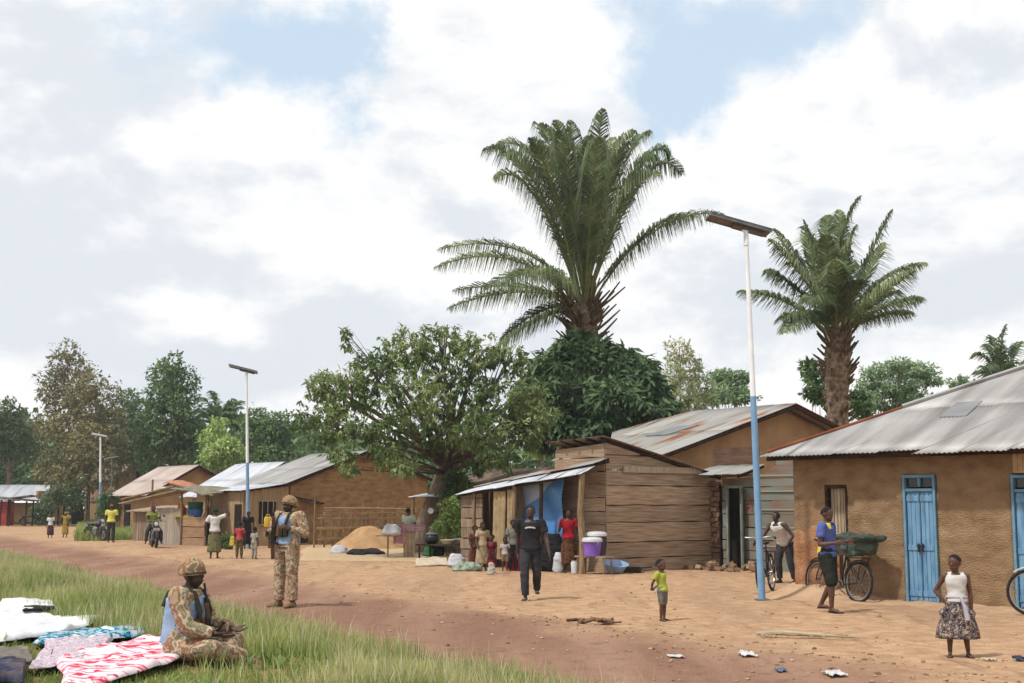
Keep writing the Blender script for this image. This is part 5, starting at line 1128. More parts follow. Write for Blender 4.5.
# ------------------------------------------------------------------ street furniture
def lamp(label, base, top, px_l, px_r, blue_frac, r0, group=None, pale=False):
    """solar street lamp; px_l/px_r = ends of the panel slab as world points"""
    t = thing('solar_street_lamp', label, 'street lamp', base); b = Vector((0, 0, 0)); tp = top-base; m_ = b.lerp(tp, blue_frac)
    MB().tube([b-Vector((0, 0, .1)), m_], [r0, r0*.82], 14).build('lower_pole', pole_blue(), t, True)
    MB().tube([m_, tp], [r0*.78, r0*.55], 14).build('upper_pole', white_paint(), t, True)
    MB().box((0, 0, .012), (r0*3.6, r0*3.6, .025)).build('base_plate', grey_metal(), t)
    l = px_l-base; r_ = px_r-base; d = (r_-l); L_ = d.length; c = (l+r_)/2; ex = d.normalized(); ey = Vector((0, 0, 1)).cross(ex).normalized(); ez = ex.cross(ey)
    ey2 = (ey-ez*.2).normalized()
    def slab(a0, a1, b0, b1, z0, z1):
        ez2 = ex.cross(ey2); v = [c+ex*a*L_+ey2*bb+ez2*z for a in (a0, a1) for bb in (b0, b1) for z in (z0, z1)]
        return v, [(0, 1, 3, 2), (4, 6, 7, 5), (0, 4, 5, 1), (2, 3, 7, 6), (0, 2, 6, 4), (1, 5, 7, 3)]
    hw = max(L_*.08, .14); tk = max(.04, L_*.045) if base.y < 30 else (.12 if pale else .06)
    MB().add(*slab(-.5, .5, -hw, hw, 0, tk)).build('solar_panel', M('sunlit_panel', [s(190, 184, 176, 1.1), s(214, 208, 200, 1.1)], rough=.4) if pale else M('panel_back', [s(120, 102, 92), s(150, 132, 120)], scale=4, rough=.5), t)  # pale version: sunlight on panel and frame put into their colour
    mb = MB()
    for i in range(7): mb.add(*slab(-.49+i*.14, -.49+i*.14+.012, -hw, hw, -.012, .05))
    for q in (-hw, hw-.03): mb.add(*slab(-.5, .5, q, q+.03, -.015, .055))
    mb.build("panel_frame", MATS["sunlit_panel"] if pale else grey_metal(), t)
    MB().add(*slab(-.1, .42, -hw*.35, hw*.35, -.075, -.005)).build('lamp_head', M('lamp_housing', [s(96, 84, 78), s(120, 108, 100)], rough=.5), t)
    MB().tube([tp-Vector((0, 0, .25)), tp+Vector((0, 0, .0)), c], [r0*.75, r0*.7, r0*.4], 10).build('bracket', white_paint(), t, True)
    return t
b1 = G(762, 600); Yb = b1.y; lamp('nearest solar street lamp with a tall pole, blue below and white above', b1, P(746, 232, Yb), P(708, 217, Yb-.1), P(769, 234, Yb+.1), .545, .066)
b2 = P(249.3, 505, 51.6)*Vector((1, 1, 0)); lamp('second solar street lamp rising by the brick house veranda', b2, P(246.5, 372, b2.y), P(229, 366, b2.y), P(257, 373, b2.y), .48, .075)
b3 = grd(101, 97); lamp('third solar street lamp, thin and distant, before the brownish tree', b3, P(100.5, 437, 97), P(92, 434.5, 97), P(107, 437.5, 97), .5, .10, pale=True)
b4 = grd(112, 98.5); t = thing('cross_pole', 'pale distant pole with a short cross arm right of the third lamp', 'pole', b4); tp = P(112, 452, 98.5)-b4
MB().tube([(0, 0, 0), tp], [.05, .04], 8).build('mast', grey_metal(), t, True); MB().tube([tp+Vector((-.4, 0, -.5)), tp+Vector((.5, 0, -.35))], .04, 6).build('cross_arm', grey_metal(), t, True)
# ------------------------------------------------------------------ bicycles and motorcycles
def bicycle(label, loc, rz, lean=0, col=None, group=None):
    t = thing('bicycle', label, 'bicycle', loc, rz, group); t.rotation_euler = (lean, 0, rz); r_ = .33; wb_ = 1.08; fm = col or black_metal()
    for x in (-wb_/2, wb_/2):
        w_ = MB().ring((x, 0, r_+.015), r_, .024, 'y', 36, 8).build('tyre', rubber(), t, True)
        m = MB().ring((x, 0, r_+.015), r_-.03, .012, 'y', 32, 5)
        for k in range(18): a = k*2*math.pi/18; m.tube([(x, .02*(-1)**k, r_+.015), (x+math.cos(a)*(r_-.03), 0, r_+.015+math.sin(a)*(r_-.03))], .0022, 4)
        m.lathe([(.03, -.04), (.03, .04)], n=10) if False else m.tube([(x, -.04, r_+.015), (x, .04, r_+.015)], .025, 8)
        m.build('rim', M('rim_metal', [s(150, 150, 150), s(188, 188, 188)], rough=.3, metallic=.6), t, True)
        mg = MB(); pts = [(x+math.cos(a)*(r_+.045), 0, r_+.015+math.sin(a)*(r_+.045)) for a in np.linspace(.25, 2.6, 12)] if x < 0 else [(x+math.cos(a)*(r_+.045), 0, r_+.015+math.sin(a)*(r_+.045)) for a in np.linspace(.9, 3.0, 12)]
        mg.tube(pts, .014, 5); mg.build('mudguard', fm, t, True)
    bb = Vector((-.08, 0, .28)); st = Vector((-.22, 0, .86)); hd = Vector((.36, 0, .88)); hl = Vector((.39, 0, .70)); rr_ = Vector((-wb_/2, 0, r_)); ff = Vector((wb_/2, 0, r_))
    m = MB()
    for a, b in ((bb, st), (st-Vector((0, 0, .06)), hd), (bb, hl), (hd+Vector((-.01, 0, .08)), hl)): m.tube([a, b], .016, 8)
    for y in (-.05, .05):
        m.tube([bb+Vector((0, y*.6, 0)), rr_+Vector((0, y, 0))], .010, 6); m.tube([st+Vector((0, y*.3, -.08)), rr_+Vector((0, y, 0))], .009, 6); m.tube([hl+Vector((0, y*.8, 0)), ff+Vector((-.03, y, .12)), ff+Vector((0, y, 0))], .011, 6)
    m.build('frame', fm, t, True)
    m = MB().tube([hd, hd+Vector((-.02, 0, .16))], .013, 6); m.tube([(.24, -.29, 1.02), (.36, -.27, 1.05), (.38, -.1, 1.04), (.34, 0, 1.04), (.38, .1, 1.04), (.36, .27, 1.05), (.24, .29, 1.02)], .012, 6); hb = m.build('handlebar', MATS['rim_metal'], t, True)
    for y in (-.29, .29): MB().tube([(.22, y, 1.015), (.32, y*.97, 1.04)], .018, 8).build('grip', rubber(), hb, True)
    MB().ell((-.24, 0, .93), (.14, .08, .035)).tube([st, (-.23, 0, .92)], .012, 6).build('saddle', M('saddle_leather', [s(60, 40, 30), s(40, 28, 24)], rough=.5), t, True)
    m = MB().ring(bb+Vector((0, .045, 0)), .09, .006, 'y', 20, 5); m.tube([bb+Vector((0, .06, 0)), bb+Vector((.12, .07, -.12))], .009, 6); m.tube([bb+Vector((0, -.06, 0)), bb+Vector((-.12, -.07, .12))], .009, 6); m.box(bb+Vector((.12, .12, -.12)), (.09, .09, .02)); m.box(bb+Vector((-.12, -.12, .12)), (.09, .09, .02)); m.build('pedals', MATS['rim_metal'], t)
    m = MB(); 
    for y in (-.07, 0, .07): m.tube([(-.75, y, .76), (-.28, y, .76)], .008, 5)
    for x in (-.72, -.5, -.3): m.tube([(x, -.08, .76), (x, .08, .76)], .008, 5)
    for y in (-.08, .08): m.tube([(-.7, y, .76), (rr_.x, y*.7, r_)], .008, 5)
    m.build('carrier', fm, t, True); return t
def motorcycle(label, loc, rz, col, group=None):
    t = thing('motorcycle', label, 'motorcycle', loc, rz, group); r_ = .30
    for x in (-.62, .66):
        MB().ring((x, 0, r_), r_-.05, .05, 'y', 26, 8).build('tyre', rubber(), t, True)
        m = MB().ring((x, 0, r_), r_-.09, .018, 'y', 24, 5)
        for k in range(8): a = k*math.pi/4; m.tube([(x, 0, r_), (x+math.cos(a)*.2, 0, r_+math.sin(a)*.2)], .008, 4)
        m.tube([(x, -.07, r_), (x, .07, r_)], .05, 10); m.build('rim', M('rim_metal', []) if 'rim_metal' not in MATS else MATS['rim_metal'], t, True)
    MB().ell((.14, 0, .78), (.25, .14, .13)).build('fuel_tank', col, t, True)
    MB().loft([((-.08, 0, .78), (0, .12, 0), (0, 0, .05)), ((-.3, 0, .76), (0, .14, 0), (0, 0, .055)), ((-.62, 0, .80), (0, .11, 0), (0, 0, .05)), ((-.76, 0, .84), (0, .06, 0), (0, 0, .03))], 12).build('seat', black_metal(), t, True)
    m = MB().box((.05, 0, .42), (.3, .24, .26)).ell((.1, 0, .55), (.12, .13, .13)); m.tube([(.15, .14, .35), (-.2, .17, .27), (-.8, .18, .34)], [.025, .035, .045], 8); m.build('engine', grey_metal(), t, True)
    m = MB(); 
    for y in (-.09, .09): m.tube([(.66, y, r_), (.42, y, .98)], .024, 8); m.tube([(-.62, y, r_), (-.4, y, .74)], .022, 6); m.tube([(-.62, y, r_), (-.05, y, .3)], .02, 6)
    m.tube([(.42, 0, .9), (.1, 0, .7), (-.65, 0, .72)], .025, 6); m.tube([(.3, 0, .75), (.1, 0, .3)], .025, 6); m.build('frame', black_metal(), t, True)
    MB().tube([(.30, -.36, 1.02), (.40, -.2, 1.08), (.42, 0, 1.04), (.40, .2, 1.08), (.30, .36, 1.02)], .014, 6).build('handlebar', grey_metal(), t, True)
    h_ = MB().ell((.52, 0, .92), (.09, .1, .1)).build('headlight', grey_metal(), t, True); MB().ell((.585, 0, .92), (.035, .075, .075)).build('lens', M('lens', [s(225, 225, 220)], rough=.1), h_, True)
    for y in (-.3, .3): MB().tube([(.38, y*.7, 1.08), (.36, y, 1.22)], .006, 4).ell((.36, y, 1.25), (.012, .06, .035)).build('mirror', black_metal(), t, True)
    m = MB(); m.tube([(.66+math.cos(a)*.36, 0, r_+math.sin(a)*.36) for a in np.linspace(.3, 2.3, 8)], .04, 6); m.tube([(-.62+math.cos(a)*.36, 0, r_+math.sin(a)*.36) for a in np.linspace(1.0, 3.0, 8)], .04, 6); m.build('fender', col, t, True)
    MB().box((.62, 0, .72), (.012, .24, .12), ry=.15).build('front_plate', M('plate_white', [s(225, 225, 225)], rough=.4), t)
    MB().box((-.84, 0, .62), (.012, .2, .14), ry=-.2).build('number_plate', MATS['plate_white'], t)
    return t
st_dir = FA['rz']
bk = bicycle('old bicycle parked along the mud wall with a green bundle on its carrier', G(839, 601)+Vector((.0, .1, 0)), st_dir+math.pi-R(17), R(4))
bicycle('black bicycle seen end on, held by the man in the white vest', G(768, 592)+Vector((0, .1, 0)), R(-112), R(3))
bicycle('bicycle cut off by the right edge, resting by the last blue door', G(1070, 617), R(150), R(4), M('white_frame', [s(205, 205, 205), s(225, 225, 225)], rough=.4))
# green bundle on the carrier
bt = thing('tarp_bundle', 'dark green tarpaulin bundle tied on the carrier of the bicycle by the mud wall', 'bundle', bk.location, st_dir+math.pi-R(17))
mb = MB(); mb.ell((-.50, 0, .98), (.34, .30, .21)); mb.ell((-.34, .05, 1.02), (.22, .26, .17)); mb.ell((-.68, -.05, 1.0), (.22, .28, .18)); mb.box((-.5, 0, .92), (.5, .5, .22))
mb.add([(-.35, -.32, 1.15), (-.35, .32, 1.15), (-1.0, .26, 1.13), (-1.0, -.26, 1.13), (-.4, -.3, 1.08), (-.4, .3, 1.08), (-.98, .22, 1.06), (-.98, -.22, 1.06)], [(0, 3, 2, 1), (4, 5, 6, 7), (0, 1, 5, 4), (1, 2, 6, 5), (2, 3, 7, 6), (3, 0, 4, 7)])
fused(mb, .018, cloth('green_tarp', s(52, 68, 60), s(88, 106, 96), rough=.5, spec=.3), 'bundle', bt, 2, wr=.06, wsc=7)
MB().ell((-.16, .1, .98), (.12, .18, .2)).build('straw_wad', MATS['pale_wood'], bt, True)
mb = MB(); mb.tube([(-.62, -.3, .9), (-.6, -.2, 1.16), (-.6, .2, 1.16), (-.62, .3, .9)], .01, 5); mb.tube([(-.3, -.28, .85), (-.3, -.1, 1.14), (-.3, .2, 1.1), (-.3, .27, .85)], .01, 5); mb.build('strap', black_metal(), bt)
mc1 = motorcycle('motorcycle with a rider, parked facing the road near the market stall', G(154, 547.5)*Vector((1, 1, 0)), R(-68), M('dark_tank', [s(60, 30, 30), s(50, 40, 44)], rough=.3))
mc2 = motorcycle('dark motorcycle standing beside the man in the yellow shirt', G(95.5, 541)*Vector((1, 1, 0)), R(-40), M('grey_tank', [s(56, 56, 62), s(70, 70, 76)], rough=.3))
mc3 = motorcycle('tiny distant motorcycle lying before the white roofed house', P(31, 523, 108)*Vector((1, 1, 0)), R(0), MATS['grey_tank'])
# ------------------------------------------------------------------ goods before the shops
def local(fr, x, y, z=0): c, sn = math.cos(fr['rz']), math.sin(fr['rz']); return Vector((fr['o'].x+x*c-y*sn, fr['o'].y+x*sn+y*c, z))
def bucket(name, label, loc, r0, r1, hgt, m, lid=None, handle=True, cat='bucket', group=None):
    t = thing(name, label, cat, loc, random.uniform(0, 3), group)
    MB().lathe([(r0, 0), (r0, .01), (r1, hgt), (r1+.012, hgt), (r1+.012, hgt+.02), (r1-.01, hgt+.02)], n=24).build('body', m, t, True)
    if lid: MB().lathe([(r1+.018, hgt-.03), (r1+.022, hgt+.03), (r1*.9, hgt+.07), (r1*.4, hgt+.085), (.02, hgt+.085)], n=24).build('lid', lid, t, True)
    if handle: MB().tube([(math.cos(a)*(r1+.02), .02, hgt*.92-math.sin(a)*hgt*.35) for a in np.linspace(0, math.pi, 9)], .006, 5).build('handle', white_paint(), t, True)
    return t
wpl = M('white_plastic', [s(210, 208, 208), s(236, 234, 232)], rough=.35)
bn = thing('bench', 'rough low wooden bench carrying the lidded buckets beside the porch post', 'bench', P(594, 505, 32.15)*Vector((1, 1, 0)), FK['rz']+.15)
mb = MB(); mb.box((0, 0, .42), (.95, .40, .035)); mb.build('top', plank(), bn)
for x in (-.42, .42):
    for y in (-.15, .15): MB().tube([(x, y, 0), (x*.97, y, .41)], .025, 7).build('leg', pole_wood(), bn, True)
o = bn.location; bucket('cool_box_bucket', 'purple insulated bucket with a white lid on the bench by the porch post', o+Vector((-.06, -.12, .44)), .19, .235, .37, M('purple_plastic', [s(134, 94, 196), s(156, 116, 212)], rough=.35), wpl, cat='bucket')
bucket('cool_box_bucket', 'dark tub with a white lid standing behind the purple bucket', o+Vector((.06, .22, .44)), .22, .25, .50, M('dark_tub', [s(60, 52, 66), s(80, 72, 84)], rough=.4), wpl, cat='bucket')
def basin(label, loc, r_, hgt, m, tilt=(0, 0), name='basin', group=None):
    t = thing(name, label, 'basin', loc, 0, group); t.rotation_euler = (tilt[0], tilt[1], 0)
    MB().lathe([(.02, 0), (r_*.7, 0), (r_*.95, hgt), (r_*1.05, hgt), (r_*1.05, hgt+.012), (r_*.93, hgt+.012), (r_*.68, .015), (.02, .015)], n=26).build('bowl', m, t, True); return t
bpl = M('pale_blue_plastic', [s(150, 186, 226), s(176, 204, 236)], rough=.35)
basin('pale blue basin tipped on the ground below the plank wall', P(614, 505, 32.4)*Vector((1, 1, 0))+Vector((0, 0, .08)), .32, .17, bpl, (.22, .1))
bp_ = thing('black_pan', 'flat black pan lying right of the pale blue basin', 'pan', P(630, 505, 33.1)*Vector((1, 1, 0)), .1)
MB().lathe([(.02, 0), (.26, 0), (.30, .12), (.29, .12), (.25, .015), (.02, .015)], n=22).build('bowl', black_metal(), bp_, True); MB().tube([(.28, 0, .10), (.55, .03, .12)], .018, 6).build('handle', black_metal(), bp_, True)
tag(MB().lathe([(.09, 0), (.1, .26), (.08, .28), (.085, .3)], n=14).build('water_can', wpl, None, True), 'small white can standing by the feet of the woman in the red top', 'can').location = local(FK, lx(FK, 577, -.8), -.9)
def sack(label, loc, sz, m, name='sack', tie=True, group=None, rz=0):
    t = thing(name, label, 'sack', loc, rz, group); mb = MB(); mb.loft([((0, 0, 0), (sz[0]*.42, 0, 0), (0, sz[1]*.42, 0)), ((0, 0, sz[2]*.15), (sz[0]*.52, 0, 0), (0, sz[1]*.52, 0)), ((.02, 0, sz[2]*.6), (sz[0]*.46, 0, 0), (0, sz[1]*.44, 0)), ((0, 0, sz[2]*.88), (sz[0]*.34, 0, 0), (0, sz[1]*.26, 0)), ((0, .01, sz[2]), (sz[0]*.22, 0, 0), (0, sz[1]*.10, 0))], 14)
    fused(mb, .02, m, 'bag', t, 1, wr=.03, wsc=7); return t
sack('large black sack under the blue tarpaulin behind the walking man', local(FK, lx(FK, 553, -.75), -.75), (.7, .5, .95), cloth('black_sack', s(30, 28, 32), s(50, 46, 50)))
sack('red plastic sack on the porch floor behind the walking man', local(FK, lx(FK, 521, -1.05), -1.25), (.5, .4, .72), cloth('red_sack', s(176, 40, 56), s(200, 60, 70), rough=.5))
sack('small white sack by the post of the porch', local(FK, lx(FK, 559, -.9), -.95), (.28, .26, .5), cloth('white_sack', s(196, 196, 200), s(220, 220, 224)))
# goods laid out between the leaning tree and the porch shop
tb = thing('low_table', 'low dark table of pots and bowls right of the leaning tree', 'table', G(452, 560), R(-30)); mb = MB().box((0, 0, .45), (2.2, .7, .05)); mb.build('top', dark_wood(), tb)
for x in (-1, 1):
    for y in (-.3, .3): MB().tube([(x, y, 0), (x, y, .44)], .03, 6).build('leg', dark_wood(), tb, True)
tbo = tb.location; ofs = lambda x, y, z: Vector((tbo.x+x*math.cos(R(-30))-y*math.sin(R(-30)), tbo.y+x*math.sin(R(-30))+y*math.cos(R(-30)), tbo.z+z))
basin('wide shiny metal bowl on the low table of pots', ofs(.55, 0, .48), .42, .16, M('steel_bowl', [s(190, 194, 200), s(216, 220, 224)], rough=.25, metallic=.5))
basin('cream enamel bowl at the middle of the low table', ofs(-.15, 0, .48), .24, .12, M('cream_enamel', [s(222, 210, 160), s(236, 226, 184)], rough=.4))
pt_ = thing('cooking_pot', 'black cooking pot at the left end of the low table', 'pot', ofs(-.75, 0, .48)); MB().lathe([(.12, 0), (.22, .08), (.23, .2), (.17, .27), (.19, .29)], n=20).build('body', black_metal(), pt_, True); MB().lathe([(.2, .29), (.12, .34), (.02, .36)], n=18).build('lid', grey_metal(), pt_, True)
def jerry(label, loc, rz, m, sc=1, name='jerrycan'):
    t = thing(name, label, 'jerrycan', loc, rz); mb = MB(); mb.loft([((0, 0, 0), (.14*sc, 0, 0), (0, .09*sc, 0)), ((0, 0, .03*sc), (.155*sc, 0, 0), (0, .105*sc, 0)), ((0, 0, .32*sc), (.155*sc, 0, 0), (0, .105*sc, 0)), ((0, 0, .38*sc), (.11*sc, 0, 0), (0, .08*sc, 0))], 10); mb.build('body', m, t, True, bevel=.0)
    MB().tube([(-.09*sc, 0, .37*sc), (-.07*sc, 0, .45*sc), (.05*sc, 0, .45*sc), (.07*sc, 0, .37*sc)], .015*sc, 6).build('handle', m, t, True); MB().lathe([(.03*sc, 0), (.03*sc, .05*sc)], c=(.1*sc, 0, .36*sc), n=10).build('cap', black_metal(), t, True); return t
yp = M('yellow_plastic', [s(214, 172, 50), s(232, 196, 80)], rough=.4)
jerry('yellow jerrycan standing before the low table of pots', G(467, 563), .3, yp)
wsack = cloth('white_sack', s(196, 196, 200)) if 'white_sack' not in MATS else MATS['white_sack']
sack('white grain sack slumped before the low table', G(456, 567), (.5, .45, .35), wsack); sack('green and white sack lying flat before the low table', G(463, 571)+Vector((.1, 0, 0)), (.8, .5, .22), cloth('green_white_sack', s(190, 196, 180), s(90, 120, 90), scale=9))
sack('bright green plastic bag on the ground beside the leaning tree trunk', G(428, 556), (.35, .3, .3), cloth('green_bag', s(58, 130, 76), s(90, 160, 100), rough=.4)); sack('dark bag between the green bag and the pots', G(437, 556), (.5, .4, .45), MATS['black_sack'])
# drying mat of pale grain
def ground_sheet(name, label, cat, poly, m, th=.02, lift=.01, wr=.03, nu=90, nv=60, kind=None, group=None, wsc=3, edge=.05, seed=0, fold=0):
    """a cloth laid on the ground; poly = four world corners"""
    U = np.linspace(0, 1, nu); Vv = np.linspace(0, 1, nv); u, v_ = np.meshgrid(U, Vv, indexing='ij'); c = [np.array(p)[:2] for p in poly]
    u2 = u+edge*(vnoise(v_*4+seed, u*2)-.5)*1.2*np.sign(u-.5); v2 = v_+edge*(vnoise(u*5+seed, v_*2+9)-.5)*1.2*np.sign(v_-.5)
    XY = (c[0]*(1-u2[..., None])+c[1]*u2[..., None])*(1-v2[..., None])+(c[3]*(1-u2[..., None])+c[2]*u2[..., None])*v2[..., None]
    z = H(XY[..., 0], XY[..., 1])+lift+wr*(vnoise(XY[..., 0]*wsc+seed, XY[..., 1]*wsc)+.5*vnoise(XY[..., 0]*wsc*3+XY[..., 1]*2, XY[..., 1]*wsc*2+seed)+.28*vnoise(XY[..., 0]*wsc*9-XY[..., 1]*6, XY[..., 1]*wsc*4+seed))*sst(0, .06, np.minimum(np.minimum(u, 1-u), np.minimum(v_, 1-v_))*1.0+.02)
    if fold: z = z+fold*np.maximum(0, np.sin(u*9+v_*5+seed))**3
    o = link(name, np_mesh(name, *grid_solid(np.concatenate([XY, z[..., None]], -1), (0, 0, -th))), m, None, True)
    return tag(o, label, cat, group, kind)
ground_sheet('drying_grain', 'pale layer of grain drying on the ground before the sand heap', 'grain', [G(296, 561), G(425, 562), G(430, 545), G(310, 545)], M('pale_grain', [s(196, 164, 124), s(216, 190, 150)], scale=9, rough=.95), .03, .01, .02, kind='stuff')
ground_sheet('black_sheet', 'black plastic sheet lying beside the drying grain', 'sheet', [G(345, 556), G(385, 555), G(376, 551), G(352, 551)], MATS['black_sack'], .02, .05, .06)
ground_sheet('pale_mat', 'pale crumpled mat on the ground below the pots', 'mat', [G(414, 567), G(450, 566), G(446, 558), G(418, 559)], cloth('pale_mat', s(206, 186, 160), s(226, 210, 186)), .02, .02, .06)
sack('bundle of white cloth left of the black plastic sheet', G(339, 554), (.6, .4, .3), wsack)
# sand heap
c0 = G(366, 549); U = np.linspace(-1.25, 1.25, 60); u, v_ = np.meshgrid(U, U, indexing='ij'); rr2 = np.sqrt(u*u+v_*v_)*(1+.15*(vnoise(u*2+4, v_*2)-.5)); hz = 1.0*np.clip(1-rr2, 0, 1)**.85*(1+.25*(vnoise(u*3, v_*3)-.5))-.03+.03*vnoise(u*14, v_*14)
o = link('sand_heap', np_mesh('sand_heap', *grid_solid(np.stack([u*1.6+c0.x+.4*(1-rr2)*0, v_*1.5+c0.y+1.3, hz], -1), (0, 0, -.05))), M('sand', [s(176, 136, 94, 1.45), s(200, 160, 116, 1.45)], scale=3, rough=.95, bump=.6, bscale=14, dist=.03), None, True); tag(o, 'heap of orange sand against the stick fence', 'sand heap', kind='stuff')
# stick fence
fc = thing('stick_fence', 'fence of upright sticks and split bamboo rails before the brick house', 'fence', G(305, 551)*Vector((1, 1, 0))+Vector((-.15, 3.0, 0))); f0 = fc.location.copy(); f1 = P(422, 530, 54.5); d = Vector((f1.x-f0.x, f1.y-f0.y, 0)); Lf = d.length; fc.rotation_euler = (0, 0, math.atan2(d.y, d.x)); mb = MB(); n = int(Lf/.42)
for i in range(n+1): x = i*Lf/n+random.uniform(-.1, .1); mb.tube([(x, random.uniform(-.04, .04), 0), (x+random.uniform(-.06, .06), 0, random.uniform(1.25, 1.9))], [.045, .03], 5)
mb.build('posts', pole_wood(), fc); mb = MB()
for z in (.35, .75, 1.1, 1.35, 1.5): 
    for k in range(3): a = random.uniform(0, Lf*.3); b = random.uniform(Lf*.65, Lf); mb.tube([(a, -.05, z+random.uniform(-.06, .06)), ((a+b)/2, -.06, z+random.uniform(-.05, .05)), (b, -.05, z+random.uniform(-.06, .06))], .03, 5)
for k in range(110): x = random.uniform(.2, Lf-.2); mb.tube([(x, .05, random.uniform(0, .3)), (x+random.uniform(-.5, .5), .05, random.uniform(.9, 1.5))], .011, 4)
mb.build('rails', M('split_bamboo', [s(164, 136, 100, 1.3), s(194, 166, 126, 1.3)], scale=5, island=.2, rough=.8), fc)
# white plate on the tree, rack of cloths beside the tree
pp_ = P(430.5, 511, 42.0); tag(MB().lathe([(.02, 0), (.07, .015), (.095, .03), (.095, .04), (.02, .02)], n=26).build('round_plate', wpl, None, True), 'round white plate hanging on the leaning tree', 'plate'); o = [x for x in SC.objects if x.name == 'round_plate'][0]; o.location = pp_; o.rotation_euler = (R(80), 0, R(10))
rk = thing('cloth_rack', 'small pole rack hung with pink and cream cloths beside the leaning tree', 'rack', G(402, 558), R(8)); mb = MB()
for x in (-.45, .55): mb.tube([(x, 0, 0), (x, 0, 1.0)], .025, 6)
mb.tube([(-.7, 0, .98), (.75, 0, 1.02)], .03, 6); mb.build('poles', pole_wood(), rk)
curtain('pink_cloth', rk, cloth('pink_cloth', s(186, 130, 140), s(214, 170, 176), scale=9), -.28, .12, .45, 1.06, -.03, 2, .04); curtain('striped_cloth', rk, cloth('plum_cloth', s(150, 96, 108), s(206, 180, 184), scale=12, stretch=(.4, 1, 4)), .1, .72, .84, 1.06, -.04, 2, .02); curtain('cream_cloth', rk, cloth('cream_cloth', s(186, 160, 132), s(206, 184, 158)), .05, .42, .0, .95, .03, 3, .04)
sack('white bundle resting on the left end of the cloth rack', G(391, 558)+Vector((0, .0, .72)), (.62, .4, .34), wsack); MB().box((-.5, 0, .70), (.7, .4, .04)).build('shelf', pale_wood(), rk)
# stall goods
for k, (px, y, r_, hh_, m, lab) in enumerate(((198, .5, .36, .3, M('blue_basin', [s(56, 108, 196), s(96, 146, 220)], rough=.35), 'large blue basin on the counter of the market stall'), (198, .95, .36, .62, M('teal_tub', [s(30, 120, 104), s(54, 146, 124)], rough=.4), 'tall teal tub behind the blue basin on the market stall'))):
    basin(lab, local(FH, lx(FH, px, y), y, 1.17), r_, hh_, m)
sack('orange plastic bag on the left end of the market stall counter', local(FH, lx(FH, 184, .4), .4, 1.17), (.42, .35, .55), cloth('orange_bag', s(226, 112, 40), s(240, 140, 62), rough=.45))
tag(MB().box((0, 0, .03), (.9, .3, .06)).build('yellow_tray', yp), 'flat yellow tray on the front of the market stall counter', 'tray').location = local(FH, lx(FH, 187, .12), .12, 1.17)
sack('heap of white and lilac cloth on the ground by the market stall', G(171, 544)+Vector((.1, .1, 0)), (1.1, .6, .35), cloth('lilac_heap', s(196, 188, 200), s(226, 222, 230), s(120, 100, 120), scale=9))
jc = jerry('yellow jerrycan hung under the left end of the little stall roof', P(268, 527, 50), 0, yp, 1.0); jc.scale = (1, 1, 1.7) if False else (1, 1, 1)
jc.location = P(268, 527, 48.6); MB().tube([(0, 0, .45), (0, 0, .85)], .01, 5).build('cord', black_metal(), jc)
# small litter
def scrap(label, px, py, sx, sy, m, name='plastic_scrap', hz_=.05, rz=0, seed=0, cat='litter'):
    sx *= .6; sy *= .65; hz_ *= .4
    p = G(px, py); U = np.linspace(-.5, .5, 14); u, v_ = np.meshgrid(U, U, indexing='ij'); e = 1+.5*(vnoise(np.arctan2(v_, u)*2+seed, u*0+seed)-.5)
    z = hz_*vnoise(u*7+seed, v_*7)*1.3+.012; Pq = np.stack([u*sx*e, v_*sy*e, z], -1); o = link(name, np_mesh(name, *grid_solid(Pq, (0, 0, -.006))), m, None, True); o.location = p; o.rotation_euler = (0, 0, rz); return tag(o, label, cat)
scrap('crumpled white plastic scrap on the road edge at the middle of the foreground', 747, 656, .26, .42, wpl, seed=3, hz_=.09); scrap('flat white scrap near the bottom right of the road', 834, 675, .30, .45, wpl, seed=8, hz_=.06)
scrap('thin pale scrap left of the crumpled white plastic', 676, 657, .28, .25, wpl, seed=5, hz_=.03); scrap('small bluish rag lying on the road edge', 781, 672, .18, .3, cloth('blue_rag', s(90, 104, 130), s(120, 132, 152)), seed=6, name='rag'); scrap('dark blue rag by the right edge beyond the girl', 1020, 661, .22, .3, cloth('dark_rag', s(50, 60, 76), s(80, 90, 104)), seed=7, name='rag', hz_=.1)
scrap('small pale scrap beside the feet of the girl', 990, 661, .22, .2, MATS['pale_mat'], seed=9)
p = G(808, 638); t = thing('dry_palm_stalk', 'pale dry palm stalk lying across the dirt before the mud house', 'palm stalk', p, R(-7)); mb = MB(); mb.tube([(-.62, .1, .04), (-.3, 0, .06), (.0, -.05, .05), (.3, -.1, .04), (.62, -.12, .02)], [.022, .032, .026, .018, .008], 7); mb.build('stalk', M('dry_stalk', [s(170, 152, 122), s(206, 190, 162)], scale=6, stretch=(.5, 4, 4), rough=.9), t, True); mb = MB()
for i in range(40): a = random.uniform(-.6, .5); mb.tube([(a, -.02, .05), (a+random.uniform(-.05, .2), random.uniform(-.18, .18), random.uniform(.01, .06))], .006, 4)
mb.build('dry_leaflets', MATS['dry_stalk'], t)
p = G(583, 624); t = thing('broken_branch', 'dark broken branch and bark heap on the road left of the toddler', 'branch', p, R(12)); mb = MB()
for i in range(14): a = random.uniform(-.35, .45); mb.tube([(a, random.uniform(-.15, .15), random.uniform(.01, .07)), (a+random.uniform(.1, .3), random.uniform(-.15, .15), random.uniform(.01, .08))], random.uniform(.012, .03), 5)
mb.build('sticks', M('dark_sticks', [s(90, 66, 52), s(150, 120, 96)], scale=4, island=.35, rough=.95), t)
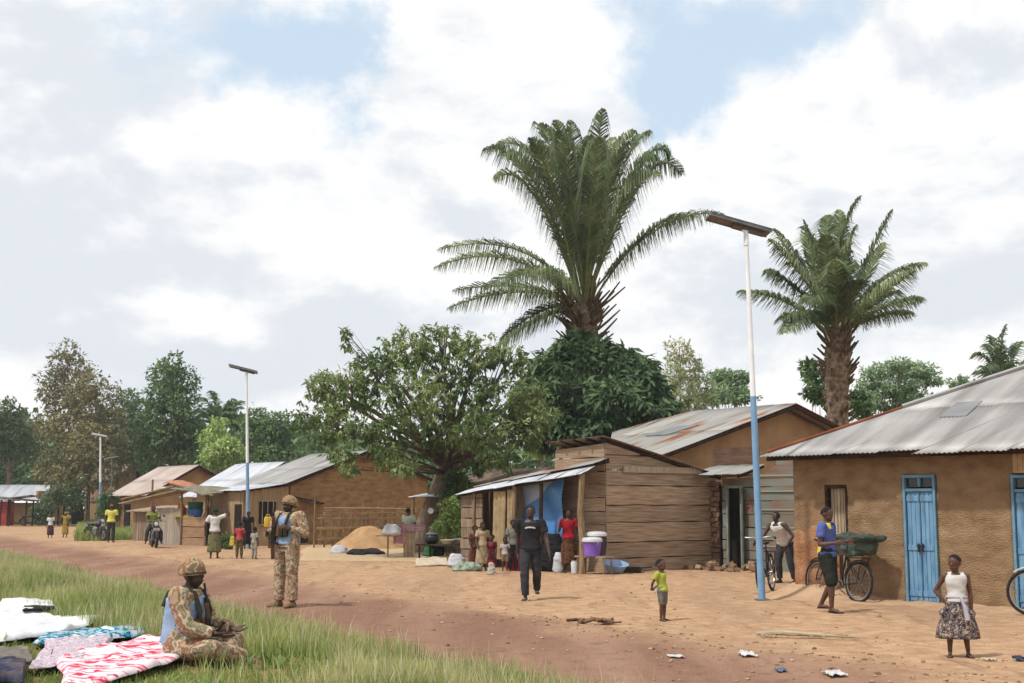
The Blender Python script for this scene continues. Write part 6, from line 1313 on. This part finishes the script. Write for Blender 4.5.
# cloths laid out on the bank
Z = .25
def GZ(px, py, z=.23):
    d = ray(px, py); t_ = (z-CAM_H)/d.z; q_ = Vector((0, 0, CAM_H))+d*t_; return q_
pat = lambda n, *c, **k: cloth(n, *c, kind='noise', **k)
ground_sheet('white_sheet', 'large plain white sheet spread on the grass at the left edge', 'cloth', [GZ(-40, 655), GZ(60, 640), GZ(108, 627), GZ(-30, 622)], cloth('white_cotton', s(232, 232, 232, 1.5), s(244, 244, 244, 1.5)), .006, .05, .06, edge=.03, seed=1)
ground_sheet('white_garment', 'crumpled white garment with dark trim beyond the large white sheet', 'cloth', [GZ(-20, 627), GZ(58, 621), GZ(52, 612), GZ(2, 612)], MATS['white_cotton'], .012, .06, .09, edge=.08, seed=2, wsc=2)
ground_sheet('dark_trim_cloth', 'small black cloth lying on the crumpled white garment', 'cloth', [GZ(20, 624), GZ(56, 621), GZ(50, 617), GZ(24, 620)], MATS['black_sack'], .008, .12, .04, edge=.10, seed=4)
ground_sheet('blue_print_cloth', 'turquoise and white patterned cloth behind the red one', 'cloth', [GZ(30, 652), GZ(148, 645), GZ(137, 633), GZ(44, 641)], cloth('blue_print', s(236, 236, 240), s(60, 160, 190), s(40, 60, 90), s(120, 196, 212), s(200, 190, 200), const=True, pos=[0, .42, .48, .52, .58], scale=9, detail=3), .006, .05, .06, edge=.04, seed=5)
ground_sheet('lilac_print_cloth', 'pale lilac patterned cloth between the turquoise and the red ones', 'cloth', [GZ(28, 680), GZ(80, 672), GZ(112, 648), GZ(46, 650)], cloth('lilac_print', s(206, 190, 202), s(232, 222, 228), s(180, 150, 166), s(214, 200, 206), const=True, pos=[0, .44, .5, .56], scale=14, detail=3), .006, .06, .045, edge=.04, seed=6)
ground_sheet('red_print_cloth', 'red and white patterned cloth stretching to the seated soldier', 'cloth', [GZ(62, 700), GZ(120, 690), GZ(212, 656), GZ(62, 650)] if False else [GZ(66, 705), GZ(212, 659), GZ(150, 648), GZ(56, 668)], cloth('red_print', s(238, 222, 226, 1.25), s(214, 62, 86, 1.25), s(232, 160, 176, 1.25), s(240, 226, 230, 1.25), s(210, 70, 92, 1.25), const=True, pos=[0, .43, .475, .53, .60], scale=4.2, detail=1.5, stretch=(.7, 1.3, 1)), .005, .07, .05, edge=.03, seed=7, wsc=2.4)
ground_sheet('dark_garment', 'dark navy garment lying at the bottom left corner', 'cloth', [GZ(-20, 690), GZ(24, 690), GZ(26, 673), GZ(-20, 672)], cloth('navy_cloth', s(46, 48, 72), s(70, 72, 96), s(120, 104, 90)), .01, .05, .07, edge=.06, seed=8)
ground_sheet('grey_garment', 'grey brown garment lying beside the dark navy one', 'cloth', [GZ(-20, 672), GZ(34, 668), GZ(28, 659), GZ(-20, 660)], cloth('taupe_cloth', s(120, 112, 104), s(150, 140, 130)), .01, .05, .08, edge=.06, seed=9)
# ------------------------------------------------------------------ the people in the street
cl = cloth
blk = cl('black_cotton', s(38, 38, 42), s(54, 54, 58)); drk = cl('dark_denim', s(52, 52, 58), s(76, 76, 80)); wht = cl('white_shirt', s(222, 218, 214), s(238, 236, 232))
std = {}
# man in black walking towards us
r_, E = human('man in black T-shirt and dark cropped trousers walking towards the camera', G(531, 600.5), R(-6), 1.74, dict(rl=((.02, .34, -1), (-.04, .02, -1)), ll=((.02, -.12, -1), (-.10, -.95, -1)), la=((.30, .20, -1), (.22, .45, -1)), ra=((.14, -.35, -1), (.0, -.05, -1)), lean=4, head=(0, 8)),
    [('t_shirt', blk, ), ('trousers', drk)], None, near=True, wide=1.08)
root = r_
SHOE = MATS['saddle_leather'] if 'saddle_leather' in MATS else drk
dress(E, 'sandals', MATS['pale_mat'])
pm = MB(); n = 12
for i in range(n):
    a = (i-(n-1)/2)/n*1.5; x = .17*math.sin(a)*.78; c = E['sp'](.235-.02*(abs(a)**2)); c = c+E['ax']*x+E['fw']*(E['h']*.078+.006-.05*abs(a)**2)
    pm.box(c, (.015, .008, .026), ry=0)
pm.build('chest_print', wht, r_)
# toddler in green
r_, E = human('toddler in a lime green T-shirt and grey shorts with hands behind its back', G(663, 621), R(52), .93, dict(ra=((.35, -.45, -1), (-.5, -.35, -.35)), la=((.35, -.45, -1), (-.5, -.35, -.35)), rl=((.04, .05, -1), (.02, -.03, -1)), ll=((.05, -.04, -1), (.02, -.05, -1)), lean=-6), [('t_shirt', cl('lime_shirt', s(172, 184, 70), s(196, 206, 92)), ), ('shorts', cl('grey_shorts', s(92, 84, 92), s(150, 142, 132), scale=9), )], skin2(), child=1, near=True, hair_k=.98)
# man in blue and yellow, walking right
r_, E = human('man in a blue and yellow football shirt and black knee shorts walking past the bicycle', G(829, 612)+Vector((0, 0, 0)), R(56), 1.68, dict(rl=((.03, .22, -1), (.02, .0, -1)), ll=((.03, .06, -1), (.0, -.55, -1)), ra=((.12, -.10, -1), (.0, 1, .12)), la=((.12, .0, -1), (-.1, 1, .2)), head=(-14, 2)), [('t_shirt', cl('blue_shirt', s(84, 98, 172), s(104, 120, 192)), ), ('shorts', cl('black_shorts', s(40, 42, 40), s(56, 58, 54)))], skin2(), near=True, wide=1.14)
for c in list(SC.objects):
    if c.parent == r_ and c.name.startswith('shorts'): bpy.data.objects.remove(c)
dress(E, 'shorts', MATS['black_shorts'], len=1.10, e=.017); dress(E, 'sandals', SHOE)
ym = cl('yellow_trim', s(222, 206, 70), s(236, 222, 96))
def panel(E, mat, side, t0, t1, a0, a1, name='side_panel', e=.0165):
    n1, n2 = 10, 12; V = np.zeros((n1, n2, 3)); pf_ = [(-.045, .062, .05), (-.01, .088, .062), (.03, .092, .064), (.07, .083, .058), (.115, .074, .052), (.17, .083, .058), (.215, .094, .063), (.25, .098, .062), (.282, .088, .05), (.305, .05, .036)]
    T_ = [p[0] for p in pf_]
    for i in range(n1):
        t = t0+(t1-t0)*i/(n1-1); a_ = np.interp(t, T_, [p[1] for p in pf_]); b_ = np.interp(t, T_, [p[2] for p in pf_])
        for j in range(n2):
            th = R(a0+(a1-a0)*j/(n2-1)); V[i, j] = E['sp'](t)+E['ax']*(side*math.cos(th)*(a_+e)*E['h'])+E['fw']*(math.sin(th)*(b_+e)*E['h'])
    o = link(name, np_mesh(name, *grid_solid(V, (0, 0, .001))), mat, E['root'], True); return o
panel(E, ym, -1, -.01, .25, -95, -12, e=.024); panel(E, ym, -1, .245, .30, -80, 60, 'shoulder_yoke', .018); panel(E, ym, 1, .245, .30, -80, 60, 'shoulder_yoke', .018)
# bent man with the bicycle
r_, E = human('man in a white vest and dark jeans bending over the bicycle behind the lamp pole', G(779, 583)+Vector((.15, .0, 0)), R(-48), 1.68, dict(rl=((.02, .30, -1), (.0, -.12, -1)), ll=((.10, .02, -1), (.12, -.25, -1)), ra=((.35, .5, -1), (.1, .9, -.5)), la=((.75, -.2, -1), (-.35, .55, -1)), lean=34, head=(10, 42)), [('vest_top', wht, ), ('trousers', drk)], None, near=True, wide=1.08)
for c in list(SC.objects):
    if c.parent == r_ and c.name.startswith('vest_top'): bpy.data.objects.remove(c)
dress(E, 'vest_top', wht, sleeve=0, high=.29); dress(E, 'sandals', blk)
# girl
r_, E = human('girl in a white sleeveless top and tiered patterned skirt with one hand on her hip', G(959, 657), R(-10), 1.16, dict(ra=((.62, -.25, -1), (-.62, .35, -.8)), la=((.16, -.02, -1), (.02, .08, -1)), rl=((.12, .10, -1), (.02, -.05, -1)), ll=((.08, -.05, -1), (.10, -.05, -1)), head=(-32, 0)), [], skin2(), child=.55, near=True)
dress(E, 'vest_top', wht, sleeve=0, high=.29, low=.02, e=.012)
sk_m = cl('skirt_print', s(54, 46, 62), s(140, 128, 110), s(70, 60, 80), s(196, 186, 166), s(120, 62, 60), const=True, pos=[0, .40, .46, .54, .60], scale=22, detail=3)
dress(E, 'skirt', sk_m, top=.095, bottom=.175, flare=.138, tiers=2)
mb = MB(); c = E['sp'](.075); h = E['h']; mb.ring((0, 0, 0), 1, .12, 'z', 30, 8); mb.v = [(c.x+v[0]*.094*h, c.y+v[1]*.076*h, c.z+v[2]*.10*h) for v in mb.v]
mb.tube([c+E['fw']*(.078*h)+E['ax']*(.03*h), c+E['fw']*(.115*h)+E['ax']*(.055*h)-Vector((0, 0, .09*h)), c+E['fw']*(.13*h)+E['ax']*(.075*h)-Vector((0, 0, .21*h))], [.014*h, .02*h, .026*h], 8); mb.build('waist_sash', cl('lilac_sash', s(176, 170, 184), s(206, 202, 212)), E['root'], True)
dress(E, 'sandals', SHOE)
# woman in red at the porch
r_, E = human('woman in a red top and patterned wrap standing under the awning by the porch post', local(FK, lx(FK, 568, -.75), -.75), R(8), 1.6, dict(la=((.28, .1, -1), (-.1, .5, 1)), ra=((.3, .1, -1), (-.1, .5, 1)), head=(0, 5)), [('t_shirt', cl('red_top', s(158, 30, 44), s(186, 44, 56))), ('wrap', cl('wrap_print', s(60, 52, 48), s(150, 78, 50), s(80, 90, 66), s(110, 60, 48), const=True, pos=[0, .44, .5, .56], scale=9, detail=2), )], None)
# children at the porch
for (lab, px, py, h_, rz, top, low, kw) in (
  ('dark haired child in a brown wrap at the left end of the porch', 474.5, 569, 1.18, 30, cl('brown_wrap', s(92, 56, 44), s(118, 76, 58)), 'w', MATS['brown_wrap']),
  ('girl in a cream striped dress standing second in the group by the porch', 482.5, 571, 1.28, 20, cl('cream_dress', s(172, 148, 112), s(204, 184, 148), scale=8), 'w', MATS['cream_dress']),
  ('small child in red and black third in the group by the porch', 492, 573, .98, -30, cl('red_black', s(150, 36, 44), s(40, 30, 34), s(170, 60, 60), scale=5), 'w', MATS['red_black']),
  ('little child in a pale shirt close beside the boy in long trousers', 505, 571, .88, 0, cl('pale_shirt', s(186, 176, 166), s(206, 198, 190)), 's', cl('khaki', s(150, 130, 104), s(170, 150, 122))),
  ('boy in a grey shirt and long dark trousers standing at the curtain of the porch', 513, 570.5, 1.34, 15, cl('grey_shirt', s(120, 118, 108), s(146, 144, 132)), 't', drk)):
    r_, E = human(lab, G(px, py), R(rz), h_, dict(ra=((.2, .1, -1), (.0, .5, -.8))), [('t_shirt', top)], None, child=.8 if h_ < 1.25 else .4, face=False, group=None)
    if low == 'w': dress(E, 'wrap', kw, bottom=.14, flare=.11)
    elif low == 's': dress(E, 'shorts', kw, len=.95)
    else: dress(E, 'trousers', kw)
sack('pale bag standing at the feet of the small child in red', G(491, 575), (.2, .16, .3), MATS['pale_shirt'])
# person by the tree
r_, E = human('person in a pale shirt facing away beside the leaning tree trunk', G(408, 557.5), R(150), 1.62, dict(ra=((.2, .3, -1), (0, .8, -.3)), la=((.2, .3, -1), (0, .8, -.3)), head=(0, 15)), [('t_shirt', cl('pale_green_shirt', s(176, 184, 168), s(204, 208, 196))), ('trousers', drk)], None, face=False)
# woman in white top, hand raised
r_, E = human('woman in a white top and green wrap', G(214, 558.5), R(188), 1.62, dict(ra=((1, .1, .35), (-.6, .1, 1)), la=((.5, .0, -1), (.0, .1, -1)), rl=((.05, .06, -1), (0, 0, -1))), [('t_shirt', wht), ('wrap', cl('green_wrap', s(96, 100, 66), s(134, 132, 96), s(80, 84, 58), scale=6), )], None, face=False)
dress(E, 'headscarf', cl('green_scarf', s(34, 56, 44), s(52, 74, 58))); E['root']['label'] = 'woman in a white top and green wrap seen from behind, one arm raised'
r_, E = human('child in a red shirt carrying a yellow bag beside the woman in white', G(239, 558.5), R(170), 1.2, dict(ra=((.2, .2, -1), (0, .3, -1))), [('t_shirt', cl('red_shirt', s(178, 62, 66), s(204, 96, 96))), ('trousers', cl('olive_trousers', s(92, 88, 54), s(120, 112, 74)))], None, child=.6, face=False)
sack('small yellow bag hanging from the hand of the child in red', G(232.5, 552)+Vector((0, 0, .22)), (.26, .2, .34), cl('yellow_bag', s(196, 172, 56), s(216, 196, 84)))
r_, E = human('small child in pale clothes standing right of the child in the red shirt', G(254, 559), R(150), 1.02, {}, [('t_shirt', cl('pale_grey_shirt', s(160, 152, 140), s(184, 178, 166))), ('trousers', MATS['pale_grey_shirt'])], None, child=.8, face=False)
r_, E = human('person in dark clothes behind the second lamp post by the veranda', G(247, 549), R(20), 1.5, dict(lean=15), [('t_shirt', blk), ('wrap', blk, )], None, face=False)
# rider
ml = mc1.location; r_, E = human('rider in a yellow green patterned shirt sitting on the motorcycle by the market stall', Vector((ml.x, ml.y, 0))+Vector((-.12, .22, 0)), R(22), 1.72, dict(rl=((.45, .8, -.6), (.1, -.1, -1)), ll=((.45, .8, -.6), (.1, -.1, -1)), ra=((.3, .5, -1), (-.05, 1, -.1)), la=((.3, .5, -1), (-.05, 1, -.1))), [('t_shirt', cl('print_shirt', s(170, 168, 80), s(110, 124, 60), s(206, 196, 120), scale=9)), ('trousers', drk)], None, face=False, sitz=.86)
r_, E = human('man in a bright yellow shirt and red cap standing with his back turned', G(110.5, 542), R(184), 1.74, {}, [('t_shirt', cl('yellow_shirt', s(226, 218, 96), s(240, 232, 124)), ), ('trousers', drk), ('cap', cl('red_cap', s(176, 50, 54), s(196, 70, 70)))], None, face=False)
for c in list(SC.objects):
    if c.parent == r_ and c.name.startswith('t_shirt'): c.scale = (1.04, 1.1, 1)
r_, E = human('small figure in a white top and dark wrap walking far down the road', G(50, 538), R(10), 1.28, dict(rl=((.02, .1, -1), (0, 0, -1))), [('t_shirt', wht), ('wrap', cl('plum_wrap', s(78, 50, 62), s(100, 70, 80)))], None, child=.3, face=False, vox=.018)
r_, E = human('woman in an ochre dress standing far down the road', G(65, 537.5), R(-10), 1.36, dict(ra=((.7, .2, -.2), (-.6, .3, 1))), [('t_shirt', cl('ochre_dress', s(156, 130, 58), s(180, 152, 76))), ('wrap', MATS['ochre_dress'])], None, face=False, vox=.018)
dress(E, 'headscarf', MATS['ochre_dress'])
# ------------------------------------------------------------------ soldiers
vestb = cl('pale_blue_vest', s(150, 176, 212), s(176, 198, 226)); strap_m = cl('webbing', s(52, 54, 46), s(78, 76, 62)); pouch = cl('pouch', s(110, 76, 50), s(140, 100, 68)); gun = M('gun_metal', [s(34, 34, 36), s(60, 58, 58)], rough=.4, metallic=.4)
def rifle(label, loc, rot):
    t = thing('rifle', label, 'rifle', loc); t.rotation_euler = rot
    MB().box((0, 0, .12), (.05, .035, .26)).box((.0, 0, .02), (.045, .04, .12)).build('receiver', gun, t, bevel=.004)
    MB().tube([(0, 0, .24), (0, 0, .66)], .012, 8).tube([(-.02, 0, .24), (-.02, 0, .5)], .01, 6).box((.0, 0, .61), (.02, .012, .05)).build('barrel', gun, t, True)
    MB().box((0, 0, .34), (.05, .045, .18)).build('hand_guard', M('gun_wood', [s(84, 52, 34), s(104, 68, 46)], rough=.5), t, bevel=.006)
    MB().box((.02, 0, -.14), (.06, .035, .26), ry=-.1).build('stock', MATS['gun_wood'], t, bevel=.006)
    MB().tube([(.03, 0, .10), (.10, 0, .13), (.17, 0, .20)], [.024, .022, .02], 6).build('magazine', gun, t)
    MB().box((.06, 0, -.0), (.10, .03, .04), ry=.5).build('grip', gun, t); return t
# seated soldier, side on, facing right
sp_ = GZ(181, 662, .26)
r_, E = human('soldier in camouflage and pale blue vest sitting on the grass beside the patterned cloths', Vector((sp_.x, sp_.y, Hf(sp_.x, sp_.y)-.03)), R(80), 1.80, dict(rl=((.45, 1, .08), (-.75, .35, -.24)), ll=((.6, 1, .08), (-.9, .1, -.24)), ra=((.22, .42, -1), (-.12, .9, -.18)), la=((.15, .38, -1), (-.35, .9, -.12)), lean=6, head=(-10, 10), hunch=.012, rap=(.3, 0, -1), lap=(.3, 0, -1), curl=.35), [], None, near=True, hair_k=0, vox=.009, sitz=.15, wide=1.2)
dress(E, 'jacket', camo(), sleeve=1.96, low=-.02, e=.014, wr=.010); dress(E, 'trousers', camo(), e=.014, wr=.010); dress(E, 'helmet', camo_cover(), big=1.26)
dress(E, 'boots', M('brown_boot', [s(120, 90, 64), s(140, 108, 80)], rough=.7))
def soldier_kit(E, back=True):
    h = E['h']; sp, ax, fw, up = E['sp'], E['ax'], E['fw'], E['up']
    mb = MB(); rr = []
    for t, a, b in [(.02, .108, .092), (.06, .104, .090), (.12, .100, .086), (.18, .103, .090), (.24, .105, .090), (.27, .08, .075)]:
        rr.append((sp(t)-fw*(.008*h), ax*(a*h*1.08), fw*(b*h*1.12)))
    mb.loft(rr, 22); fused(mb, E['vox'], vestb, 'vest', E['root'], 2, wr=.010)
    mb = MB()
    for sg in (-1, 1):
        mb.tube([sp(.10)+ax*(sg*.06*h)+fw*(.098*h), sp(.2)+ax*(sg*.062*h)+fw*(.100*h), sp(.285)+ax*(sg*.055*h)+fw*(.055*h), sp(.30)+ax*(sg*.05*h)-fw*(.01*h), sp(.27)+ax*(sg*.055*h)-fw*(.08*h), sp(.2)+ax*(sg*.058*h)-fw*(.098*h)], .014*h, 8)
    mb.build('webbing_straps', strap_m, E['root'], True)
    for i, x in enumerate((-.065, -.022, .022, .065)):
        m = MB().box((0, 0, 0), (.040*h, .030*h, .075*h)); c = sp(.125 if i % 2 else .12)+ax*(x*h)+fw*((.108-.25*abs(x))*h); m.v = [tuple(c+ax*v[0]+fw*v[1]+up*v[2]) for v in m.v]; m.build('pouch', pouch if i < 2 else strap_m, E['root'], bevel=.008)
    MB().tube([sp(.285)+ax*(a_*h*math.cos(q)) + fw*(a_*h*math.sin(q)) for a_, q in [(.052, q) for q in np.linspace(0, 6.2, 16)]], .016*h, 8).build('collar', camo(), E['root'], True)
soldier_kit(E)
hb = Vector((math.cos(R(72)), math.sin(R(72)), 0)); rt_ = E['root']
def wpt(E, p): return E['root'].location+Matrix.Rotation(E['root'].rotation_euler.z, 3, 'Z') @ p
rf = rifle('dark rifle slung upright on the chest of the seated soldier', wpt(E, E['sp'](.14)+E['fw']*(.150*E['h'])+E['ax']*(-.02*E['h'])-Vector((0, 0, .16))), (R(-6), R(-8), R(10))); rf.scale = (.8, .8, .8)
# standing soldier
r_, E = human('soldier in camouflage and pale blue vest standing at the road edge with a rifle', G(286, 607), R(-36), 1.88, dict(rl=((.03, .04, -1), (.03, 0, -1)), ll=((.03, .02, -1), (.03, -.02, -1)), ra=((.25, .25, -1), (-.55, .85, .1)), la=((.35, -.05, -1), (-.5, .8, .35)), lean=-3, head=(6, 12), hunch=.012), [], None, near=True, hair_k=0, vox=.010, wide=1.3)
dress(E, 'jacket', camo(), sleeve=1.96, low=-.04, e=.014, wr=.010); dress(E, 'trousers', camo(), e=.016, wr=.012); dress(E, 'helmet', camo_cover(), big=1.36); dress(E, 'boots', MATS['brown_boot']); soldier_kit(E)
h = E['h']; mb = MB(); mb.ell(E['sp'](.14)-E['fw']*(.125*h), (.15, .13, .21)); mb.box(E['sp'](.12)-E['fw']*(.13*h), (.26, .2, .3)); fused(mb, .012, strap_m, 'backpack', E['root'], 2, wr=.02)
mb = MB(); mb.ell(E['sp'](.06)+E['ax']*(-.155*h)+E['fw']*(.03*h), (.07, .09, .16)); mb.box(E['sp'](.05)+E['ax']*(-.155*h)+E['fw']*(.03*h), (.1, .13, .24)); fused(mb, .010, pouch, 'side_pouch', E['root'], 2, wr=.01)
rf = rifle('dark rifle held upright before the chest of the standing soldier', wpt(E, E['sp'](.03)+E['fw']*(.14*E['h'])+E['ax']*(-.05*E['h'])), (R(-2), R(3), R(20)))
vs = SC.view_settings; vs.view_transform = 'Standard'; vs.look = 'None'; vs.gamma = 1; vs.use_curve_mapping = False; vs.exposure = EXPO
SC.cycles.max_bounces = 6; SC.cycles.transparent_max_bounces = 4; SC.cycles.use_denoising = True

GR = dict(solar_street_lamp='solar street lamps along the road', oil_palm='oil palms rising above the roofs', bicycle='bicycles by the houses', motorcycle='motorcycles by the roadside', mud_house='mud houses along the street',
 broadleaf_tree='broadleaf trees around the village', shrub='shrubs by the houses', person='people in the street', sack='bags and sacks on the ground', cool_box_bucket='lidded tubs on the bench', jerrycan='yellow jerrycans', rifle='rifles of the soldiers', open_shelter='pole shelters far down the road', basin='basins and bowls', plastic_scrap='scraps of plastic on the road', rag='rags on the road')
for o in SC.objects:
    st_m = o.name.split('.')[0]
    if o.parent is None and st_m in GR and not o.get('kind') and not o.get('group'): o['group'] = GR[st_m]
for o in SC.objects:
    if o.parent is None and o.get('label') and len(o['label'].split()) > 16: print('LONG', o['label'])
